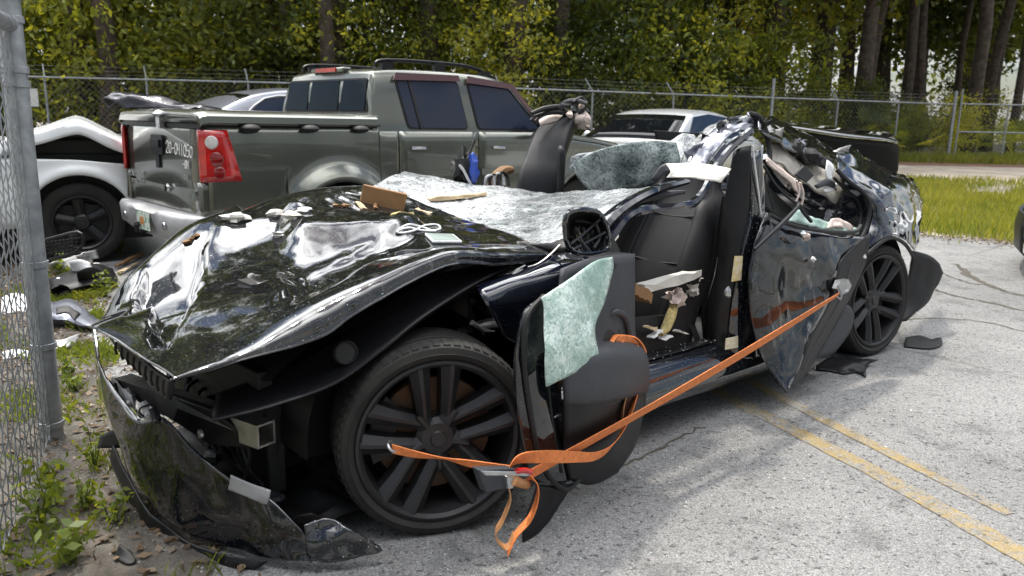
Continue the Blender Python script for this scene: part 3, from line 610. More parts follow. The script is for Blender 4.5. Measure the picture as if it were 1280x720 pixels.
# grass and weeds
def blades(pts, h, wd, lean=.35):
    n = len(pts); a = rng.uniform(0, 6.28, n); hh = h * rng.uniform(.45, 1.25, n); ln = lean * hh * rng.uniform(.2, 1.4, n); b = rng.uniform(0, 6.28, n)
    s = np.stack([np.cos(a), np.sin(a), np.zeros(n)], 1) * (wd * rng.uniform(.6, 1.4, n))[:, None]; t = pts + np.stack([np.cos(b) * ln, np.sin(b) * ln, hh], 1); m = pts + np.stack([np.cos(b) * ln * .3, np.sin(b) * ln * .3, hh * .55], 1)
    return np.stack([pts - s * .5, pts + s * .5, m + s * .4, t], 1).reshape(-1, 3)
def scatter(n, f):
    out = []
    while len(out) < n:
        p = f()
        if p is not None: out.append((p[0], p[1], ground_z(p[0], p[1])))
    return np.array(out)
def gr_big():
    y = rng.uniform(8.3, yf + .6); x = rng.uniform(1.0, 6 + y * .75)
    if y < 13 and x < asph_r(y) - .05 - (.9 if rng.uniform() < .02 else 0): return None
    return (x, y) if mnoise.noise(Vector((x * .7, y * .7, 0))) + .45 > rng.uniform(0, .5) * (2.2 if y > yf - 1.5 or (y < 13 and x < asph_r(y) + .5) else .6) else None
pts = scatter(75000, gr_big); V = blades(pts, .16, .012)
o = bpy.data.objects.new('grass_field', quads_mesh('grass_field', V, len(pts))); COL.objects.link(o); o.data.materials.append(m_grass); tag(o, 'tall yellow green grass between the asphalt and the sandy track', 'grass', kind='stuff')
def gr_back():
    x = rng.uniform(3, 26); q = behind(x, rng.uniform(-2.6, .8)); return (q[0], q[1]) if mnoise.noise(Vector((x * .9, q[1] * .9, 4))) > rng.uniform(-.5, .2) and q[1] > yb + .7 else None
pts = scatter(12000, gr_back); V = blades(pts, .28, .018)
o = bpy.data.objects.new('fence_grass', quads_mesh('fence_grass', V, len(pts))); COL.objects.link(o); o.data.materials.append(m_grass); tag(o, 'strip of grass along the foot of the back fence', 'grass', kind='stuff')
def gr_left():
    y = rng.uniform(1.2, 6.6); x = rng.uniform(-4.2, asph_l(y) + .12)
    return (x, y) if mnoise.noise(Vector((x * 2.3, y * 2.3, 9))) > rng.uniform(-.05, .5) else None
pts = scatter(11000, gr_left); V = blades(pts, .055, .006, .9)
o = bpy.data.objects.new('verge_grass', quads_mesh('verge_grass', V, len(pts))); COL.objects.link(o); o.data.materials.append(m_weed); tag(o, 'short straggling grass and weeds on the dirt verge', 'grass', kind='stuff')
def lit():
    y = rng.uniform(1.2, 7.5); x = rng.uniform(-5, asph_l(y) + .25); return (x, y)
def lit2():
    y = rng.uniform(7.5, 10.5); return (asph_r(y) + rng.normal() * .35 - .1, y)
pts = np.vstack([scatter(8500, lit), scatter(2200, lit2)]); pts[:, 2] += .018; V = leaf_quads(pts, .045, .55, 0); V[:, 2] = np.maximum(V[:, 2] * .45 + np.repeat(pts[:, 2], 4) * .55, np.repeat(pts[:, 2], 4) - .008)
o = bpy.data.objects.new('leaf_litter', quads_mesh('leaf_litter', V, len(pts))); COL.objects.link(o); o.data.materials.append(m_litter); tag(o, 'dry brown leaf litter scattered over the verge', 'leaf litter', kind='stuff')
def gravel():
    if rng.uniform() < .75:
        y = rng.uniform(1.4, 6.5); return (asph_l(y) + rng.normal() * .35, y)
    return (rng.uniform(-1, 5), rng.uniform(1.8, 8))
pts = scatter(2600, gravel); gs_v = []; gs_f = []
oc = np.array([(1, 0, 0), (0, 1, 0), (-1, 0, 0), (0, -1, 0), (0, 0, .7), (0, 0, -.5)]); of = [(0, 1, 4), (1, 2, 4), (2, 3, 4), (3, 0, 4), (1, 0, 5), (2, 1, 5), (3, 2, 5), (0, 3, 5)]
for i, p in enumerate(pts):
    r = rng.uniform(.003, .0085); gs_v.append(oc * r * rng.uniform(.6, 1.3, (6, 1)) + p + [0, 0, r * .4 + .004]); gs_f += [tuple(a + 6 * i for a in q) for q in of]
m_grav = M('gravel_stone', (.30, .29, .27), .9, var=.6, vs=9)
o = bpy.data.objects.new('gravel', new_mesh('gravel', np.vstack(gs_v), gs_f, False)); COL.objects.link(o); o.data.materials.append(m_grav); tag(o, 'loose gravel along the crumbling asphalt edge', 'gravel', kind='stuff')
def weed(loc, h, n, label, spread=.5, ls=.06):
    root = bpy.data.objects.new('weed_plant', None); COL.objects.link(root); root.location = tuple(loc); tag(root, label, 'weed', 'weeds on the verge')
    gs = []; P = []
    for i in range(n):
        a = rng.uniform(0, 6.28); t = np.array([math.cos(a) * spread * h * rng.uniform(.2, 1), math.sin(a) * spread * h * rng.uniform(.2, 1), h * rng.uniform(.6, 1.1)]); c = crom([(0, 0, -.02), t * .5 + [0, 0, .08 * h], t], 4)
        gs.append(tube(c, [.004, .0025, .001], 4, 1))
        for q in c[2:]: P.append(q + rng.standard_normal((2, 3)) * ls * .5)
    st = join(*gs); V = leaf_quads(np.vstack(P), ls, .5, -.2)
    a = bpy.data.objects.new('stem', new_mesh('stem', *st)); COL.objects.link(a); a.parent = root; a.data.materials.append(m_weed)
    b = bpy.data.objects.new('foliage', quads_mesh('foliage', V, len(V) // 4)); COL.objects.link(b); b.parent = root; b.data.materials.append(m_weed)
for (x, y, h, n, lab, ls) in [(150, 318, .30, 12, 'bushy green weed growing behind the pickup bumper', .05), (78, 352, .26, 9, 'grassy yellow green weed beside the fence post and car debris', .07), (131, 372, .24, 10, 'leafy weed growing through the debris in front of the wreck', .05),
                              (60, 632, .22, 9, 'broad leaved weed at the foot of the near mesh', .06), (118, 585, .22, 10, 'thin feathery weed beside the wrecked bumper corner', .035), (52, 660, .2, 9, 'leafy weed lowest at the left by the near mesh', .055),
                              (105, 640, .15, 8, 'small green weed among the dead leaves on the verge', .045), (140, 655, .16, 9, 'low weed beside the torn black bumper lip', .04), (90, 705, .14, 12, 'grassy weed at the bottom edge on the verge', .06), (95, 490, .14, 9, 'green weed right of the fence post foot', .05), (88, 470, .14, 9, 'green weed just behind the fence post foot', .05), (165, 292, .35, 10, 'weed behind the pickup bumper near the white fender', .06)]:
    weed(atg(x, y), h * .8, max(5, int(n * .6)), lab, .55, ls * .75)

# ------------------------------------------------------------------ fences
def chain_link(fr, Lu, z0, z1, pitch, r, seg, zf=None):
    """woven wires: each a vertical zigzag hooked round the next"""
    n = int(Lu / pitch); hz = pitch; V = []; Fc = []; cnt = 0
    ang = [2 * math.pi * k / seg for k in range(seg)]
    for i in range(n):
        m = int((z1 - z0) / hz) + 1
        P = np.array([fr.w(i * pitch + pitch * .5 + (pitch * .52 if (k + i) % 2 else -pitch * .52), .0035 * (1 if k % 2 else -1), z0 + hz * k + (zf(i * pitch) if zf else 0)) for k in range(m)])
        for p in P:
            for a in ang: V.append(p + r * (math.cos(a) * fr.a * 1.3 + math.sin(a) * fr.b))
        for k in range(m - 1):
            for j in range(seg):
                a0 = cnt + k * seg + j; a1 = cnt + k * seg + (j + 1) % seg; Fc.append((a0, a1, a1 + seg, a0 + seg))
        cnt += m * seg
    return np.array(V), Fc
def seg_frame(a, b, z=0):
    d = np.array(b) - np.array(a); return Frame((a[0], a[1], z), math.degrees(math.atan2(d[1], d[0]))), float(np.linalg.norm(d))
ZT = 2.24
fence = Thing('chain_link_fence', 'tall galvanised chain link fence with barbed wire along the wood', 'fence', (FB[0], FB[1], ground_z(*FB)))
for a, b, pxs in [(FA, FB, [-60, 60, 186, 312, 420, 535, 625]), (FB, FC, [740, 841, 964, 1046, 1122])]:
    fr, ln = seg_frame(a, b)
    zf = lambda u, fr=fr: ground_z(*(fr.w(u, 0, 0)[:2]))
    v, f = chain_link(fr, ln, .03, ZT - ground_z(*a), .075, .0026, 3)
    v = v.copy(); k = (v - fr.o) @ fr.a
    zz = np.array([ground_z(*fr.w(u, 0, 0)[:2]) for u in np.linspace(0, ln, 30)]); g0 = np.interp(k, np.linspace(0, ln, 30), zz); H0 = ZT - ground_z(*a)
    v[:, 2] = g0 + (v[:, 2] - 0) / H0 * (ZT - g0)
    fence.add('chain_link_mesh', (v, f), m_galv, kind='stuff', sh=0)
    fence.add('top_rail', tube([fr.w(0, 0, ZT), fr.w(ln, 0, ZT)], .024, 8, 1), m_galv)
    for s in range(3):
        q = (.09 + .10 * s); P = [fr.w(u, .08 * (s + 1), ZT + q - .015 * (i % 2)) for i, u in enumerate(np.linspace(0, ln, 16))]
        g = [tube(P, .0035, 3, 1)]
        for u in np.arange(.1, ln, .13): c = fr.w(u, .08 * (s + 1), ZT + q - .007); g.append(tube([c - [.012, .0, .014], c + [.012, 0, .014]], .0025, 3, 1))
        fence.add('barbed_wire', join(*g), m_galv, sh=0)
    for x in pxs:
        d = ray(x, 150); d2 = np.array([d[0], d[1]]); Mx = np.array([[fr.a[0], -d2[0]], [fr.a[1], -d2[1]]]); u = np.linalg.solve(Mx, -fr.o[:2])[0]
        big = x == 964; c = fr.w(u, .03, 0); g = ground_z(c[0], c[1])
        fence.add('post', tube([(c[0], c[1], g - .1), (c[0], c[1], ZT + (.55 if big else .02))], .05 if big else .03, 10, 1), m_galv)
        if not big: fence.add('barb_arm', tube([(c[0], c[1], ZT), fr.w(u - .12, .26, ZT + .33)], .016, 6, 1), m_galv)
fence.add('post', tube([(FC[0], FC[1], .3), (FC[0], FC[1], ZT + .42)], .055, 10, 1), m_galv)
fence.add('sign_plate', fbox(Frame((*FA, 0), 5), 0, .01, 0, .01, 1.8, 1.81), m_galv) if False else None
c_ = atY(42, 122, 20.6); single('small_sign', prism([c_ + np.array([x, 0, z]) for x, z in ((-.12, -.20), (-.10, -.22), (.10, -.22), (.12, -.20), (.12, .20), (.10, .22), (-.10, .22), (-.12, .20))], (0, -.012, 0)), m_paper, 'small blank white plate wired to the back fence beside the near post', 'sign')
# gate at the right
q = atg(1290, 206); gfr, gl = seg_frame(FC + np.array([.22, .02]), (FC[0] + 4.6, FC[1] - .1)); gz0 = ground_z(*FC)
gate = Thing('chain_link_gate', 'wide galvanised chain link gate with middle rail at far right', 'gate', (FC[0] + .22, FC[1], gz0))
for z in (gz0 + .08, 1.36, ZT + .02): gate.add('rail', tube([gfr.w(0, 0, z), gfr.w(gl, 0, z)], .024, 8, 1), m_galv)
for u in (0, 1.55, 3.1, gl): gate.add('stile', tube([gfr.w(u, .0, gz0 + .05), gfr.w(u, .0, ZT + (.5 if u == 0 else .03))], .028, 8, 1), m_galv)
gate.add('chain_link_mesh', chain_link(gfr, gl, gz0 + .08, ZT, .075, .0022, 3), m_galv, kind='stuff', sh=0)
for s in range(2): gate.add('barbed_wire', tube([gfr.w(0, .0, ZT + .2 + .15 * s), gfr.w(gl, 0, ZT + .2 + .15 * s)], .0035, 3, 1), m_galv, sh=0)

# near panel at the left edge of the photo
pb = atg(66, 548); nf, nl = seg_frame(pb[:2], atg(0, 712)[:2], pb[2])
near = Thing('mesh_fence_panel', 'near galvanised mesh fence with round steel post at left edge', 'fence', pb)
near.add('post', tube([pb - [0, 0, .15], pb + [0, 0, 2.75]], .046, 20, 1), m_galv)
zr = nf.hit(30, 40, v=0)[2]
near.add('top_rail', tube([nf.w(.05, 0, zr), nf.w(1.8, 0, zr)], .03, 14, 1), m_galv)
near.add('chain_link_mesh', chain_link(nf, 1.75, .02, zr - .02, .044, .0027, 5), m_galv, kind='stuff', sh=0)
near.add('end_post', tube([nf.w(1.8, 0, -.1), nf.w(1.8, 0, zr + .1)], .03, 12, 1), m_galv)
near.add('tension_bar', fbox(nf, .048, .062, -.004, .004, .03, zr - .03), m_galv, smooth=False)
for py in (18, 42, 95, 110, 312, 410, 508):
    z = nf.hit(45 + (py - 40) * .06, py, v=0)[2]
    g = lathe([(.0485, -.014), (.053, -.012), (.053, .012), (.0485, .014)], (pb[0], pb[1], z), (0, 0, 1), (1, 0, 0), 20); b = fbox(nf, .045, .085, -.006, .006, z - .012, z + .012)
    near.add('tension_band', join(g, b), m_galv)
near.add('rail_cup', lathe([(.0, .03), (.036, .03), (.036, .10), (.030, .10)], nf.w(0, 0, zr), nf.a, (0, 0, 1), 16), m_galv)

# ------------------------------------------------------------------ wheels
def wheel_geo(R, rr, W, spokes=5, style='v', tread=True):
    """tyre, rim and disc about the origin; outer face towards +y, at y = 0"""
    tyre = [(rr + .005, -W * .9), (rr + .02, -W * .98), (R * .93, -W), (R * .985, -W * .93), (R, -W * .82)]
    if tread:
        for k in range(1, 5):
            y = -W * .82 + (W * .64) * k / 5; tyre += [(R, y - .006), (R - .007, y - .005), (R - .007, y + .005), (R, y + .006)]
    tyre += [(R, -W * .18), (R * .985, -W * .075), (R * .955, -W * .02), (R * .90, .0), (rr + (R - rr) * .45, .004), (rr + .018, -.002), (rr + .006, -.012)]
    ty = lathe(tyre, (0, 0, 0), (0, 1, 0), (0, 0, 1), 72)
    if tread:   # lateral tread grooves at the shoulder: thin raised blocks
        gs = [ty]
        for k in range(60):
            a = 2 * math.pi * k / 60; c, s = math.cos(a), math.sin(a); t = np.array([c, 0, -s]); r_ = np.array([s, 0, c])
            b = []
            for y in (-W * .20, -W * .045):
                for tt in (-.011, .011):
                    for q in (-.006, .0028 if y < -W * .1 else -.012): b.append(r_ * (R + q) + t * tt + np.array([0, y, 0]))
            b = [b[0], b[2], b[6], b[4], b[1], b[3], b[7], b[5]]; gs.append(box8(b))
        ty = join(*gs)
    rim = [lathe([(rr + .008, -.014), (rr + .004, -.003), (rr - .006, -.001), (rr - .018, -.012), (rr - .028, -.05), (rr - .03, -W * .9), (rr + .006, -W * .93)], (0, 0, 0), (0, 1, 0), (0, 0, 1), 72)]
    hub = .062
    rim.append(lathe([(.0, -.030), (.026, -.030), (.030, -.036), (.056, -.040), (.075, -.055), (.075, -.11)], (0, 0, 0), (0, 1, 0), (0, 0, 1), 32))
    def arm(a0, r0, a1, r1, w0, w1, y0, y1, th):
        p0 = np.array([math.sin(a0) * r0, 0, math.cos(a0) * r0]); p1 = np.array([math.sin(a1) * r1, 0, math.cos(a1) * r1]); d = p1 - p0; d /= np.linalg.norm(d); s = np.cross(d, [0, 1, 0])
        P = []
        for p, w_, y in ((p0, w0, y0), (p0 * .45 + p1 * .55, (w0 + w1) / 2 * .92, y0 * .5 + y1 * .5 + .006), (p1, w1, y1)):
            Y = np.array([0, 1, 0]); P.append([p - s * w_ * .60 + Y * (y - th), p - s * w_ * .52 + Y * (y - .016), p - s * w_ * .10 + Y * (y + .003), p + s * w_ * .10 + Y * (y + .003), p + s * w_ * .52 + Y * (y - .016), p + s * w_ * .60 + Y * (y - th)])
        v = np.array(P).reshape(-1, 3); f = []
        for i in range(2):
            for j in range(5): f.append((i * 6 + j, i * 6 + j + 1, (i + 1) * 6 + j + 1, (i + 1) * 6 + j))
        return v, f
    for k in range(spokes):
        a = 2 * math.pi * k / spokes + .12
        if style == 'v':
            for sg in (-1, 1): rim.append(arm(a + sg * .62, .066, a + sg * .205, rr - .006, .044, .074, -.045, -.008, .06))
            b_ = a + math.pi / 5; rim.append(arm(b_, .045, b_, rr * .40, .085, .035, -.045, -.036, .06))
        else:
            rim.append(arm(a, .045, a, rr - .01, .07, .10, -.055, -.035, .05))
    for k in range(5):
        a = 2 * math.pi * (k + .5) / 5 + .12; rim.append(lathe([(0, -.042), (.008, -.042), (.010, -.046), (.010, -.07)], (math.sin(a) * .05, 0, math.cos(a) * .05), (0, 1, 0), (0, 0, 1), 8))
    disc = join(lathe([(.06, -.10), (rr * .72, -.10), (rr * .74, -.115), (rr * .72, -.13), (.06, -.13)], (0, 0, 0), (0, 1, 0), (0, 0, 1), 40), lathe([(0.0, -.085), (.08, -.085), (.085, -.14)], (0, 0, 0), (0, 1, 0), (0, 0, 1), 20))
    ca = []
    for t in np.linspace(.9, 2.0, 7): ca.append([np.array([math.sin(t) * r_, y, math.cos(t) * r_]) for r_, y in ((rr * .5, -.09), (rr * .5, -.075), (rr * .82, -.075), (rr * .82, -.15))])
    return ty, join(*rim), disc, gridmesh(np.array(ca))
_wm = {}
def put_wheel(t, c, deg, tilt=0, key='a', R=.35, rr=.275, W=.25, style='v', spokes=5, mr=None, name='wheel', spin=0.0, flip=False):
    """adds wheel > rim, tyre, brake_disc, caliper; outer face at c looking along +y turned by deg"""
    if key not in _wm:
        g = wheel_geo(R, rr, W, spokes, style); _wm[key] = []
        for nm, gg, m in (('tyre', g[0], m_rub), ('rim', g[1], mr or m_rim), ('brake_disc', g[2], m_rust), ('caliper', g[3], m_plastd)):
            me = new_mesh(nm, *gg); me.materials.append(m)
            try: me.set_sharp_from_angle(angle=math.radians(22 if nm == 'rim' else 32))
            except Exception: pass
            _wm[key].append((nm, me))
    o = bpy.data.objects.new(name, _wm[key][1][1]); COL.objects.link(o); o.parent = t.o; o.location = tuple(np.array(c) - t.l); o.rotation_euler = (tilt, spin, math.radians(deg)); o.rotation_mode = 'XYZ'
    for k in (0, 2, 3):
        nm, me = _wm[key][k]; q = bpy.data.objects.new(nm, me); COL.objects.link(q); q.parent = o
    return o

# ------------------------------------------------------------------ car body tools
def side_grid(fr, us, zl, zt, vf, n=8):
    return np.array([[fr.w(u, vf(u, zl(u) + (zt(u) - zl(u)) * k / n), zl(u) + (zt(u) - zl(u)) * k / n) for k in range(n + 1)] for u in us])
def arch_fn(base, arches):
    def f(u):
        z = base(u) if callable(base) else base
        for uc, zc, r in arches:
            if abs(u - uc) < r: z = max(z, zc + math.sqrt(r * r - (u - uc) ** 2))
        return z
    return f
def arch_us(u0, u1, arches, n=30):
    us = list(np.linspace(u0, u1, n))
    for uc, zc, r in arches: us += [uc + r * math.cos(t) for t in np.linspace(0, math.pi, 25)] + [uc - r * 1.0001, uc + r * 1.0001]
    return sorted(u for u in us if u0 <= u <= u1)
def glass_poly(fr, pts, vf, off, th=.006):
    """flat pane whose corners (u,z) lie on the side v = vf(z), set proud by off"""
    P = [fr.w(u, vf(z) - off, z) for u, z in pts]; return prism(P, fr.b * th)
def rounded(pts, r=.03, n=4):
    out = []; m = len(pts)
    for i in range(m):
        p0, p1, p2 = (np.array(pts[(i + k) % m], float) for k in (-1, 0, 1)); a = (p0 - p1); b = (p2 - p1); la, lb = np.linalg.norm(a), np.linalg.norm(b); rr_ = min(r, la * .4, lb * .4)
        A = p1 + a / la * rr_; B = p1 + b / lb * rr_
        for k in range(n + 1): t = k / n; out.append(tuple((1 - t) ** 2 * A + 2 * t * (1 - t) * p1 + t * t * B))
    return out

# ------------------------------------------------------------------ the grey green pickup
c0 = atY(258, 250, 6.0)
T = Frame((c0[0], c0[1], ground_z(c0[0] + 1.5, c0[1] + 1.5)), 42.5); dzT = .10 - T.o[2]
T.o[2] = min(T.o[2], .10)
TW = 1.80
tr = Thing('pickup_truck', 'dark grey green crew cab pickup with closed bed cover, parked behind the wreck', 'pickup truck', T.w(2.3, TW / 2, 0))
aR, aF = (1.12, .38, .46), (4.12, .38, .46)
def tv(u, z): 
    b = .05 * max(0, (abs(z - .95) - .12) / .5) ** 1.5
    d = math.hypot(u - aR[0], (z - .40)); fl = .105 * math.exp(-((d - .47) / .08) ** 2) if z > .3 else 0
    d2 = math.hypot(u - aF[0], (z - .40)); fl2 = .055 * math.exp(-((d2 - .47) / .075) ** 2)
    return b - fl - fl2
def mir(g): # mirror a truck part across its middle
    v, f = g; v = np.array(v); d = (v - T.o) @ T.b; return v + np.outer(TW - 2 * d, T.b), [q[::-1] for q in f]
usb = arch_us(.02, 1.52, [aR], 26); zb = arch_fn(.60, [aR])
g = gridmesh(side_grid(T, usb, zb, lambda u: 1.265, tv, 12))
tr.add('bed_side', g, m_green, solid=.02, off=-1); tr.add('bed_side', mir(g), m_green, solid=.02, off=1)
[tr.add('wheel_housing', g_, m_plastd) for g_ in [fbox(T, u - .50, u + .50, .09, .5, .42, 1.0) if False else gridmesh(np.array([[T.w(u + math.cos(a) * .455, v, .38 + math.sin(a) * .455) for a in np.linspace(-.25, math.pi + .25, 16)] for v in (.01, .45)])) for u in (aR[0], aF[0])]]
tr.add('bed_floor', join(fbox(T, .06, 1.5, .12, TW - .12, .62, .70), fbox(T, .06, .12, .1, TW - .1, .7, 1.25)), m_plastd)
# tailgate, stepped low roll pan
G = [[T.w(-.005 - .014 * math.sin(math.pi * min(1, (z - .60) / .66)) + .02 * abs(2 * v / TW - 1) ** 3, v, z) for v in np.linspace(.13, TW - .13, 12)] for z in (.60, .62, .74, .78, .80, .9, 1.1, 1.24, 1.262)]
for j in range(12):
    for i in (0, 1, 2): G[i][j] = G[i][j] - T.a * .022
tg = tr.add('tailgate', gridmesh(np.array(G)), m_green, solid=.03, off=1)
tr.add('tailgate_handle', join(prism([T.w(-.022, v, z) for v, z in rounded([(.76, 1.03), (1.03, 1.03), (1.03, 1.19), (.76, 1.19)], .05)], -T.a * .012), fbox(T, -.052, -.03, .80, .99, 1.09, 1.15)), m_plast, tg)
tr.add('handle_recess', prism([T.w(-.024, v, z) for v, z in rounded([(.86, .92), (.94, .92), (.94, 1.03), (.86, 1.03)], .02)], -T.a * .008), m_plast, tg)
tr.add('lock', lathe([(0, .02), (.030, .02), (.034, .0)], T.w(-.03, .70, .77), -T.a, (0, 0, 1), 16), m_chrome, tg)
def text_part(t, name, s, size, o, right, up, mat, parent=None, depth=.003):
    cu = bpy.data.curves.new(name, 'FONT'); cu.body = s; cu.size = size; cu.extrude = depth / 2; cu.resolution_u = 2
    tmp = bpy.data.objects.new('tmp', cu); COL.objects.link(tmp); bpy.context.view_layer.update(); me = bpy.data.meshes.new_from_object(tmp.evaluated_get(bpy.context.evaluated_depsgraph_get())); bpy.data.objects.remove(tmp)
    nn = np.cross(right, up); V = np.empty(len(me.vertices) * 3); me.vertices.foreach_get('co', V); V = V.reshape(-1, 3); W_ = o + V[:, :1] * right + V[:, 1:2] * up + V[:, 2:] * nn
    return t.add(name, (W_, [tuple(p.vertices) for p in me.polygons]), mat, parent, smooth=False)
text_part(tr, 'badge', 'EXPLORER', .075, T.w(-.030, 1.62, .815), -T.b, T.c, m_emb, tg)
text_part(tr, 'badge', 'SPORT TRAC', .055, T.w(-.030, 1.60, .755), -T.b, T.c, m_emb, tg)
text_part(tr, 'badge', '4X4', .06, T.w(-.030, .36, .86), -T.b, T.c, m_emb, tg)
# hand written marker on the tailgate
STK = {'2': [[(0, .75), (.15, 1), (.45, 1), (.55, .75), (.3, .4), (0, 0), (.6, 0)]], '0': [[(.3, 1), (.05, .75), (.05, .25), (.3, 0), (.55, .25), (.55, .75), (.3, 1)]], '-': [[(.05, .45), (.5, .5)]],
       '4': [[(.05, 1), (.05, .5), (.5, .5)], [(.45, 1), (.45, 0)]], '1': [[(.3, 1), (.3, 0)]], '5': [[(.55, 1), (.1, 1), (.05, .55), (.4, .6), (.55, .3), (.35, 0), (.0, .08)]],
       'O': [[(.3, 1), (.05, .6), (.1, .1), (.35, 0), (.55, .4), (.45, .9), (.3, 1)]], 'H': [[(.05, 1), (.05, 0)], [(.5, 1), (.5, 0)], [(.05, .5), (.5, .5)]]}
def scrawl(s, o, h, sl):
    gs = []
    for k, ch in enumerate(s):
        for st in STK[ch]: gs.append(tube([o + (-T.b) * ((k * .70 + p[0] + .12 * p[1]) * h) + T.c * (p[1] * h + sl * k * h) for p in st], .0042, 5, 3))
    return join(*gs)
tr.add('marker_writing', join(scrawl('20-041050', T.w(-.026, .70, 1.055), .088, -.03), scrawl('-OH', T.w(-.027, .36, .95), .06, -.02)), m_mark, tg)
# corner pillars with tail lamps
for sd in (0, 1):
    f_ = (lambda g: mir(g)) if sd else (lambda g: g)
    G = []
    for z in (.60, .66, .84):
        G.append([T.w(.03, .02 + (.03 if z < .63 else 0), z), T.w(-.02, .03, z), T.w(-.028, .13, z)])
    tr.add('corner_panel', f_(gridmesh(np.array([[T.w(.25, tv(.25, z) - .004, z), T.w(.06, .0, z), T.w(-.012, .012, z), T.w(-.022, .06, z), T.w(-.020, .145, z)] for z in (.60, .65, .80, .855)]))), m_green, solid=.015)
    Lg = np.array([[T.w(.03 + a * (1 - (z - .86) / .38) + b_, vv - .012, z) for a, b_, vv in ((.25, .01, tv(.2, z)), (.12, .03, tv(.1, z) - .006), (.0, -.02, .0), (.0, -.05, .03), (.0, -.045, .062))] for z in np.linspace(.862, 1.245, 8)])
    for i, z in enumerate(np.linspace(.862, 1.245, 8)): Lg[i, 0] = T.w(.28 - .10 * (z - .862) / .383, tv(.25, z) - .012, z); Lg[i, 1] = T.w(.13, -.012, z)
    ho = tr.add('tail_lamp', f_(gridmesh(Lg)), m_red, solid=.02)
    if sd == 0:
        c = T.w(.05, -.020, 1.155); tr.add('reversing_lens', lathe([(0, .022), (.042, .018), (.052, .0)], c, T.w(-.35, -.9, 0) - T.o, (0, 0, 1), 20), m_clear, ho)
    for zz_, rr_ in ((1.03, .055), (.93, .048)):
        tr.add('lamp_lens', f_(lathe([(0, .010), (rr_ * .8, .008), (rr_, .0)], T.w(.085 - (zz_ - 1) * .2, -.024, zz_), T.w(-.2, -.95, 0) - T.o, (0, 0, 1), 18)), m_red2, ho)
    tr.add('lamp_seal', f_(tube([Lg[0, 0] + T.a * .006, Lg[-1, 0] + T.a * .004, Lg[-1, 2], Lg[-1, 4]], .009, 6, 1)), m_plastd, ho)
# bumper with plate
G = []
for v in np.linspace(-.06, TW + .06, 19):
    e = abs(2 * (v - TW / 2) / (TW + .12)); q = .17 * e ** 5; low = .05 if .62 < v < 1.18 else 0
    G.append([T.w(-.02 + q, v, .60), T.w(-.16 + q, v, .595 - low * .6), T.w(-.175 + q + low * .6, v, .57 - low), T.w(-.165 + q + low * .9, v, .44), T.w(-.10 + q, v, .37 + .1 * e ** 4), T.w(.0 + q, v, .37 + .1 * e ** 4)])
bm = tr.add('rear_bumper', gridmesh(np.array(G)), m_bump, solid=.012, sh=60)
tr.add('number_plate', prism([T.w(-.165, v, z) for v, z in ((.78, .415), (1.08, .415), (1.08, .555), (.78, .555))], -T.a * .006), m_plate, bm)
tr.add('plate_print', join(*[prism([T.w(-.172, v, z) for v, z in rounded([(vv, .455), (vv + .035, .455), (vv + .035, .52), (vv, .52)], .012)], -T.a * .001) for vv in (.91, .955)]), m_orange, bm)
tr.add('tow_ball', join(lathe([(0, .09), (.018, .085), (.028, .06), (.018, .035), (.014, .0)], T.w(-.20, 1.0, .39), (0, 0, 1), (1, 0, 0), 12), fbox(T, -.19, -.05, .95, 1.01, .385, .41)), m_plastd, bm)
tr.add('parking_sensor', join(*[lathe([(0, .012), (.028, .010), (.03, 0)], T.w(-.178, v, .50), -T.a, (0, 0, 1), 14) for v in (1.35, .42)]), m_steel, bm)
# tonneau cover with cleats
G = []
for u in (-.03, -.02, .0, .05, .3, .8, 1.3, 1.50, 1.53):
    row = []
    for v, z in ((-.012, 1.285), (-.022, 1.30), (-.018, 1.345), (.02, 1.375), (.2, 1.386), (TW / 2, 1.395), (TW - .2, 1.386), (TW - .02, 1.375), (TW + .018, 1.345), (TW + .022, 1.30), (TW + .012, 1.285)):
        row.append(T.w(u, v, min(z, 1.295) if u < -.025 else z - (.02 if u < -.015 else .006 if u < .02 else 0)))
    G.append(row)
tc_ = tr.add('bed_cover', gridmesh(np.array(G)), m_green, solid=.01)
tr.add('cover_seal', join(fbox(T, .0, 1.52, .012, .03, 1.255, 1.29), fbox(T, .0, 1.52, TW - .03, TW - .012, 1.255, 1.29), fbox(T, -.012, .02, .02, TW - .02, 1.255, 1.29)), m_plastd)
for u in (.36, .86, 1.33): tr.add('cleat', blob(T.w(u, -.012, 1.262), (.085, .085, .034), 1, .0), m_plastd, label=None)
tr.add('cover_latch', join(fbox(T, -.058, -.02, .72, .80, 1.24, 1.33), blob(T.w(-.04, .76, 1.355), (.05, .05, .03), 2, .2)), m_steel, tc_)
# cab
def cabv(z): return .03 + .135 * max(0, (z - 1.24) / .54)
usd = arch_us(1.53, 3.66, [], 20)
def door(u0, u1, hu, nm):
    g = gridmesh(side_grid(T, arch_us(u0, u1, [aR, aF], 12), arch_fn(.47, [(aR[0], .38, .49), (aF[0], .38, .49)]), lambda u: 1.245, lambda u, z: tv(u, z) + .0, 9)); d = tr.add(nm, g, m_green, solid=.02, off=-1); d2 = tr.add(nm, mir(g), m_green, solid=.02, off=1)
    if hu is not None:
        for q, dd in ((0, d), (1, d2)):
            a = prism([T.w(u, tv(hu, 1.1) + .004, z) for u, z in rounded([(hu - .09, 1.055), (hu + .09, 1.055), (hu + .09, 1.135), (hu - .09, 1.135)], .02)], -T.b * .012); b = tube([T.w(hu - .075, -.025, 1.10), T.w(hu, -.03, 1.10), T.w(hu + .075, -.025, 1.10)], .016, 8, 2)
            tr.add('handle_cup', mir(a) if q else a, m_plastd, dd); tr.add('handle', mir(b) if q else b, m_chrome, dd)
    return d
door(1.53, 1.72, None, 'cab_corner')
dr = door(1.735, 2.635, 1.93, 'rear_door'); df = door(2.65, 3.66, 2.89, 'front_door')
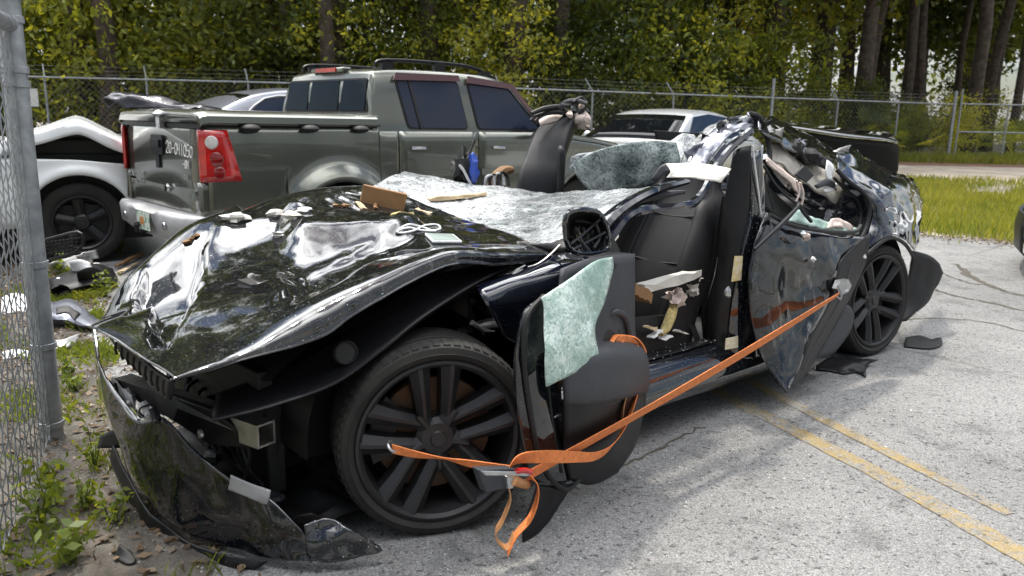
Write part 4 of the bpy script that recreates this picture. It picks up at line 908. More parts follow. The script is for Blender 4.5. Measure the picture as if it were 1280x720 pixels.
tr.add('body_moulding', join(fbox(T, 1.76, 2.62, -.035, -.012, .84, .90), fbox(T, 2.67, 3.62, -.035, -.012, .84, .90)), m_green)
tr.add('cab_shell', join(fbox(T, 1.55, 3.7, .06, TW - .06, .45, 1.2)), m_plastd)
# greenhouse
prof = [(1.50, 1.25), (1.515, 1.5), (1.56, 1.70), (1.66, 1.775), (2.2, 1.80), (2.8, 1.79), (3.05, 1.755), (3.22, 1.68), (3.75, 1.25)]
pr = crom(prof, 4); G = []
for u, z in pr:
    z = max(z, 1.245); h = z - 1.24; v1 = .03 + .135 * h / .54; row = [(.03, 1.235)] + [(.03 + .135 * (h * q) / .54, 1.24 + h * q) for q in (.0, .3, .6, .88)] + [(v1 + .012, z - .016), (v1 + .06, z), (TW * .3, z + .012), (TW / 2, z + .016)]
    row = row + [(TW - a, b) for a, b in row[:-1][::-1]]; G.append([T.w(u, a, b) for a, b in row])
tr.add('cab_roof', gridmesh(np.array(G)), m_green, sh=50)
def win(nm, pts, parent, m=m_skyglass, off=.008):
    s = tr.add('window_seal', glass_poly(T, rounded(pts, .05), cabv, off, .02), m_plastd, parent)
    c = np.mean(pts, axis=0); pp = [tuple(np.array(c) + (np.array(p) - c) * np.array([.955, .93])) for p in pts]
    return tr.add('pane', glass_poly(T, rounded(pp, .045), cabv, off + .004, .01), m, parent)
win('w', [(1.86, 1.265), (2.555, 1.262), (2.50, 1.715), (1.79, 1.70)], dr); win('w', [(2.67, 1.262), (3.50, 1.262), (3.14, 1.68), (2.61, 1.715)], df)
tr.add('window_post', glass_poly(T, [(1.985, 1.27), (2.015, 1.27), (1.945, 1.70), (1.92, 1.70)], cabv, .020, .012), m_plastd, dr)
for pts, par in (([(1.755, 1.69), (2.515, 1.71), (2.505, 1.765), (1.80, 1.755)], dr), ([(2.60, 1.70), (3.15, 1.665), (3.50, 1.30), (3.55, 1.30), (3.18, 1.715), (2.62, 1.765)], df)):
    P = [T.w(u, cabv(z) - .022 - .012 * (1.77 - z), z) for u, z in pts]; tr.add('rain_visor', prism(P, -T.b * .012), m_visor, par, smooth=False)
def rearwin(v0, v1, off, m, nm='rear_window'):
    def uu(z): return float(np.interp(z, [1.25, 1.5, 1.70], [1.50, 1.515, 1.56])) - off
    P = [T.w(uu(z), v, z) for v, z in rounded([(v0, 1.40), (v1, 1.40), (v1 - (.0 if v1 < TW * .6 else .06), 1.70), (v0 + (.06 if v0 < .3 else 0), 1.70)], .04)]
    return tr.add(nm, prism(P, -T.a * .006), m)
rw = rearwin(.13, TW - .13, .004, m_plastd, 'rear_window')
for a, b in ((.17, .60), (.63, 1.17), (1.20, TW - .17)):
    P = [T.w(float(np.interp(z, [1.25, 1.5, 1.70], [1.50, 1.515, 1.56])) - .012, v, z) for v, z in ((a, 1.42), (b, 1.42), (b - .02, 1.685), (a + .02, 1.685))]; tr.add('pane', prism(P, -T.a * .006), m_glass, rw)
tr.add('windscreen', prism([T.w(u, v, z) for u, v, z in ((3.26, .24, 1.665), (3.26, TW - .24, 1.665), (3.73, TW - .10, 1.275), (3.73, .10, 1.275))], T.a * .008 + T.c * .008), m_glass)
tr.add('brake_light', fbox(T, 1.535, 1.58, .72, 1.08, 1.765, 1.80), m_red); tr.add('brake_light_housing', fbox(T, 1.545, 1.64, .60, 1.20, 1.762, 1.805), m_green, bevel=.015)
for v in (.245, TW - .245):
    tr.add('roof_rail', join(tube([T.w(1.66, v, 1.79), T.w(1.72, v, 1.855), T.w(2.2, v, 1.872), T.w(2.75, v, 1.856), T.w(3.06, v, 1.76)], .02, 8, 5, .75), *[fbox(T, u, u + .12, v - .02, v + .02, 1.78, z) for u, z in ((1.72, 1.85), (2.30, 1.87), (2.86, 1.83))]), m_plast)
# front end
def hoodz(u): return float(np.interp(u, [3.6, 3.75, 4.3, 4.8, 4.97, 5.02], [1.25, 1.245, 1.19, 1.12, 1.03, .85]))
usf = arch_us(3.67, 5.0, [aF], 18)
g = gridmesh(side_grid(T, usf, arch_fn(.47, [aF]), lambda u: hoodz(u) - .06, lambda u, z: tv(u, z) + .10 * max(0, (u - 4.55) / .45) ** 2, 10))
tr.add('front_fender', g, m_green, solid=.02, off=-1); tr.add('front_fender', mir(g), m_green, solid=.02, off=1)
tr.add('bonnet', gridmesh(np.array([[T.w(u, v, hoodz(u) - (.055 if e == 0 else .012 if e == 1 else 0) + .03 * (1 - abs(2 * v / TW - 1) ** 2)) for e, v in ((0, .02 + .10 * max(0, (u - 4.55) / .45) ** 2), (1, .09), (2, .3), (2, .9), (2, 1.5), (1, TW - .09), (0, TW - .02 - .10 * max(0, (u - 4.55) / .45) ** 2))] for u in np.linspace(3.66, 5.02, 12)])), m_green, solid=.015, off=-1)
tr.add('front_bumper', fbox(T, 4.9, 5.12, .0, TW, .42, .68), m_bump, bevel=.05); tr.add('grille', fbox(T, 4.93, 5.02, .3, TW - .3, .69, .98), m_plast); 
for v in (.05, TW - .28): tr.add('headlamp', fbox(T, 4.86, 5.0, v, v + .23, .70, .95), m_clear, bevel=.03)
a = tube([T.w(3.42, -.0, 1.26), T.w(3.42, -.16, 1.28)], .03, 8, 1); b = blob(T.w(3.40, -.17, 1.33), (.10, .10, .095), 3, .05); 
tr.add('wing_mirror', join(a, b), m_plast, df); tr.add('wing_mirror', mir(join(a, b)), m_plast)
tr.add('chassis', join(fbox(T, .1, 4.9, .4, .55, .36, .5), fbox(T, .1, 4.9, TW - .55, TW - .4, .36, .5), fbox(T, 1.05, 1.19, .2, TW - .2, .32, .44)), m_plastd)
for u in (aR[0], aF[0]):
    for v, dg in ((.03, 42.5 + 180), (TW - .03, 42.5)): put_wheel(tr, T.w(u, v, .375), dg, 0, 'truck', .375, .215, .24, 'p', 5)

# ------------------------------------------------------------------ other cars
def car(name, label, cat, fr, paint, spec, group=None):
    """u forward from the rear axle, v left of the middle line"""
    t = Thing(name, label, cat, fr.o, group); S = spec; wd = S.get('w', .9); wb = S['wb']; rw_ = S['r']; ar = [(0, rw_, rw_ + .07), (wb, rw_, rw_ + .07)]
    u0, u1 = -S['ro'], wb + S['fo']
    def ztop(u): return float(np.interp(u, [p[0] for p in S['top']], [p[1] for p in S['top']]))
    def hw(u): return wd * (1 - .16 * max(0, (u - (wb + .1)) / S['fo']) ** 2.2 - .13 * max(0, (-u - .1) / S['ro']) ** 2.2)
    def sidev(u, z): return hw(u) - .03 * max(0, (z - ztop(u) * .62) / .4) ** 1.3 - .035 * max(0, (.5 - z) / .3) + S.get('flare', 0) * sum(math.exp(-((math.hypot(u - c, z - rw_) - r - .03) / .05) ** 2) for c, _, r in ar)
    for sg in (1, -1):
        us = arch_us(u0 + .02, u1 - .02, ar, 34); G = side_grid(fr, us, arch_fn(lambda u: S.get('sill', .24) + .12 * max(0, (u - wb - .4)), ar), lambda u: ztop(u) - .05, lambda u, z: sg * sidev(u, z), 9)
        t.add('body_side', gridmesh(G if sg < 0 else G[::-1]), paint, solid=.012)
    def toprow(u): z = ztop(u); h = hw(u) - .03 * max(0, (z - .05 - z * .62) / .4) ** 1.3; return [fr.w(u, k, zz) for k, zz in ((h, z - .05), (h - .03, z - .018), (h - .10, z), (h * .45, z + .025), (0, z + .032), (-h * .45, z + .025), (-h + .10, z), (-h + .03, z - .018), (-h, z - .05))]
    cf, cr_ = S['gh'][-1][0], S['gh'][0][0]
    if not S.get('nohood'): t.add('bonnet', gridmesh(np.array([toprow(u) for u in np.linspace(cf - .25, u1 - .02, 12)])), paint, solid=.01)
    t.add('boot_lid', gridmesh(np.array([toprow(u) for u in np.linspace(u0 + .02, cr_ + .2, 8)])), paint, solid=.01)
    for nm, ue, sg in (('front_bumper', u1, 1), ('rear_bumper', u0, -1)):
        zt_ = ztop(ue - sg * .02) - .02; h = hw(ue - sg * .02)
        t.add(nm, gridmesh(np.array([[fr.w(ue + sg * (.07 * (1 - (v / h) ** 2) - .02) + sg * dx, v, z) for dx, z in ((-.04, .22), (.02, .28), (.04, .48), (.02, .62), (-.02, zt_))] for v in np.linspace(-h, h, 11)])), S.get('bump', paint), solid=.012)
        for v in (-h + .02, h - .30): t.add('headlamp' if sg > 0 else 'rear_lamp', fbox(fr, ue - .06 if sg > 0 else ue - .01, ue + .01 if sg > 0 else ue + .06, v, v + .28, zt_ - .17, zt_ - .05), m_clear if sg > 0 else m_red, bevel=.02)
    t.add('underbody', fbox(fr, u0 + .1, u1 - .1, -wd + .12, wd - .12, .2, .52), m_plastd)
    for c, _, r in ar: t.add('wheel_housing', gridmesh(np.array([[fr.w(c + math.cos(a) * r, v, rw_ + math.sin(a) * r) for a in np.linspace(-.2, math.pi + .2, 14)] for v in (-wd + .03, wd - .03)])), m_plastd)
    # greenhouse
    gh = crom(S['gh'], 5); zr = max(p[1] for p in S['gh']); ins = S.get('ins', .2)
    def gv(u, z): zb_ = ztop(u) - .03; return hw(u) - .04 - ins * max(0, z - zb_) / max(.1, zr - zb_)
    rows = []
    for u, z in gh:
        zb_ = ztop(u) - .03; z = max(z, zb_ + .01); row = [(gv(u, zb_ + (z - zb_) * q), zb_ + (z - zb_) * q) for q in (0, .3, .6, .85)]; e = gv(u, z); row += [(e - .015, z - .015 if z - zb_ > .05 else z), (e - .07, z), (e * .45, z + .02), (0, z + .026)]
        row += [(-a, b) for a, b in row[:-1][::-1]]; rows.append([fr.w(u, a, b) for a, b in row])
    t.add('roof', gridmesh(np.array(rows)), S.get('roofpaint', paint), sh=50)
    for pts in S['win']:
        for sg in (1, -1):
            P = [fr.w(u, sg * (gv(u, z) + .008), z) for u, z in rounded(pts, .04)]; w_ = t.add('side_window', prism(P, fr.b * sg * -.006), S.get('glass', m_glass), smooth=False)
            if S.get('trim'): t.add('window_trim', tube([fr.w(u, sg * (gv(u, z) + .012), z) for u, z in pts[2:] + pts[:1]], .011, 6, 3), m_chrome, w_)
    (ua, za), (ub, zb2) = S['ws']
    for (ua, za), (ub, zb2), nm in ((*S['ws'], 'windscreen'), (*S['rs'], 'rear_window')):
        sgn = 1 if nm == 'windscreen' else -1; off = np.array(fr.a) * sgn * .012 + fr.c * .012
        P = []
        for u, z, k in ((ua, za, .9), (ub, zb2, .93)): e = gv(u, z) - .02; P.append([fr.w(u, v, z + .022 * (1 - (v / e) ** 2)) + off for v in np.linspace(-e * k / .93, e * k / .93, 9)])
        t.add(nm, patch(P, 4, 1), S.get('wsglass', m_glass), solid=.006)
    for sg in (1, -1):
        if S.get('mirror'):
            um, zm = S['mirror']; v = sg * (hw(um) + .09); m_ = t.add('wing_mirror', join(blob(fr.w(um, v, zm), (.075, .085, .07), 4, .05), tube([fr.w(um + .02, sg * (hw(um) - .06), zm - .05), fr.w(um, v, zm - .03)], .02, 6, 1)), paint)
        t.add('door_handle', join(*[tube([fr.w(u - .08, sg * (sidev(u, ztop(u) - .14) + .012), ztop(u) - .14), fr.w(u + .08, sg * (sidev(u, ztop(u) - .14) + .012), ztop(u) - .14)], .013, 6, 1) for u in S.get('handles', (.5, 1.35))]), paint)
        for c in (0, wb): put_wheel(t, fr.w(c, sg * (wd - .03), rw_), fr.deg if sg > 0 else fr.deg + 180, 0, 'car%.2f' % rw_, rw_, rw_ * .66, .21, S.get('sty', 'p'), 5)
    return t
def place(px_, py_, Y, deg, u, v, z):
    """frame of a car whose own point (u,v,z) is seen at a picture position at distance Y"""
    P = atY(px_, py_, Y); fr = Frame((0, 0, 0), deg); o = P - fr.w(u, v, 0); return Frame((o[0], o[1], 0), deg)
sed = dict(w=.91, wb=2.75, r=.33, ro=.95, fo=.9, top=[(-.95, .90), (-.7, 1.0), (0, 1.02), (1.6, .97), (2.4, .93), (3.0, .86), (3.45, .72), (3.66, .60)],
           gh=[(-.55, 1.0), (-.1, 1.22), (.35, 1.38), (.9, 1.45), (1.4, 1.43), (1.75, 1.33), (2.45, .93)], win=[[(.02, 1.03), (1.0, 1.0), (1.0, 1.38), (.45, 1.34)], [(1.04, 1.0), (1.98, .985), (1.62, 1.33), (1.04, 1.385)]], ws=((1.72, 1.345), (2.35, .99)), rs=((.30, 1.36), (-.35, 1.09)), mirror=(2.0, 1.03), trim=True)
# silver car: its left front quarter looks at us
frS = place(833, 162, 12.2, 230, 2.42, .72, .97); frS.o[2] = ground_z(*frS.o[:2])
dS = dict(sed); dS.update(glass=m_skyglass, roofpaint=m_silver, trim=False, win=[[(.05, 1.03), (1.98, .985), (1.60, 1.345), (1.05, 1.40), (.45, 1.355)]])
car('sedan', 'silver white car with raised bonnet line parked between the pickup and the back fence', 'car', frS, m_silver, dS)
# grey car behind the pickup
frG = place(352, 104, 10.4, 38, .75, -.55, 1.63); frG.o[2] = ground_z(*frG.o[:2]) + .0
kz = 1.13
dG = dict(sed); dG.update(trim=True, glass=m_skyglass, top=[(a, b * kz) for a, b in sed['top']], gh=[(a, b * kz) for a, b in sed['gh']], win=[[(a, b * kz) for a, b in q] for q in sed['win']], ws=tuple((a, b * kz) for a, b in sed['ws']), rs=tuple((a, b * kz) for a, b in sed['rs']), mirror=(2.0, 1.16))
car('sedan', 'grey blue car with chrome window line, roof showing above the bed cover', 'car', frG, m_dgrey, dG)
# white damaged vehicle on the left
wS = atY(103, 278, 7.2); frW = Frame((wS[0], wS[1], 0), 28); o_ = frW.w(-2.6, .86, 0); frW = Frame((o_[0], o_[1], ground_z(o_[0], o_[1])), 28); frW.o[2] = wS[2] - .365
frW.o[2] = min(frW.o[2], ground_z(frW.o[0], frW.o[1]) + .02)
dW = dict(w=.90, wb=2.6, r=.365, ro=.9, fo=.68, flare=.035, sill=.34, nohood=True, top=[(-.9, .95), (0, 1.02), (2.0, 1.0), (2.6, .98), (3.1, .93), (3.28, .80)],
          gh=[(-.85, 1.0), (-.7, 1.5), (-.3, 1.70), (.6, 1.74), (1.2, 1.70), (1.5, 1.60), (2.05, 1.0)], win=[[(-.6, 1.06), (.3, 1.06), (.3, 1.60), (-.5, 1.58)], [(.4, 1.06), (1.75, 1.05), (1.4, 1.58), (.4, 1.61)]], ws=((1.45, 1.6), (2.0, 1.06)), rs=((-.72, 1.5), (-.84, 1.08)), mirror=(1.75, 1.15))
suv = car('utility_vehicle', 'white utility vehicle with buckled bonnet and missing front end, left of the pickup', 'car', frW, m_white, dW)
rows = [[frW.w(u, v, z + .02 * math.sin(v * 4 + u * 3)) for u, z in ((2.02, 1.02), (2.08, 1.10), (2.35, 1.19), (2.56, 1.27), (2.68, 1.27), (2.90, 1.15), (3.12, 1.03), (3.30, .95))] for v in (-.90, -.84, -.5, .0, .5, .84)]
rows[0] = [p - np.array([0, 0, .11 * min(1, max(.1, (p[2] - .98) / .2))]) for p in rows[0]]
suv.add('buckled_bonnet', patch(rows, 4, 5, .012, 4, 3), m_white, solid=.02, label='white bonnet folded up in the middle by the crash')
suv.add('shade_filler', fbox(frW, 2.12, 3.05, -.70, .74, .92, 1.12), m_plastd, bevel=.03)  # dark block added in place of the shade under the raised bonnet
suv.add('engine_bay', fbox(frW, 2.15, 3.1, -.72, .72, .5, .99), m_plastd, bevel=.03)
suv.add('bonnet_stay', tube([frW.w(2.2, -.80, 1.0), frW.w(2.62, -.70, 1.2)], .012, 6, 1), m_plastd)
# vehicle whose nose just enters at the right edge
frR = place(1282, 304, 8.2, 148, 3.62, -.2, .45); frR.o[2] = ground_z(*frR.o[:2])
car('sedan', 'white car nose with dark bumper just entering at the right edge', 'car', frR, m_white, dict(sed, bump=m_plast))

# ------------------------------------------------------------------ the wrecked black car
from mathutils.bvhtree import BVHTree
W = Frame((-.2463, 2.6349, 0), -138.731)
X = lambda x, y, v: W.hit(x, y, v=v)
XU = lambda x, y, u: W.hit(x, y, u=u)
XZ = lambda x, y, z: W.hit(x, y, z=z)
def R_(*pts): return [X(*p) for p in pts]
car_ = Thing('wrecked_car', 'crushed glossy black car with its roof torn off and doors hanging open', 'wrecked car', W.w(-1.5, -.95, 0))
A = car_.add

# bonnet: edge, crease, crown, far edge
US = [.86, .75, .62, .36, .08, -.2, -.45, -.72]
rows = [R_((212, 476, -.06), (262, 463, -.06), (310, 449, -.06), (400, 423, -.05), (460, 384, -.05), (560, 333, -.05), (625, 332, -.06), (690, 323, -.08)),
        R_((212, 468, -.10), (255, 452, -.10), (305, 432, -.11), (400, 380, -.115), (470, 345, -.115), (555, 312, -.11), (620, 313, -.11), (684, 314, -.12)),
        [W.w(u, -.50, z) for u, z in zip(US, (.705, .74, .785, .865, .905, .93, .945, .95))],
        [W.w(u, -.92, z) for u, z in zip(US, (.69, .73, .78, .885, .94, .98, 1.0, 1.005))],
        R_((137, 404, -1.32), (145, 376, -1.34), (168, 342, -1.35), (234, 288, -1.35), (285, 266, -1.35), (338, 248, -1.36), (395, 240, -1.38), (450, 233, -1.42)),
        [W.w(min(u, .38 + .1 * u) - .02, -1.66, z) for u, z in zip(US, (.52, .58, .64, .76, .82, .87, .90, .92))]]
RR = np.array(rows); B1 = np.array([crom(r, 18) for r in RR]); HG = np.array([crom(B1[:, j], 18) for j in range(B1.shape[1])]).transpose(1, 0, 2)
def in_poly(p, poly):
    x, y = p; c = False; n = len(poly); dm = 9
    for i in range(n):
        x1, y1 = poly[i]; x2, y2 = poly[(i + 1) % n]
        if (y1 > y) != (y2 > y) and x < (x2 - x1) * (y - y1) / (y2 - y1) + x1: c = not c
        l2 = (x2 - x1) ** 2 + (y2 - y1) ** 2; t = min(1, max(0, ((x - x1) * (x2 - x1) + (y - y1) * (y2 - y1)) / l2)); dm = min(dm, math.hypot(x - x1 - t * (x2 - x1), y - y1 - t * (y2 - y1)))
    return dm if c else -dm
DENTS = []
for zz, poly in ((.80, ((158, 372), (188, 330), (232, 296), (300, 284), (338, 290), (302, 322), (258, 342), (238, 376), (204, 406), (188, 404), (192, 368))), (.90, ((356, 298), (420, 301), (525, 304), (475, 326), (432, 346), (402, 372), (350, 374), (364, 342)))):
    q = [W.loc(XZ(x, y, zz))[:2] for x, y in poly]; DENTS.append((q, np.mean(q, axis=0), .17 if zz < .85 else .25))
for i in range(HG.shape[0]):
    for j in range(HG.shape[1]):
        u, v, z = W.loc(HG[i, j]); f = min(1, max(0, (-v - .20) / .2)) * min(1, max(0, (v + 1.75) / .25)); e = min(1, max(0, (.90 - u) / .12))
        q = .58 * u + .8 * v
        d = 0
        for q_, c_, k_ in DENTS:
            wn = in_poly((u + .02 * mnoise.noise(Vector((u * 9, v * 9, 4))), v), q_); ww = .045 if k_ < .2 else .11; wn = min(1, max(0, (wn + ww * .4) / ww)); wn = wn * wn * (3 - 2 * wn)
            d -= wn * (max(-.075, min(.075, k_ * ((u - c_[0]) * .45 + (v - c_[1]) * .89))) + .010) * min(1, max(0, (-v - .18) / .2))
        d += .010 * math.sin(2 * math.pi * q / .62 + 2.6 + 1.2 * mnoise.noise(Vector((u * 1.6, v * 1.6, 2.0)))) * f * e
        d += .011 * math.exp(-abs(v + .52 - .18 * (u - .2)) / .035) * f * e * (.5 + .5 * math.sin(u * 6 + 1)) + .005 * math.exp(-abs(v + 1.12 + .22 * u) / .04) * f
        d += .006 * mnoise.noise(Vector((u * 2.6, v * 2.6, 5.0))) * f + .0045 * (abs(mnoise.noise(Vector((u * 9, v * 5, 1.0)))) - .2) * (.4 + .6 * f)
        HG[i, j, 2] += d
        if i < 24: HG[i, j] += W.b * .006 * mnoise.noise(Vector((u * 14, 3, 1)))
hv, hf = gridmesh(HG)
hood = A('bonnet', (hv, hf), m_hood, solid=.006, off=0, sh=60, label='buckled black bonnet strewn with broken glass and dust')
A('bonnet_frame', gridmesh(np.array([[W.w(u, v, z - .075 - (.02 if k % 2 else 0)) for k, (v, z) in enumerate(zip((-.14, -.3, -.6, -1.0, -1.4, -1.62), zz))] for u, zz in ((.55, (.70, .69, .69, .68, .62, .60)), (.4, (.80, .83, .86, .87, .82, .76)), (-.1, (.90, .91, .92, .95, .95, .86)), (-.6, (.91, .94, .95, .98, .99, .9)))])), m_plastd, hood)
hb = BVHTree.FromPolygons([tuple(p) for p in hv], hf)
# windscreen collapsed on the scuttle
WR = [R_((692, 304, -.12), (645, 306, -.40), (590, 292, -.75), (535, 272, -1.10), (452, 243, -1.42)),
      R_((725, 288, -.14), (672, 290, -.48), (612, 276, -.85), (552, 258, -1.2), (468, 233, -1.52)),
      R_((765, 262, -.16), (705, 266, -.56), (640, 255, -.95), (572, 244, -1.3), (485, 222, -1.62)),
      R_((845, 232, -.20), (765, 237, -.60), (690, 241, -1.0), (610, 233, -1.38), (505, 214, -1.74))]
RR = np.array(WR); B1 = np.array([crom(r, 12) for r in RR]); WG = np.array([crom(B1[:, j], 14) for j in range(B1.shape[1])]).transpose(1, 0, 2)
WG = crumple(WG, .014, 4, 3); WG = crumple(WG, .004, 16, 5, True)
wv, wf = gridmesh(WG); ws = A('windscreen', (wv, wf), m_wind, solid=.005, label='white crazed windscreen sagging across the scuttle', sh=0)
wb = BVHTree.FromPolygons([tuple(p) for p in wv], wf)
def on(x, y, b=None):
    """where the sight line at a picture position meets bonnet or windscreen"""
    best = None
    for t in ([b] if b else [hb, wb]):
        h = t.ray_cast(Vector(CAMP), Vector(ray(x, y)))
        if h[0] is not None and (best is None or h[3] < best[2]): best = (np.array(h[0]), np.array(h[1]) if h[1].z > 0 else -np.array(h[1]), h[3])
    return (best[0], best[1]) if best else (X(x, y, -.9), np.array([0, 0, 1.0]))
# the plastic arch strip left bare by the missing wing
al = A('arch_liner', patch([R_((272, 492, -.30), (330, 470, -.28), (400, 436, -.24), (460, 394, -.22), (530, 350, -.2), (600, 332, -.18), (640, 328, -.16)), R_((266, 512, -.20), (330, 490, -.18), (405, 463, -.15), (470, 420, -.13), (535, 376, -.12), (600, 342, -.12), (640, 330, -.12)), R_((266, 524, -.10), (340, 506, -.08), (418, 478, -.06), (478, 436, -.06), (528, 397, -.07), (590, 357, -.08), (638, 333, -.1)), R_((267, 526, -.13), (340, 508, -.11), (418, 481, -.09), (478, 439, -.09), (528, 400, -.10), (590, 360, -.11), (638, 336, -.12))], 6), m_grey if False else m_plast, solid=.006)
A('grommet', join(lathe([(0, .002), (.030, .002), (.036, .008), (.042, .0)], X(432, 441, -.105), np.array(W.b) * .85 + W.a * .3 + W.c * .25, (0, 0, 1), 24)), m_plastd, al)
# wheel well, inner structure, suspension
A('wheel_housing', join(gridmesh(np.array([[W.w(.0 + math.cos(a) * .42, v, .36 + math.sin(a) * .43) for a in np.linspace(-.1, math.pi + .1, 20)] for v in (-.16, -.55)])), fbox(W, -.44, .44, -.62, -.50, .15, .86)), m_plastd, kind=None)
A('front_subframe', join(fbox(W, -.5, .34, -1.35, -.5, .18, .42), fbox(W, .1, .34, -1.5, -.35, .22, .60)), m_plastd, bevel=.02)
A('radiator', fbox(W, .40, .47, -1.40, -.36, .13, .50), m_plastd, bevel=.008)
A('radiator_support', prism([W.w(.56, v, z) for v, z in ((-1.5, .50), (-.20, .52), (-.20, .64), (-1.5, .60))], W.a * -.05), m_plastd, bevel=.006)
A('undertray', patch([[W.w(um * k_, v, z) for k_, z in ((1, .10), (.85, .07), (.65, .09), (.4, .12))] for v, um in ((-1.3, .66), (-1.0, .70), (-.6, .66), (-.35, .54), (-.16, .42))], 5, 5, .03, 7, 3, True), m_plastd, solid=.008)
for k in range(10):
    v0 = -1.3 + .085 * k + rng.uniform(-.03, .03); A('coolant_hose', tube([W.w(.44, v0, .45 - .02 * k), W.w(.50 + rng.uniform(-.03, .03), v0 + .06, .36), W.w(.51, v0 + .10, .24 + rng.uniform(-.04, .04)), W.w(.48, v0 + .16, .16)], rng.uniform(.005, .014), 7, 5), (m_plastd, m_plast, m_grey, m_plastd)[k % 4])
for k in range(5): A('loose_fragment', blob(W.w(.46 + rng.uniform(-.08, .04), -.95 + .15 * k, .13), (.05, .035, .02), k, .6, 9, 6), (m_plast, m_grey, m_plastd)[k % 3])
A('frunk_tub', fbox(W, -.55, .3, -1.45, -.5, .4, .80), m_plastd, bevel=.04)
A('strut', join(tube([X(560, 470, -.3), X(605, 400, -.35), X(622, 372, -.4)], .035, 12, 1), lathe([(0, .03), (.07, .02), (.075, 0), (.05, -.03)], X(612, 388, -.34), (0, 0, 1), (1, 0, 0), 20)), m_plastd)
A('control_arm', tube([X(575, 415, -.2), X(612, 404, -.28), X(640, 410, -.32)], [.014, .022, .012], 10, 3), m_alu)
A('bracket', tube([X(590, 403, -.05), X(604, 412, -.06), X(618, 414, -.08)], [.010, .008, .003], 8, 2), m_alu)
for k in range(7):
    x0, y0 = 300 + 34 * k, 545 - 12 * k; A('wiring', tube([X(x0, y0, -.4), X(x0 + 12, y0 + 22, -.36), X(x0 + 6, y0 + 55, -.38)], .006, 6, 4), m_plastd)
put_wheel(car_, W.w(.03, .055, .352), -138.731 + 0 - 22, math.radians(0), 'wreck', .352, .286, .265, 'v', 5, spin=math.radians(-4))
put_wheel(car_, W.w(-3.374, .0, .385), -138.731 - 5, math.radians(2), 'wreck', .352, .286, .265, 'v', 5, spin=math.radians(31))
put_wheel(car_, W.w(.0, -1.86, .352), 41.27, 0, 'wreck'); put_wheel(car_, W.w(-3.374, -1.88, .39), 41.27, 0, 'wreck')
# bumper beam and nose
p0 = X(333, 543, -.24); p1 = W.w(.735, -1.05, .405); d = p1 - p0; d /= np.linalg.norm(d); sN = np.cross(d, [0, 0, 1.0]); sN /= np.linalg.norm(sN); h_ = np.array([0, 0, .040]); sN = sN * .036
def sq(p, k=1): return [p - sN * k - h_ * k, p + sN * k - h_ * k, p + sN * k + h_ * k, p - sN * k + h_ * k]
V = np.array(sq(p0) + sq(p1) + sq(p0, .82) + sq(p0 + d * .12, .82)); Fb = [(i, (i + 1) % 4, 4 + (i + 1) % 4, 4 + i) for i in range(4)] + [(4, 5, 6, 7)] + [(i, (i + 1) % 4, 8 + (i + 1) % 4, 8 + i)[::-1] for i in range(4)] + [(8 + i, 8 + (i + 1) % 4, 12 + (i + 1) % 4, 12 + i)[::-1] for i in range(4)] + [(12, 13, 14, 15)]
A('bumper_beam', (V, Fb), m_alu, smooth=False, label='bare aluminium bumper beam with open square end')
A('beam_bracket', prism(R_((205, 492, -.75), (262, 512, -.40), (300, 540, -.32), (300, 560, -.32), (262, 556, -.42), (205, 520, -.75)), W.a * -.03), m_alu if False else m_plast, bevel=.006)
A('bolt', lathe([(0, .012), (.014, .010), (.016, .0)], X(256, 541, -.42) + W.a * .01, W.a, (0, 0, 1), 10), m_alu)
gt = A('grille_strip', patch([R_((128, 396, -1.15), (145, 418, -.98), (170, 440, -.75), (192, 460, -.5), (216, 476, -.22)), R_((133, 410, -1.13), (150, 432, -.96), (172, 455, -.74), (192, 475, -.5), (214, 492, -.22)), R_((140, 424, -1.12), (158, 448, -.95), (178, 468, -.74), (196, 488, -.5), (212, 500, -.24))], 5), m_plast, solid=.012)
for k in range(9):
    t = k / 8; a = X(150 + 60 * t, 436 + 50 * t, -.95 + .70 * t); A('rib', tube([a + [0, 0, .028] + W.a * .012, a + W.a * .016, a - [0, 0, .02] + W.a * .012], .005, 5, 1), m_plastd, gt)
bc = A('front_bumper', patch([R_((118, 412, -1.22), (126, 462, -.97), (150, 497, -.78), (174, 525, -.62), (205, 522, -.5), (246, 565, -.42), (291, 600, -.28), (334, 622, -.15), (388, 673, -.02)),
                              R_((119, 450, -1.22), (130, 497, -.92), (148, 530, -.78), (170, 556, -.64), (212, 566, -.5), (249, 600, -.4), (291, 628, -.28), (333, 650, -.14), (387, 682, -.02)),
                              R_((124, 485, -1.17), (140, 530, -.9), (154, 562, -.8), (172, 592, -.66), (212, 612, -.5), (251, 642, -.4), (291, 660, -.27), (334, 680, -.13), (387, 692, -.02)),
                              R_((134, 515, -1.12), (150, 556, -.9), (162, 590, -.8), (182, 622, -.66), (214, 652, -.5), (253, 674, -.4), (292, 688, -.27), (336, 698, -.13), (387, 701, -.01))], 6, 5, .010, 5, 2), m_side, solid=.007, label='torn front bumper cover hanging down to the ground')
A('bumper_flap', patch([R_((288, 594, -.26), (312, 604, -.20), (338, 613, -.14)), R_((287, 603, -.27), (311, 614, -.20), (336, 623, -.14)), R_((285, 612, -.28), (310, 622, -.2), (333, 632, -.15))], 4), m_bump, bc, solid=.004, off=1)
A('bumper_lip', patch([R_((140, 556, -1.0), (160, 596, -.84), (190, 642, -.62), (230, 674, -.45), (282, 692, -.25), (334, 702, -.12)), R_((137, 572, -1.02), (158, 614, -.86), (184, 655, -.66), (226, 690, -.46), (278, 706, -.25), (325, 709, -.13)), R_((142, 588, -1.0), (164, 632, -.84), (190, 668, -.66), (228, 700, -.48), (276, 716, -.26), (310, 715, -.17))], 6, 5, .012, 6, 8), m_plast, bc, solid=.007)
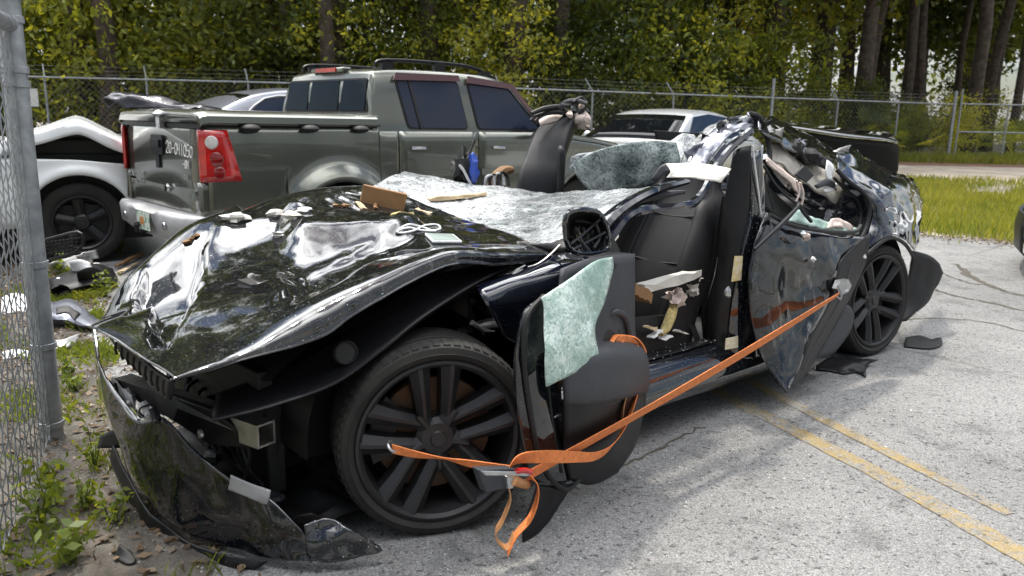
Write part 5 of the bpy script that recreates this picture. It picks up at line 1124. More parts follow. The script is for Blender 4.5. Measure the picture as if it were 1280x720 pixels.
A('bumper_corner', patch([R_((380, 655, -.03), (410, 648, .0), (440, 662, .05), (480, 686, .085)), R_((384, 675, -.02), (412, 672, .02), (444, 678, .06), (478, 688, .09)), R_((386, 702, -.01), (415, 704, .03), (446, 698, .07), (474, 691, .09))], 6, 6, .018, 11, 4, True), m_black, bc, solid=.005)
hl = A('headlamp', patch([R_((138, 470, -.93), (156, 488, -.80), (178, 505, -.62), (198, 512, -.5)), R_((140, 482, -.94), (157, 502, -.82), (176, 522, -.66), (198, 520, -.53))], 5, 5, .01, 12, 1), m_clear, label='broken headlamp cluster open in the bumper')
A('headlamp_trim', tube(R_((136, 476, -.9), (150, 496, -.78), (173, 525, -.62)), .006, 6, 4), m_chrome, hl); A('headlamp_trim', tube(R_((118, 410, -1.2), (120, 425, -1.15), (123, 450, -1.0)), .006, 6, 4), m_chrome, hl)
for k in range(5): A('lamp_innards', tube(R_((146 + 11 * k, 478 + 8 * k, -.9 + .1 * k), (152 + 11 * k, 492 + 8 * k, -.88 + .1 * k), (148 + 12 * k, 500 + 7 * k, -.86 + .1 * k)), [.012, .016, .008], 7, 3), m_bump if k % 2 else m_plast, hl)
A('washer_loop', tube([X(186 + 12 * math.cos(t), 514 + 7 * math.sin(t), -.58) for t in np.linspace(0, 5.6, 12)], .004, 5, 2), m_plastd, hl)
A('hanging_undertray', patch([R_((126, 545, -1.1), (146, 535, -1.0), (160, 532, -.95)), R_((122, 560, -1.12), (146, 560, -1.0), (162, 558, -.94))], 4), m_plastd, solid=.006)
# left wing remnant below the mirror
A('wing', patch([R_((602, 352, -.12), (640, 339, -.11), (690, 318, -.09), (730, 319, -.06), (765, 318, -.05)), R_((597, 361, -.03), (640, 349, .0), (696, 334, .02), (730, 330, .02), (762, 328, .01)), R_((606, 379, .02), (648, 370, .035), (692, 357, .05), (728, 350, .05), (758, 345, .04)), R_((618, 400, .0), (655, 394, .02), (690, 384, .03), (725, 375, .03), (752, 370, .02)), R_((629, 421, -.02), (660, 440, -.02), (690, 460, -.02), (720, 460, 0), (750, 440, 0))], 6, 6, .006, 7, 6), m_blue, solid=.005, label='crumpled remnant of the left front wing')
# driver's door
door_ = A('front_door', patch([R_((700, 336, .2), (735, 323, .17), (765, 318, .14), (788, 317, .10)), R_((697, 380, .22), (735, 375, .19), (765, 372, .16), (788, 366, .11)), R_((698, 428, .24), (735, 426, .21), (765, 424, .17), (789, 420, .12)), R_((699, 446, .27), (728, 440, .27), (768, 434, .225), (798, 436, .17)), R_((700, 456, .31), (735, 450, .315), (772, 444, .28), (804, 448, .20)), R_((702, 476, .325), (735, 474, .33), (772, 468, .295), (806, 464, .21)), R_((704, 495, .325), (735, 496, .33), (772, 490, .295), (806, 483, .205)), R_((704, 500, .30), (735, 501, .30), (770, 496, .26), (803, 488, .18))], 4, 6), m_grey, solid=.02, off=-1, label='open driver door showing its grey inner trim')
A('lower_trim', patch([R_((702, 499, .30), (735, 500, .305), (770, 495, .265), (803, 487, .18)), R_((702, 530, .285), (735, 532, .275), (768, 528, .24), (799, 516, .16)), R_((702, 566, .26), (735, 570, .24), (762, 568, .2), (788, 556, .14)), R_((708, 598, .24), (728, 603, .22), (745, 600, .19), (767, 588, .14))], 5, 6), m_plast, door_, solid=.02, off=-1)
A('door_frame', patch([R_((677, 373, .24), (686, 371, .23), (700, 368, .21)), R_((655, 392, .24), (672, 400, .25), (697, 410, .24)), R_((644, 440, .24), (664, 450, .26), (698, 460, .25)), R_((645, 500, .25), (668, 508, .27), (700, 512, .26)), R_((653, 555, .25), (676, 566, .27), (704, 570, .255)), R_((663, 596, .25), (684, 604, .26), (710, 604, .24))], 6), m_side, door_, solid=.02)
A('door_seal', tube(R_((680, 370, .255), (662, 390, .27), (655, 420, .275), (657, 470, .28), (664, 520, .285), (674, 570, .285), (690, 600, .28), (708, 612, .27), (724, 600, .25)), .009, 8, 4), m_plastd, door_)
A('door_seal', tube(R_((687, 395, .25), (684, 440, .262), (686, 490, .27), (692, 540, .27), (702, 590, .265)), .007, 8, 4), m_plastd, door_)
A('door_skin_flap', patch([R_((672, 606, .26), (695, 606, .26), (718, 604, .24)), R_((664, 630, .265), (684, 634, .26), (704, 624, .25)), R_((655, 660, .27), (670, 662, .265), (686, 652, .26)), R_((653, 678, .27), (660, 676, .27), (668, 670, .265))], 4, 4, .006, 12, 2), m_plast, door_, solid=.005)
A('door_latch', tube(R_((693, 522, .285), (697, 519, .285), (706, 519, .282), (709, 522, .28), (700, 524, .285)), .003, 6, 2), m_steel, door_); A('trim_clip', blob(X(733, 509, .25), .010, 1, .1), m_plastd, door_)
A('pull_handle', tube(R_((762, 396, .185), (770, 390, .19), (781, 396, .17), (786, 415, .165), (788, 436, .17), (783, 452, .20), (772, 456, .23)), [.008, .013, .014, .014, .014, .013, .010], 10, 5), m_grey, door_)
A('pull_cup', prism(R_((752, 398, .182), (763, 392, .172), (772, 396, .165), (775, 430, .178), (768, 442, .21), (753, 442, .225)), W.b * .006), m_plastd, door_, smooth=False)
A('top_trim', patch([R_((737, 321, .18), (762, 315, .155), (788, 316, .11)), R_((742, 341, .2), (766, 332, .175), (789, 330, .12)), R_((748, 352, .19), (768, 344, .165), (788, 340, .11))], 4), m_plast, door_, solid=.008, off=1)
GG = [R_((676, 372, .28), (714, 347, .26), (745, 326, .22), (766, 321, .18)), R_((680, 388, .30), (714, 374, .29), (743, 353, .25), (766, 338, .205)), R_((681, 428, .335), (711, 415, .33), (736, 394, .29), (755, 375, .24)), R_((681, 455, .345), (709, 446, .345), (733, 430, .33), (743, 412, .29)), R_((682, 483, .345), (706, 472, .345), (729, 461, .34), (749, 450, .32))]
A('door_glass', patch(GG, 6, 6, .006, 9, 3), m_teal, door_, solid=.006, label='sheet of crumbled green laminated glass folded over the door', sh=0)
# door mirror without its cover
mir_ = A('door_mirror', tube([X(x, y, .09) for x, y in ((707, 300), (706, 276), (712, 265), (730, 262), (748, 266), (757, 280), (761, 300), (757, 312), (735, 317), (716, 314), (707, 300))], .010, 10, 4), m_black, label='door mirror torn open, its glass gone')
A('mirror_shell', patch([[X(x, y, v) for x, y, v in r] for r in (((708, 300, .085), (707, 276, .085), (714, 266, .085), (732, 264, .085), (748, 268, .085), (756, 282, .085), (760, 306, .085)), ((716, 298, -.02), (716, 280, -.03), (720, 274, -.03), (732, 272, -.03), (742, 275, -.03), (748, 284, -.02), (750, 300, -.01)), ((725, 312, .0), (726, 306, -.03), (728, 300, -.04), (732, 298, -.04), (736, 298, -.04), (740, 302, -.03), (744, 312, .0)))], 4, 4), m_plastd, mir_, solid=.004)
for k, pts in enumerate([((713, 305, .09), (732, 290, .06), (752, 272, .08)), ((716, 312, .09), (735, 302, .06), (757, 290, .09)), ((722, 285, .05), (726, 300, .07), (738, 315, .09)), ((745, 280, .08), (750, 296, .07), (742, 310, .09)), ((718, 276, .03), (735, 278, .05), (752, 286, .06)), ((728, 316, .08), (728, 300, .05), (724, 282, .03))]): A('mirror_bracket', tube(R_(*pts), .0055, 6, 3), m_grey if k < 4 else m_plastd, mir_)
for k in range(5): A('mirror_part', blob(X(719 + 5 * k, 288 + (k * 7) % 13, .05), (.012, .012, .015), k, .3, 8, 6), m_yel if k == 1 else m_plastd, mir_)
A('mirror_stalk', prism(R_((757, 292, .08), (764, 290, .06), (776, 314, .05), (770, 322, .08), (755, 316, .1)), W.b * -.03), m_plast, mir_, bevel=.004)
A('scuttle_trim', patch([R_((640, 305, -.35), (680, 305, -.15), (705, 300, -.05)), R_((665, 312, -.28), (690, 313, -.10), (708, 312, -.0))], 3), m_plastd, solid=.008)
A('loose_wire', tube(R_((700, 306, .0), (686, 320, .0), (672, 330, .0), (660, 334, .0)), .003, 5, 4), m_alu)
# pillars
A('windscreen_pillar', tube(R_((742, 302, -.08), (757, 277, -.08), (785, 254, -.09), (820, 237, -.11), (858, 227, -.13)), [.034, .038, .036, .034, .022], 7, 4, .6), m_blue, label='left windscreen pillar bent down and back')
A('pillar_trim', tube(R_((770, 262, -.2), (800, 250, -.22), (832, 243, -.24), (855, 240, -.25)), [.012, .018, .018, .010], 8, 4), m_grey)
A('door_aperture', tube(R_((752, 316, -.04), (768, 292, -.04), (784, 272, -.04), (806, 262, -.05), (842, 258, -.06), (866, 254, -.07), (880, 238, -.08), (893, 213, -.10), (912, 187, -.12), (938, 164, -.14)), [.018, .023, .018, .021, .016, .022, .016, .021, .017, .022], 6, 3), m_blue)
A('roof_rail', patch([R_((853, 208, -.42), (868, 186, -.44), (890, 164, -.46), (918, 150, -.48), (952, 144, -.5)), R_((864, 212, -.36), (880, 190, -.38), (900, 168, -.40), (926, 155, -.42), (956, 150, -.44)), R_((876, 216, -.32), (892, 194, -.34), (909, 174, -.36), (932, 162, -.38), (958, 158, -.4))], 6, 6, .022, 8, 2, True), m_dgrey, solid=.012, sh=25, label='grey roof rail peeled upward above the driver seat')
A('roof_rail_lip', tube(R_((878, 222, -.25), (896, 196, -.27), (912, 178, -.28), (935, 166, -.3)), .012, 8, 4), m_blue)
for k_, (x_, y_, v_, sz) in enumerate([(850, 212, -.3, .05), (866, 190, -.42, .06), (884, 170, -.46, .07), (902, 160, -.42, .05), (922, 150, -.45, .07), (940, 146, -.4, .06), (955, 152, -.3, .05), (972, 165, -.3, .05), (890, 206, -.2, .05), (1000, 180, -.45, .06)]):
    c_ = X(x_, y_, v_); sz *= .75; rr_ = rng.normal(size=(3, 3, 3)) * sz * .35; A('torn_metal', patch([[c_ + W.a * sz * (i - 1) + W.c * sz * .6 * (j - 1) + rr_[i, j] for j in range(3)] for i in range(3)], 2, 2), (m_black, m_dgrey, m_plastd, m_alu)[k_ % 4 if k_ != 3 else 0], solid=.004, sh=20)
A('roof_edge_glass', patch([R_((846, 214, -.62), (862, 182, -.62), (884, 160, -.62), (915, 148, -.62), (945, 143, -.62)), R_((856, 212, -.5), (870, 186, -.5), (892, 163, -.52), (918, 151, -.54), (948, 146, -.55))], 5, 6, .008, 12, 4), m_wind, solid=.008)
A('roof_glass', patch([R_((716, 206, -.95), (735, 193, -.90), (772, 181, -.82), (812, 176, -.74), (845, 178, -.66)), R_((722, 222, -.93), (748, 210, -.88), (780, 203, -.80), (815, 199, -.72), (850, 200, -.64)), R_((738, 240, -.9), (762, 240, -.86), (792, 236, -.80), (822, 231, -.72), (848, 226, -.62))], 7, 7, .014, 7, 6), m_dteal, solid=.007, label='dark crazed roof glass standing up behind the windscreen', sh=0)
A('roof_glass_edge', patch([R_((714, 196, -.96), (724, 192, -.94), (740, 190, -.9)), R_((712, 210, -.97), (720, 214, -.95), (735, 204, -.92))], 3, 3, .008, 14, 4), m_wind, solid=.006)
A('far_pillar', patch([R_((838, 176, -1.0), (855, 168, -1.0), (868, 172, -1.0)), R_((842, 200, -.9), (854, 194, -.9), (866, 190, -.9)), R_((838, 224, -.8), (850, 222, -.8), (860, 214, -.8))], 4, 4, .02, 9, 4), m_wind, solid=.02)
A('far_side_panel', prism(R_((820, 163, -1.4), (852, 165, -1.4), (880, 166, -1.4), (876, 176, -1.4), (846, 174, -1.4), (822, 174, -1.4)), W.b * -.02), m_plastd, bevel=.004)
# centre pillar with trim and labels
A('centre_pillar', patch([R_((917, 190, -.14), (927, 184, -.11), (938, 182, -.09)), R_((908, 235, -.14), (922, 232, -.10), (936, 230, -.07)), R_((902, 270, -.14), (918, 270, -.09), (934, 270, -.06)), R_((897, 335, -.14), (910, 332, -.08), (922, 330, -.05)), R_((884, 385, -.15), (898, 385, -.09), (912, 384, -.05)), R_((880, 445, -.16), (893, 446, -.1), (906, 446, -.06))], 5, 5), m_plast, solid=.02, label='black trim of the centre pillar with the seat belt')
jb = A('door_jamb', patch([R_((936, 190, -.11), (944, 188, -.1), (950, 186, -.10)), R_((936, 270, -.08), (946, 270, -.07), (955, 272, -.07)), R_((922, 330, -.06), (934, 332, -.04), (948, 334, -.04)), R_((912, 385, -.06), (926, 388, -.03), (944, 392, -.03)), R_((905, 450, -.07), (925, 456, -.03), (950, 462, -.02))], 5, 4), m_black, solid=.02)
A('window_strip', tube(R_((941, 182, -.085), (944, 210, -.075), (948, 240, -.065), (951, 268, -.06)), .005, 6, 4), m_paper, jb)
A('certification_label', prism(R_((918, 320, -.03), (928, 320, -.03), (926, 350, -.03), (914, 352, -.03)), W.b * .003), m_yel, jb, smooth=False); A('tyre_label', prism(R_((907, 423, -.02), (922, 420, -.02), (922, 434, -.02), (906, 437, -.02)), W.b * .003), m_label, jb, smooth=False)
A('door_striker', join(blob(X(910, 366, -.02), (.018, .014, .026), 3, .3, 8, 6)), m_steel, jb)
A('seat_belt', ribbon(R_((906, 245, -.16), (898, 290, -.17), (890, 340, -.18), (880, 385, -.22), (884, 440, -.2)), np.array([W.a * .045] * 5), 5), m_plastd)
A('belt_webbing', ribbon(R_((862, 398, -.18), (872, 425, -.16), (884, 455, -.14)), np.array([W.a * .045] * 3), 4), m_plastd)
# sill and floor
A('sill', patch([[W.w(u, v, z) for v, z in ((-.20, .36), (-.12, .37), (-.06, .34), (-.02, .28), (.0, .21), (-.04, .155), (-.2, .14))] for u in (-.46, -.9, -1.5, -2.1, -2.72)], 4, 3, .006, 4, 2), m_black, solid=.004)
A('sill_plate', fbox(W, -1.9, -.75, -.16, -.09, .372, .380), m_plast, bevel=.003)
A('floor_pan', fbox(W, -3.9, .2, -1.75, -.2, .16, .30), m_plastd, bevel=.02)
A('battery_tray', fbox(W, -2.8, -.3, -1.6, -.3, .13, .17), m_plastd)
A('carpet', fbox(W, -2.6, -.5, -1.7, -.21, .30, .325), m_plastd)
A('dashboard', patch([[W.w(-.62 - .12 * k, v, z - .03 * k * k) for v in (-.2, -.6, -1.0, -1.4, -1.7)] for k, z in enumerate((.84, .88, .84, .74, .62))], 4, 3, .03, 5, 3), m_plastd, solid=.02)
A('steering_wheel', tube([W.w(-1.02 - .06 * math.sin(t), -.55 + .17 * math.cos(t), .80 + .17 * math.sin(t)) for t in np.linspace(0, 6.28, 17)], .014, 8, 2), m_fab)
A('console', fbox(W, -2.0, -.9, -1.06, -.86, .3, .56), m_plast, bevel=.03)
# seats
def seat(v0, v1, u0, lean=.42, top=1.30):
    rows = []
    for k, (z, dp, nar) in enumerate(((.36, .0, 0), (.46, .03, 0), (.60, .05, 0), (.78, .05, .0), (.95, .035, .02), (1.04, .02, .05), (1.12, .02, .11), (1.22, .03, .13), (top, .0, .15))):
        r = []; vc, hw_ = (v0 + v1) / 2, (v1 - v0) / 2 - nar
        ub = u0 - lean * (z - .36)
        for s in (-1, -.93, -.72, -.55, -.2, .2, .55, .72, .93, 1):
            bol = .0 if abs(s) < .5 else -.004 if abs(s) < .6 else .115 if .6 < abs(s) < .8 else .085 if abs(s) < .97 else -.08
            r.append(W.w(ub + (bol if z < 1.05 else bol * .25) + dp, vc + s * hw_, z))
        rows.append(r)
    b = A('seat_back', patch(rows, 4, 4), m_fab, solid=.08, off=-1)
    vc, hw_ = (v0 + v1) / 2, (v1 - v0) / 2
    for sd in (-.56, .56): A('seam', tube([W.w(u0 - lean * (z - .36) + dp_ + .006, vc + sd * (hw_ - n_), z) for z, dp_, n_ in ((.40, .012, 0), (.60, .05, 0), (.78, .05, 0), (.95, .035, .02), (1.04, .02, .05))], .006, 5, 3), m_plastd, b)
    A('seam', tube([W.w(u0 - lean * (1.0 - .036 * (1 - s * s) - .36) + .034, vc + s * hw_ * .8, 1.0 - .04 * (1 - s * s)) for s in np.linspace(-.8, .8, 9)], .005, 5, 2), m_plastd, b)
    A('seam', tube([W.w(u0 - lean * (.74 - .36) + .053 + (.0 if abs(s) < .5 else .05), vc + s * hw_, .74 - .03 * (1 - s * s) + .02) for s in np.linspace(-.62, .62, 9)], .004, 5, 2), m_plastd, b)
    A('seat_cushion', patch([[W.w(u0 + .5 * t, vc + s * hw_, .40 + (.07 if .6 < abs(s) < .95 else 0 if abs(s) < .6 else -.14) + .04 * t - (.1 if t > .95 else 0)) for s in (-1, -.9, -.7, -.5, 0, .5, .7, .9, 1)] for t in (-.1, .1, .35, .7, .95, 1.0)], 3, 3), m_fab, solid=.03, off=-1)
seat(-.80, -.17, -1.60, .52, 1.22); 
A('rear_bench', patch([[W.w(u, v, z) for v in (-.25, -.6, -.95, -1.3, -1.65)] for u, z in ((-2.3, .42), (-2.75, .46), (-2.85, .55), (-3.0, .85), (-3.05, 1.0))], 3, 3), m_fab, solid=.05)
pas = A('passenger_seat_back', patch([R_((686, 158, -1.36), (700, 153, -1.32), (722, 156, -1.22)), R_((674, 180, -1.36), (692, 178, -1.28), (712, 182, -1.2)), R_((660, 205, -1.34), (682, 205, -1.26), (703, 212, -1.18)), R_((648, 228, -1.32), (674, 230, -1.24), (701, 232, -1.16)), R_((640, 262, -1.3), (670, 268, -1.22), (701, 268, -1.14))], 5, 5), m_plast, solid=.09, off=-1, label='torn passenger seat back standing upright')
A('seat_rail', tube(R_((700, 184, -1.08), (702, 192, -1.06), (701, 220, -1.05), (699, 262, -1.05)), [.015, .022, .022, .022], 10, 4), m_plast, pas)
A('head_padding', tube(R_((676, 156, -1.35), (690, 151, -1.3), (710, 150, -1.24), (732, 148, -1.15)), [.03, .038, .03, .022], 12, 4), m_pink, pas)
A('torn_padding', patch([R_((718, 142, -1.2), (730, 138, -1.18), (736, 146, -1.16)), R_((722, 152, -1.2), (732, 152, -1.17), (738, 154, -1.15)), R_((722, 160, -1.2), (734, 162, -1.17), (733, 158, -1.15))], 3, 3, .03, 14, 4), m_pink, pas, solid=.02)
for k, pts in enumerate([((664, 142, -1.3), (680, 136, -1.28), (700, 133, -1.25), (722, 132, -1.2)), ((668, 146, -1.32), (690, 140, -1.27), (712, 141, -1.22), (730, 138, -1.18)), ((700, 137, -1.28), (708, 128, -1.25), (722, 126, -1.2), (734, 130, -1.15)), ((716, 128, -1.2), (726, 122, -1.2), (733, 127, -1.18)), ((672, 148, -1.3), (668, 152, -1.3), (664, 148, -1.3))]): A('torn_wiring', tube(R_(*pts), [.012, .016, .014, .012] if len(pts) == 4 else .010, 8, 4), m_plastd if k != 2 else m_grey, pas)
for k in range(7): A('torn_scrap', blob(X(702 + 5 * k, 133 + (k * 5) % 12, -1.2), (.018, .018, .016), k, .7, 8, 6), (m_grey, m_plastd, m_pink)[k % 3], pas)
# torn roof, headliner, hatch
A('roof_skin', patch([R_((938, 142, -.55), (958, 146, -.6), (985, 156, -.7), (1018, 172, -.75), (1052, 194, -.75)), R_((944, 148, -.40), (962, 156, -.42), (988, 168, -.46), (1018, 184, -.5), (1048, 204, -.55)), R_((950, 164, -.28), (968, 176, -.30), (992, 190, -.34), (1016, 200, -.4), (1040, 214, -.46))], 6, 5, .02, 8, 5), m_black, solid=.012, label='roof skin folded over and torn at the centre pillar')
A('roof_bar', tube(R_((936, 142, -.4), (952, 150, -.36), (962, 190, -.3), (958, 232, -.25), (966, 262, -.2)), .016, 8, 4), m_plastd)
A('rear_pillar_bar', tube(R_((955, 196, -.2), (975, 225, -.2), (1000, 245, -.22), (1030, 262, -.22)), [.02, .026, .026, .018], 8, 5), m_black)
A('rear_pillar_seal', tube(R_((954, 206, -.14), (970, 232, -.14), (992, 252, -.15), (1012, 262, -.16)), .007, 6, 4), m_plastd)
hd = A('headliner', patch([R_((958, 184, -.36), (968, 178, -.40), (990, 188, -.46), (1012, 200, -.48), (1034, 204, -.45), (1048, 214, -.4)), R_((962, 198, -.32), (978, 198, -.34), (998, 206, -.38), (1016, 214, -.40), (1036, 220, -.36), (1054, 226, -.34)), R_((974, 206, -.28), (988, 214, -.30), (1002, 222, -.32), (1018, 230, -.32), (1036, 238, -.30), (1054, 238, -.30)), R_((992, 218, -.26), (1000, 224, -.27), (1010, 232, -.28), (1022, 240, -.27), (1034, 248, -.26), (1044, 255, -.26))], 5, 5, .014, 9, 7), m_liner, solid=.012, label='beige headliner torn down over the rear seat')
A('liner_patch', prism(R_((992, 218, -.235), (1003, 207, -.26), (1015, 219, -.265), (1006, 228, -.24)), W.b * .012), m_plastd, hd, smooth=False)
A('liner_patch', patch([R_((1018, 232, -.25), (1030, 224, -.26), (1042, 226, -.25)), R_((1022, 236, -.24), (1034, 232, -.24), (1046, 238, -.24))], 3), m_grey, hd, solid=.008)
A('lamp_pod', join(blob(X(993, 186, -.38), (.06, .05, .045), 3, .3), blob(X(1010, 196, -.38), (.09, .06, .05), 5, .3)), m_plastd if True else None, hd, kind='stuff')
A('acoustic_pad', patch([R_((1000, 190, -.36), (1018, 192, -.38), (1038, 200, -.36)), R_((1006, 202, -.34), (1022, 206, -.35), (1038, 212, -.33))], 4, 4, .02, 12, 2), m_plastd, hd, solid=.02)
A('torn_fabric', patch([R_((1034, 200, -.3), (1040, 205, -.3), (1042, 212, -.3)), R_((1032, 214, -.28), (1036, 218, -.28), (1040, 220, -.28)), R_((1034, 224, -.27), (1037, 226, -.27), (1040, 222, -.27))], 3), m_paper, hd, solid=.006)
A('torn_fabric', patch([R_((1028, 236, -.25), (1036, 232, -.25), (1046, 228, -.25)), R_((1030, 240, -.24), (1038, 240, -.24), (1048, 232, -.24))], 3), m_paper, hd, solid=.006)
A('curtain_airbag', patch([R_((958, 196, -.18), (972, 208, -.18), (990, 222, -.18), (1000, 232, -.18)), R_((958, 203, -.17), (972, 216, -.17), (988, 230, -.17), (998, 244, -.17))], 4, 4, .01, 14, 5), m_pink, solid=.01)
A('torn_strands', tube(R_((996, 226, -.16), (999, 240, -.15), (995, 252, -.15)), .006, 6, 3), m_pink); A('torn_strands', tube(R_((1000, 228, -.16), (1004, 242, -.15), (1002, 256, -.15)), .007, 6, 3), m_pink)
ht = A('tailgate', patch([R_((966, 152, -1.5), (1010, 156, -1.5), (1060, 161, -1.5), (1106, 166, -1.5), (1118, 170, -1.5)), R_((971, 155, -1.08), (1014, 161, -1.08), (1062, 168, -1.08), (1109, 173, -1.08), (1121, 177, -1.1)), R_((973, 158, -1.04), (1015, 165, -1.04), (1062, 172, -1.04), (1110, 176, -1.04), (1122, 180, -1.07))], 4, 4), m_blue, solid=.02, label='black tailgate forced open and standing above the rear wing')
A('tailgate_lining', patch([R_((974, 160, -1.05), (1015, 167, -1.05), (1062, 174, -1.05), (1110, 178, -1.05), (1122, 181, -1.08)), R_((980, 176, -1.12), (1018, 186, -1.12), (1062, 194, -1.12), (1110, 197, -1.12), (1123, 196, -1.14)), R_((990, 200, -1.22), (1020, 212, -1.22), (1062, 220, -1.22), (1108, 220, -1.22), (1121, 214, -1.22))], 4, 4, .006, 6, 2), M('satin_black', (.002, .002, .0025), .55, spec=.06), ht, solid=.02)
A('tailgate_strut', tube(R_((1020, 210, -.8), (1030, 240, -.6)), .012, 8, 1), m_plastd)
# rear quarter and tail
QR = np.array([R_((1044, 191, -.45), (1063, 184, -.48), (1079, 194, -.50), (1098, 208, -.52), (1121, 217, -.56), (1141, 223, -.62)), R_((1052, 220, -.22), (1068, 222, -.18), (1086, 228, -.15), (1106, 229, -.13), (1130, 231, -.2), (1150, 239, -.38)), R_((1074, 236, -.12), (1085, 244, -.08), (1098, 250, -.04), (1115, 254, -.03), (1136, 257, -.1), (1152, 258, -.3)), R_((1086, 262, -.08), (1092, 264, -.04), (1102, 266, -.01), (1118, 268, -.01), (1137, 274, -.06), (1151, 275, -.25)), R_((1083, 288, -.06), (1090, 286, -.03), (1102, 284, .0), (1118, 281, .01), (1137, 288, -.05), (1149, 292, -.22)), R_((1076, 318, -.03), (1086, 311, .0), (1100, 300, .015), (1116, 294, .02), (1134, 303, -.03), (1144, 316, -.15))], float); QA = np.array([crom(r, 9) for r in QR]); QG = np.array([crom(QA[:, j], 9) for j in range(QA.shape[1])]).transpose(1, 0, 2)
QG = crumple(QG, .020, 4.2, 4); QG = crumple(QG, .009, 5.5, 9, True)
A('rear_quarter', gridmesh(QG), m_blue, solid=.006, label='crumpled rear quarter panel bulged over the rear wheel', sh=0)
A('quarter_seal', tube(R_((1046, 212, -.22), (1060, 226, -.16), (1078, 240, -.09), (1087, 256, -.06), (1084, 280, -.05), (1076, 300, -.04)), .014, 8, 5), m_plastd)
A('quarter_seal', tube(R_((1042, 222, -.24), (1056, 236, -.2), (1070, 248, -.15), (1077, 264, -.12), (1074, 284, -.1), (1068, 298, -.1)), .010, 8, 5), m_plastd)
A('arch_trim', tube(R_((1078, 322, .0), (1088, 314, .02), (1101, 303, .03), (1116, 297, .03), (1132, 306, .0), (1142, 322, -.1)), .012, 8, 5), m_plastd)
A('torn_metal', patch([R_((1044, 188, -.44), (1052, 184, -.46), (1062, 182, -.47)), R_((1048, 198, -.42), (1056, 196, -.44), (1066, 196, -.45)), R_((1050, 208, -.40), (1060, 206, -.4), (1072, 204, -.44))], 4, 4, .03, 14, 3, True), m_alu, solid=.006)
A('boot_floor', fbox(W, -4.1, -2.95, -1.65, -.32, .42, .60), m_plastd, bevel=.03)
A('tail_panel', patch([[W.w(-4.05 - .06 * math.sin(math.pi * (v + 1.8) / 1.4), v, z) for z in (.45, .62, .8, .95, 1.05)] for v in (-.42, -.7, -1.1, -1.5, -1.8)], 5, 5, .03, 5, 3, True), m_black, solid=.006)
A('rear_bumper_corner', patch([R_((1140, 313, -.12), (1158, 318, -.08), (1172, 328, -.05), (1178, 341, -.05)), R_((1137, 340, -.12), (1152, 345, -.08), (1164, 352, -.05), (1170, 358, -.05)), R_((1128, 372, -.12), (1140, 376, -.08), (1150, 380, -.05), (1158, 378, -.05)), R_((1116, 398, -.12), (1122, 402, -.08), (1128, 402, -.06), (1134, 398, -.06))], 5, 5, .01, 8, 1), m_plastd, solid=.012, label='black rear bumper corner hanging behind the wheel')
A('rear_wheel_housing', gridmesh(np.array([[W.w(-3.374 + math.cos(a) * .42, v, .40 + math.sin(a) * .42) for a in np.linspace(-.1, math.pi + .1, 18)] for v in (-.05, -.55)])), m_plastd)
# far flank, seen from elsewhere
for nm, u0, u1, z1 in (('far_wing', .12, -.45, .84), ('far_front_door', -.47, -1.55, .92), ('far_rear_door', -1.57, -2.65, .95), ('far_quarter', -2.67, -4.05, .98)):
    us = np.linspace(u0, u1, 9); fz = arch_fn(.24, [(0, .35, .42), (-3.374, .38, .42)])
    A(nm, gridmesh(np.array([[W.w(u, -1.88 - .04 * math.sin(math.pi * k / 6) + .02 * mnoise.noise(Vector((u * 4, k * .6, 3))), fz(u) + (z1 - .05 * (abs(u + 1) / 3) - fz(u)) * k / 6) for k in range(7)] for u in us])), m_black, solid=.01)
# rear door
RD = [R_((958, 266, -.02), (1000, 284, .0), (1040, 293, .03), (1079, 297, .06)), R_((943, 305, .0), (980, 314, .03), (1020, 320, .06), (1050, 327, .09)), R_((936, 350, .02), (965, 358, .05), (1003, 366, .08), (1037, 372, .12)), R_((938, 395, .04), (960, 405, .08), (986, 415, .11), (1013, 420, .15)), R_((949, 440, .08), (964, 453, .12), (980, 462, .16), (999, 460, .18)), R_((970, 474, .15), (977, 484, .19), (983, 491, .21), (988, 483, .21))]
rd = A('rear_door', patch(RD, 7, 7, .010, 6, 5), m_scr, solid=.008, label='scratched black rear door hanging by its latch')
A('door_return', patch([R_((1079, 297, .06), (1083, 294, .05), (1088, 291, .03)), R_((1050, 327, .09), (1066, 328, .07), (1081, 329, .04)), R_((1037, 372, .12), (1050, 374, .1), (1060, 376, .07)), R_((1013, 420, .15), (1026, 419, .13), (1038, 417, .1)), R_((999, 460, .18), (1004, 462, .17), (1009, 464, .15)), R_((988, 483, .21), (990, 483, .2), (992, 483, .19))], 5, 4), m_plast, rd, solid=.008)
A('return_crease', tube(R_((1066, 328, .075), (1050, 374, .105), (1026, 419, .135), (1004, 462, .175)), .005, 6, 4), m_grey, rd)
A('door_lower_trim', patch([R_((1056, 380, .02), (1062, 384, .02), (1066, 394, .02)), R_((1038, 414, .04), (1052, 414, .03), (1061, 414, .02)), R_((1014, 448, .06), (1030, 446, .05), (1042, 440, .03))], 4, 4), m_grey, rd, solid=.02)
A('waist_seal', tube(R_((962, 268, .03), (985, 280, .03), (1010, 286, .05), (1040, 290, .06), (1068, 290, .06), (1076, 282, .05)), .011, 8, 5), m_plastd, rd)
A('window_frame_bar', tube(R_((943, 312, .06), (960, 296, .06), (980, 277, .05), (998, 258, .04)), [.008, .013, .013, .009], 8, 4), m_plast, rd)
A('window_frame_bar', tube(R_((998, 255, .02), (1005, 266, .03), (1014, 277, .04)), .010, 8, 4), m_plastd, rd)
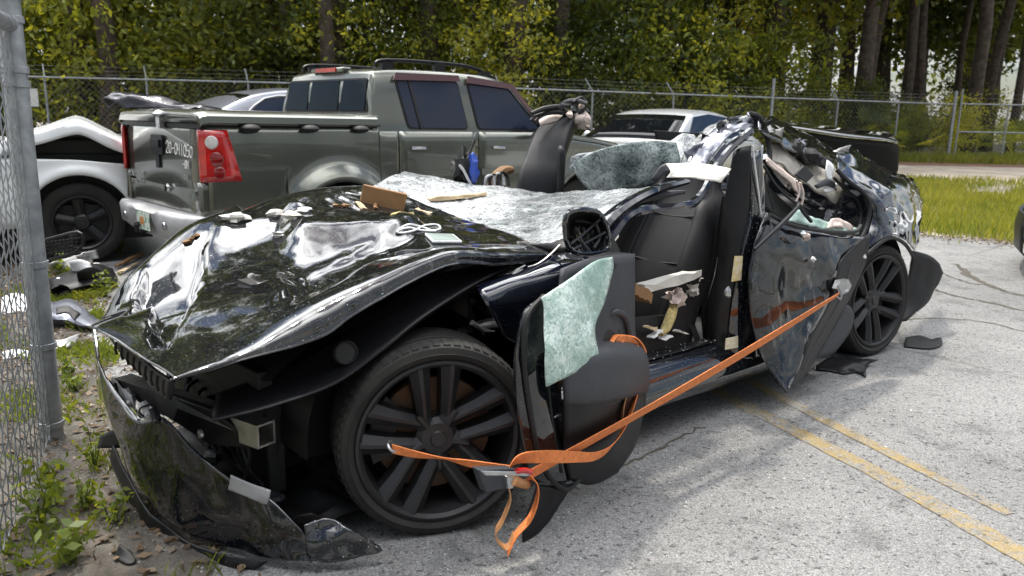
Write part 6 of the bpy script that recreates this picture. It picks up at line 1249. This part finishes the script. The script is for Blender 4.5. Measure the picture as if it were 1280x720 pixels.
A('window_shards', patch([R_((986, 268, -.03), (1000, 262, -.03), (1012, 270, -.03), (1030, 276, -.02), (1050, 280, -.0), (1072, 286, .03)), R_((984, 276, .0), (1000, 280, .0), (1015, 283, .0), (1032, 287, .01), (1052, 290, .03), (1072, 293, .04))], 4, 5, .012, 18, 4), m_teal, rd, solid=.006, sh=0)
A('torn_fabric', patch([R_((1034, 280, .0), (1044, 272, .0), (1056, 276, .02), (1066, 284, .03)), R_((1034, 286, .02), (1046, 284, .02), (1056, 287, .03), (1066, 289, .04))], 4, 4, .02, 16, 2), m_foam if False else m_pink, rd, solid=.01)
lt_ = A('door_latch', join(prism(R_((1044, 350, .13), (1054, 348, .12), (1058, 356, .12), (1054, 364, .12), (1044, 368, .13), (1040, 360, .13)), W.b * .03), blob(X(1056, 363, .14), (.02, .02, .014), 2, .3, 8, 6)), m_steel, rd, bevel=.003, kind='stuff')
A('strap_hook', tube(R_((1046, 370, .15), (1050, 374, .16), (1052, 366, .16), (1046, 356, .16)), .005, 7, 4), m_steel, rd)
for k, (x, y, r) in enumerate([(1008, 296, .018), (1017, 324, .014), (1004, 292, .012), (1081, 321, .010)]): A('paint_chip', blob(X(x, y, .085 if x < 1050 else .06), r, k, .6, 8, 6), m_paper if k else m_pink, rd)
A('wheel_arch_shield', patch([R_((948, 196, -.16), (952, 230, -.14), (955, 262, -.12)), R_((958, 230, -.4), (972, 260, -.35), (990, 280, -.3)), R_((990, 262, -.4), (1010, 275, -.35), (1040, 285, -.28))], 4), m_plastd, solid=.01)

# ------------------------------------------------------------------ the ratchet strap
hook = X(1048, 368, .165); rat = X(650, 600, .34)
st = Thing('ratchet_strap', 'orange ratchet strap pulled tight from the front wheel to the rear door', 'strap', rat)
up = np.array([0, 0, 1.0]); side = W.b * .45 + W.a * .2
def wdir(k): return (W.c * math.cos(k) + (W.b * .8 + W.a * .6) * math.sin(k))
P = [rat + (hook - rat) * t - np.array([0, 0, .018]) * math.sin(math.pi * t) for t in np.linspace(0, 1, 9)]
st.add('webbing', ribbon(P, [wdir(.55 + .1 * math.sin(k)) * (.060 - .001 * k if k < 8 else .03) for k in range(9)], 5), m_strap, label='long tight run of webbing')
st.add('webbing', ribbon(R_((490, 561, .10), (520, 568, .13), (555, 573, .16), (585, 579, .22), (612, 584, .28), (640, 588, .33)), [wdir(a) * .034 for a in (.2, .5, 1.0, .5, .2, .1)], 5), m_strap, label='short strap hooked on the wheel spoke')
st.add('hook', tube(R_((494, 565, .11), (488, 562, .105), (485, 556, .09), (488, 552, .06), (492, 556, .05)), .005, 8, 5), m_steel)
st.add('webbing', ribbon(R_((632, 590, .33), (648, 574, .34), (680, 571, .35), (715, 571, .34), (745, 570, .32), (766, 556, .29), (784, 525, .26), (797, 485, .23), (800, 455, .20), (796, 432, .19), (782, 424, .20), (770, 428, .215)), [wdir(a) * w_ for a, w_ in ((1.2, .03), (.5, .045), (.2, .05), (.1, .045), (.2, .035), (.9, .04), (1.5, .045), (1.7, .04), (1.4, .032), (.7, .03), (.2, .03), (.1, .03))], 6), m_strap, label='loop of strap tied to the door handle')
st.add('webbing', ribbon(R_((774, 430, .22), (782, 446, .21), (778, 462, .24), (786, 480, .24), (780, 505, .28), (777, 528, .275)), [wdir(a) * .026 for a in (.3, 1.3, 1.8, 1.4, 1.2, 1.5)], 6), m_strap2)
st.add('knot', join(tube(R_((764, 428, .22), (770, 420, .20), (782, 420, .18), (796, 424, .18), (806, 440, .19), (800, 452, .2), (790, 444, .2)), .010, 8, 5, .5), tube(R_((776, 424, .2), (780, 436, .22), (774, 450, .24)), .010, 8, 4, .5)), m_strap, kind='stuff')
tl = lambda pts, ang, wd=.045: ribbon(R_(*pts), [wdir(a) * wd for a in ang], 6)
st.add('webbing', tl(((662, 596, .35), (672, 606, .36), (671, 625, .36), (662, 648, .36), (645, 668, .36), (634, 690, .36)), (.8, 1.4, 1.9, 1.7, 1.6, 1.75)), m_strap, label='loose tail end')
st.add('webbing', tl(((634, 604, .35), (638, 622, .36), (628, 650, .37), (620, 664, .37), (622, 676, .36), (634, 684, .355), (642, 668, .35)), (1.5, 1.7, 1.8, 1.6, 1.4, 1.7, 1.8), .036), m_strap2, label='loose folded tail')
rt = st.add('ratchet', prism(R_((598, 587, .34), (640, 586, .36), (664, 590, .36), (662, 597, .36), (636, 606, .36), (634, 611, .36), (608, 616, .35), (604, 604, .35)), W.b * -.035), m_grey, bevel=.004, label='dark ratchet handle')
st.add('ratchet_frame', join(prism(R_((600, 588, .365), (640, 589, .37), (662, 588, .37), (660, 595, .37), (632, 594, .37), (606, 594, .365)), W.b * .006)), m_steel, rt, bevel=.002)
st.add('spool', tube(R_((640, 600, .37), (650, 603, .35), (658, 605, .33)), .017, 12, 1), m_strap2, rt); st.add('pawl', prism(R_((634, 596, .375), (644, 597, .375), (642, 611, .375), (636, 612, .375)), W.b * -.03), m_steel, rt, bevel=.003)
st.add('grip', tube(R_((646, 589, .375), (655, 588, .375), (663, 590, .37)), .010, 8, 2), m_red, rt)

# ------------------------------------------------------------------ loose things on the wreck
def lumber(name, label, cat, a, b, wd, th, mat, up_=np.array([0, 0, 1.0]), rough=.004, n=7):
    a, b = np.array(a), np.array(b); d = b - a; ln = np.linalg.norm(d); d /= ln; s = np.cross(up_, d); s /= np.linalg.norm(s); t = np.cross(d, s); V = []
    for k in range(n):
        p = a + d * ln * k / (n - 1)
        for x, y in ((-.5, 0), (.5, 0), (.5, 1), (-.5, 1)):
            j = rng.normal(size=3) * rough; e = d * (rng.uniform(-.2, .2) * min(wd, th) if k in (0, n - 1) else 0); V.append(p + s * x * wd + t * y * th + j + e)
    Fq = [(i * 4 + j, i * 4 + (j + 1) % 4, (i + 1) * 4 + (j + 1) % 4, (i + 1) * 4 + j) for i in range(n - 1) for j in range(4)] + [(3, 2, 1, 0), tuple(range(4 * n - 4, 4 * n))]
    return single(name, (V, Fq), mat, label, cat, smooth=False)
pA, nA = on(449, 250); pB, nB = on(505, 262)
lumber('wood_block', 'short sawn timber block standing on the bonnet by the windscreen', 'wood', pA - [0, 0, .01], pB - [0, 0, .01], .045, .085, m_wood, rough=.0012, n=4)
pA, nA = on(536, 252); pB, nB = on(607, 245); lumber('wood_splinter', 'long pale timber splinter lying on the crazed windscreen', 'wood', pA, pB, .04, .022, m_woodl)
pA, nA = on(232, 306); pB, nB = on(250, 294); lumber('wood_splinter', 'small brown wood splinter on the left of the bonnet', 'wood', pA, pB, .022, .014, m_wood)
for (a, b, l, m) in [((444, 254), (456, 262), 'wood chip leaning against the timber block at its left end', m_woodl), ((468, 262), (474, 250), 'wood chip under the middle of the timber block', m_wood), ((490, 270), (514, 268), 'yellow wood crumbs at the right end of the timber block', m_foam), ((418, 258), (436, 259), 'flat brown wood sliver left of the timber block', m_wood), ((538, 268), (520, 262), 'pale wood chip on the lower edge of the windscreen', m_woodl)]:
    lumber('wood_chip', l, 'wood', on(*a)[0], on(*b)[0], .022, .010, m, n=4)
def chunk(px_, r, label, mat, name='rubble_chunk', cat='debris', k=1, sq_=.55):
    p, n = on(*px_); g = blob(p + n * r * sq_ * .7, (r * 1.3, r, r * sq_), k, .5, 10, 7, 2.0); return single(name, g, mat, label, cat, sh=20)
chunk((296, 276), .038, 'grey white chunk of rubble high on the left of the bonnet', m_board, k=2); chunk((345, 269), .028, 'pale rubble piece on the bonnet, first of the row left of the timber', m_board, k=4); chunk((368, 272), .03, 'pale rubble piece in the middle of the bonnet row', m_board, k=7); chunk((380, 265), .022, 'small pale flake on the far bonnet edge', m_paper, k=9)
chunk((349, 295), .022, 'clear plastic crumb on the bonnet crease', m_clear, k=11)
def cable(pts, r, label, mat, name='cable', cat='cable'):
    return single(name, tube([on(*p)[0] + on(*p)[1] * (r + .003) for p in pts], r, 7, 5), mat, label, cat)
cable([(497, 288), (510, 282), (528, 286), (540, 290), (550, 288), (546, 283), (530, 284), (516, 290), (500, 293), (496, 290), (510, 286), (526, 290), (545, 291)], .0045, 'white looped cable lying on the bonnet by the windscreen', m_paper)
c4 = [on(x, y) for x, y in ((531, 296), (567, 297), (578, 306), (541, 306))]; nn = np.mean([c[1] for c in c4], axis=0); pts = np.array([c[0] + nn * .006 for c in c4])
rmr = Thing('mirror_glass', 'small rectangular mirror glass lying flat on the bonnet', 'mirror', pts.mean(0))
rmr.add('frame', prism(pts, nn * .010), m_paper, bevel=.002); rmr.add('glass', prism((pts - pts.mean(0)) * .88 + pts.mean(0) + nn * .0105, nn * .002), m_teal if False else M('mirror_green', (.30, .36, .34), .15, coat=.5), smooth=False)
# white sheet of lining bent over the pillar
single('lining_sheet', patch([R_((833, 204, -.12), (850, 204, -.10), (880, 205, -.06), (900, 208, -.02), (914, 211, .0)), R_((838, 214, -.08), (856, 213, -.03), (878, 214, .0), (896, 216, .03), (909, 218, .05)), R_((833, 222, -.10), (856, 222, .0), (876, 224, .03), (892, 226, .05), (902, 228, .06))], 5, 5, .006, 12, 2), m_board, 'white creased sheet of lining caught on the bent pillar', 'sheet', solid=.004)
single('lining_scrap', patch([R_((812, 226, -.2), (825, 208, -.18), (838, 203, -.14)), R_((822, 226, -.18), (832, 216, -.15), (840, 214, -.12))], 4, 4, .006, 12, 2), m_grey, 'grey folded scrap beside the white lining sheet', 'sheet', solid=.004)
# rubble in the driver's side
lumber('broken_board', 'long white broken board lying across the driver seat', 'wood', X(800, 366, -.14), X(872, 345, -.20), .05, .035, m_board)
lumber('wood_block', 'dark splintered wood under the white board in the cabin', 'wood', X(786, 366, -.10), X(806, 378, -.14), .05, .05, m_wood)
for k, (x, y, v, r, m, l) in enumerate([(846, 372, -.17, .035, m_pink, 'crumpled pinkish cloth under the white board'), (862, 362, -.19, .03, m_liner, 'torn beige scrap at the right end of the white board'), (880, 346, -.2, .02, m_board, 'splintered white board end'), (870, 350, -.2, .022, m_pink, 'torn padding lump on the board end')]):
    single('torn_scrap', blob(X(x, y, v), (r * 1.3, r, r), k + 3, .8, 12, 8, 3.5), m, l, 'debris', sh=25)
single('foam_lump', join(tube(R_((842, 384, -.18), (838, 396, -.16), (832, 410, -.14), (826, 418, -.13)), [.022, .026, .024, .012], 9, 5)), m_foam, 'yellow foam lump hanging over the sill carpet', 'foam')
for k, (a, b, l, m) in enumerate([((808, 410), (820, 412), 'tan wood chip on the sill beside the foam', m_woodl), ((812, 422), (826, 414), 'white flat chip on the sill under the foam', m_paper), ((845, 414), (858, 418), 'white chip on the sill right of the foam', m_board), ((826, 424), (836, 420), 'small pale chip at the sill edge', m_paper)]):
    lumber('chip', l, 'debris', X(*a, -.13), X(*b, -.14), .03, .008, m, n=4)
# tangle and blue pouch in the scuttle
tg_ = Thing('wiring_tangle', 'dark torn wiring bundle with a blue pouch sticking up behind the windscreen', 'wiring', X(578, 228, -1.55))
tg_.add('bundle', join(blob(X(578, 212, -1.55), (.06, .07, .10), 4, .5, 14, 10)), m_plastd); tg_.add('pouch', blob(X(590, 212, -1.5), (.04, .03, .085), 8, .35, 12, 9), m_bluebag)
tg_.add('stalk', tube(R_((580, 200, -1.55), (588, 188, -1.55), (593, 176, -1.55)), [.010, .006, .009], 6, 4), m_plastd); tg_.add('hose', tube(R_((574, 206, -1.48), (580, 214, -1.46), (586, 226, -1.46), (592, 238, -1.44)), .008, 7, 4), m_bump)
tg2 = Thing('brown_tangle', 'brown and white tangle of torn trim beside the passenger seat', 'debris', X(625, 232, -1.5))
tg2.add('lump', tube(R_((612, 234, -1.5), (620, 222, -1.5), (630, 214, -1.5), (640, 212, -1.5)), [.02, .035, .035, .02], 9, 5), m_wood)
for k in range(4): tg2.add('hose', tube(R_((606 + 5 * k, 236, -1.42), (608 + 6 * k, 222 - 2 * k, -1.42), (616 + 6 * k, 220, -1.42), (618 + 6 * k, 232, -1.40)), .009, 7, 4), (m_bump, m_plastd)[k % 2])
# crumpled dark sheet on the bed cover's far corner
single('crumpled_panel', patch([[T.w(u, v, z) for u, v, z in r] for r in (((-.10, 1.86, 1.40), (.0, 1.80, 1.47), (.25, 1.60, 1.43), (.55, 1.35, 1.40)), ((-.14, 1.84, 1.49), (-.02, 1.74, 1.54), (.25, 1.50, 1.49), (.6, 1.20, 1.405)), ((-.12, 1.70, 1.47), (.02, 1.55, 1.50), (.3, 1.3, 1.45), (.62, 1.05, 1.40)), ((-.05, 1.55, 1.395), (.1, 1.40, 1.398), (.35, 1.15, 1.398), (.66, .95, 1.40)))], 6, 6, .02, 6, 3, True), m_crump, 'crumpled dark plastic panel lying over the far corner of the bed cover', 'car panel', solid=.006)

# ------------------------------------------------------------------ loose things on the ground
def gpatch(name, label, cat, px_pts, hs, mat, amp=.01, seed=0, n=4, solid=.006, sharpn=True):
    rows = [[atg(x, y, h) for (x, y), h in zip(r, hr)] for r, hr in zip(px_pts, hs)]
    v, f = patch(rows, n, n, amp, 9, seed, sharpn); v = v.copy()
    for i in range(len(v)): v[i, 2] = max(v[i, 2], ground_z(v[i, 0], v[i, 1]) + .013)
    return single(name, (v, f), mat, label, cat, solid=solid)
gpatch('rubber_mat', 'small torn black rubber mat lying on the asphalt', 'mat', [[(1132, 422), (1150, 419), (1164, 424), (1176, 422)], [(1130, 432), (1150, 430), (1166, 431), (1178, 429)], [(1134, 436), (1152, 436), (1165, 438), (1174, 434)]], [[.03, .02, .02, .03], [.015, .02, .015, .02], [.0, .01, .0, .01]], m_plastd, .006)
gpatch('trim_panel', 'broken black undertray lying below the rear door', 'car panel', [[(1020, 456), (1040, 446), (1062, 448), (1098, 449)], [(1022, 461), (1044, 458), (1064, 456), (1084, 458)], [(1040, 466), (1054, 468), (1070, 468), (1082, 472)]], [[.03, .06, .04, .05], [.02, .03, .05, .02], [0, .01, .0, .01]], m_plast, .012, 2)
gpatch('trim_strip', 'black plastic shard at the left bottom on the verge', 'car panel', [[(150, 680), (164, 690), (170, 700)], [(142, 700), (156, 706), (166, 706)]], [[.05, .03, .02], [.0, .01, .01]], m_plastd, .004, 3)
single('dead_leaf', (leaf_quads(np.array([atg(997, 494, .02)]), .05), [(0, 1, 2, 3)]), m_mulch, 'brown dead leaf beside the tip of the rear door', 'leaf', smooth=False)
# heap of broken car parts by the fence post
gl_ = Thing('broken_grille', 'broken black mesh grille leaning against the white vehicle wheel', 'car grille', atg(80, 330))
def GP(x, y, h=0, Y=None): return atY(x, y, Y)
ring = [atY(x, y, 5.9) for x, y in ((56, 300), (75, 295), (97, 290), (104, 297), (102, 308), (92, 316), (72, 322), (56, 324))]
gl_.add('rim', tube(ring + ring[:1], .012, 8, 2), m_plast)
for k in range(9): gl_.add('bar', tube([atY(57 + 5 * k, 300 - 1.0 * k, 5.91), atY(58 + 4.6 * k, 323 - .9 * k, 5.91)], .005, 5, 1), m_plastd)
for k in range(4): gl_.add('bar', tube([atY(56, 303 + 5 * k, 5.92), atY(101 - k, 297 + 5 * k, 5.92)], .005, 5, 1), m_plastd)
for k, (rows_, hs, m, l, nm) in enumerate([
    ([[(62, 330), (85, 322), (110, 318)], [(66, 342), (90, 336), (118, 330)]], [[.16, .18, .16], [.05, .10, .08]], m_bump, 'grey bent trim panel in the debris heap behind the post', 'trim_panel'),
    ([[(88, 322), (104, 316), (120, 312)], [(92, 332), (108, 326), (124, 322)]], [[.16, .2, .15], [.08, .1, .1]], m_paper, 'white curved plastic trim on top of the debris heap', 'trim_panel'),
    ([[(116, 316), (124, 312), (132, 312)], [(116, 322), (124, 318), (133, 318)]], [[.1, .12, .1], [.06, .06, .06]], m_paper, 'small white block at the right end of the debris heap', 'trim_block'),
    ([[(60, 348), (90, 338), (120, 330), (140, 336)], [(64, 366), (92, 356), (124, 350), (148, 350)], [(70, 378), (95, 372), (122, 364), (140, 358)]], [[.10, .14, .16, .1], [.05, .1, .12, .06], [.0, .0, .02, .0]], m_plast, 'black torn bumper skin lying across the debris heap', 'car_panel'),
    ([[(86, 328), (100, 324), (112, 328)], [(92, 342), (104, 340), (116, 342)]], [[.22, .24, .2], [.12, .14, .12]], m_paper, 'white broken reflector bowl lying on the black bumper skin', 'reflector'),
    ([[(62, 378), (88, 374), (112, 392), (128, 402)], [(60, 396), (84, 396), (106, 406), (122, 410)], [(62, 410), (84, 410), (102, 412), (118, 414)]], [[.12, .14, .08, .05], [.10, .08, .06, .03], [.0, .0, .0, .0]], m_dgrey, 'blue grey door trim lying right of the fence post', 'trim_panel'),
    ([[(70, 384), (86, 382), (100, 394)], [(70, 392), (84, 392), (94, 400)]], [[.17, .18, .12], [.15, .14, .11]], m_plastd, 'black pocket liner inside the blue grey trim', 'trim_panel'),
    ([[(62, 428), (80, 424), (100, 416)], [(64, 440), (82, 436), (96, 428)]], [[.05, .06, .05], [.01, .02, .02]], m_bump, 'grey flat strip lying below the blue grey trim', 'trim_strip'),
    ([[(66, 352), (74, 346), (84, 356)], [(64, 360), (76, 360), (86, 366)]], [[.08, .12, .06], [.03, .06, .03]], m_paper, 'white triangular scrap beside the black bumper skin', 'scrap'),
    ([[(58, 318), (74, 312), (92, 320)], [(60, 334), (76, 328), (90, 334)]], [[.18, .2, .14], [.05, .08, .05]], m_plast, 'black bent bracket behind the grey trim in the heap', 'bracket'),
    ([[(96, 340), (116, 334), (136, 344)], [(98, 356), (118, 352), (134, 356)]], [[.2, .22, .12], [.08, .1, .05]], m_plastd, 'dull black liner piece on top of the torn bumper skin', 'liner'),
    ([[(64, 362), (78, 356), (90, 364)], [(66, 372), (80, 368), (92, 372)]], [[.1, .12, .06], [.0, .02, .0]], m_plast, 'small black plastic shard by the post foot', 'shard'),
    ([[(110, 332), (122, 328), (130, 334)], [(112, 340), (124, 338), (132, 342)]], [[.1, .12, .1], [.04, .06, .05]], m_clear, 'clear broken lamp lens in the debris heap', 'lamp_lens'),
    ([[(2, 372), (20, 366), (40, 372)], [(2, 396), (22, 392), (44, 394)]], [[.06, .07, .06], [.0, .0, .0]], m_paper, 'white flat panel on the ground seen through the near mesh', 'panel'),
    ([[(4, 440), (18, 436), (34, 438)], [(4, 452), (20, 450), (36, 450)]], [[.05, .05, .05], [.0, .0, .0]], m_paper, 'white scrap on the ground low behind the near mesh', 'scrap')]):
    gpatch(nm, l, 'debris', rows_, hs, m, .012, k, 4)
lumber('wood_stick', 'brown wood stick lying beside the wreck nose', 'wood', atg(146, 334, .02), atg(178, 318, .03), .03, .02, m_wood); lumber('wood_stick', 'tan wood sliver in front of the brown stick', 'wood', atg(148, 342, .02), atg(172, 330, .02), .03, .015, m_woodl)
single('straw_patch', (blades(np.array([atg(x, y, .0) for x, y in zip(rng.uniform(92, 130, 500), rng.uniform(355, 375, 500))]), .07, .008, 1.6), [tuple(range(4 * i, 4 * i + 4)) for i in range(500)]), m_grass, 'flattened dry yellow grass beside the debris heap', 'grass', kind='stuff', smooth=False)
# glass crumbs over bonnet, windscreen, cabin and ground
V = []; Fq = []; k = 0
def crumb(p, r):
    global k
    V.append(oc * r * rng.uniform(.5, 1.3, (6, 1)) + p + [0, 0, r * .4]); Fq.extend([tuple(a + 6 * k for a in q) for q in of]); k += 1
for _ in range(900):
    x, y = rng.uniform(140, 700), rng.uniform(235, 470); h = hb.ray_cast(Vector(CAMP), Vector(ray(x, y)))
    if h[0] is not None and mnoise.noise(Vector((x / 60, y / 60, 3))) + .35 > rng.uniform(0, .9): crumb(np.array(h[0]), rng.uniform(.0016, .0045))
for _ in range(150): crumb(X(rng.uniform(800, 900), rng.uniform(430, 470), -.1) * 0 + W.w(rng.uniform(-2.6, -.6), rng.uniform(-.16, -.05), .385), rng.uniform(.002, .005))
for _ in range(350): q = W.w(rng.uniform(-3.5, .5), rng.uniform(.05, .7), 0); crumb(gz(q[0], q[1], .004), rng.uniform(.002, .005))
o = bpy.data.objects.new('glass_crumbs', new_mesh('glass_crumbs', np.vstack(V), Fq, False)); COL.objects.link(o); o.data.materials.append(m_crumb); tag(o, 'small crumbs of broken safety glass strewn over the wreck', 'broken glass', kind='stuff')
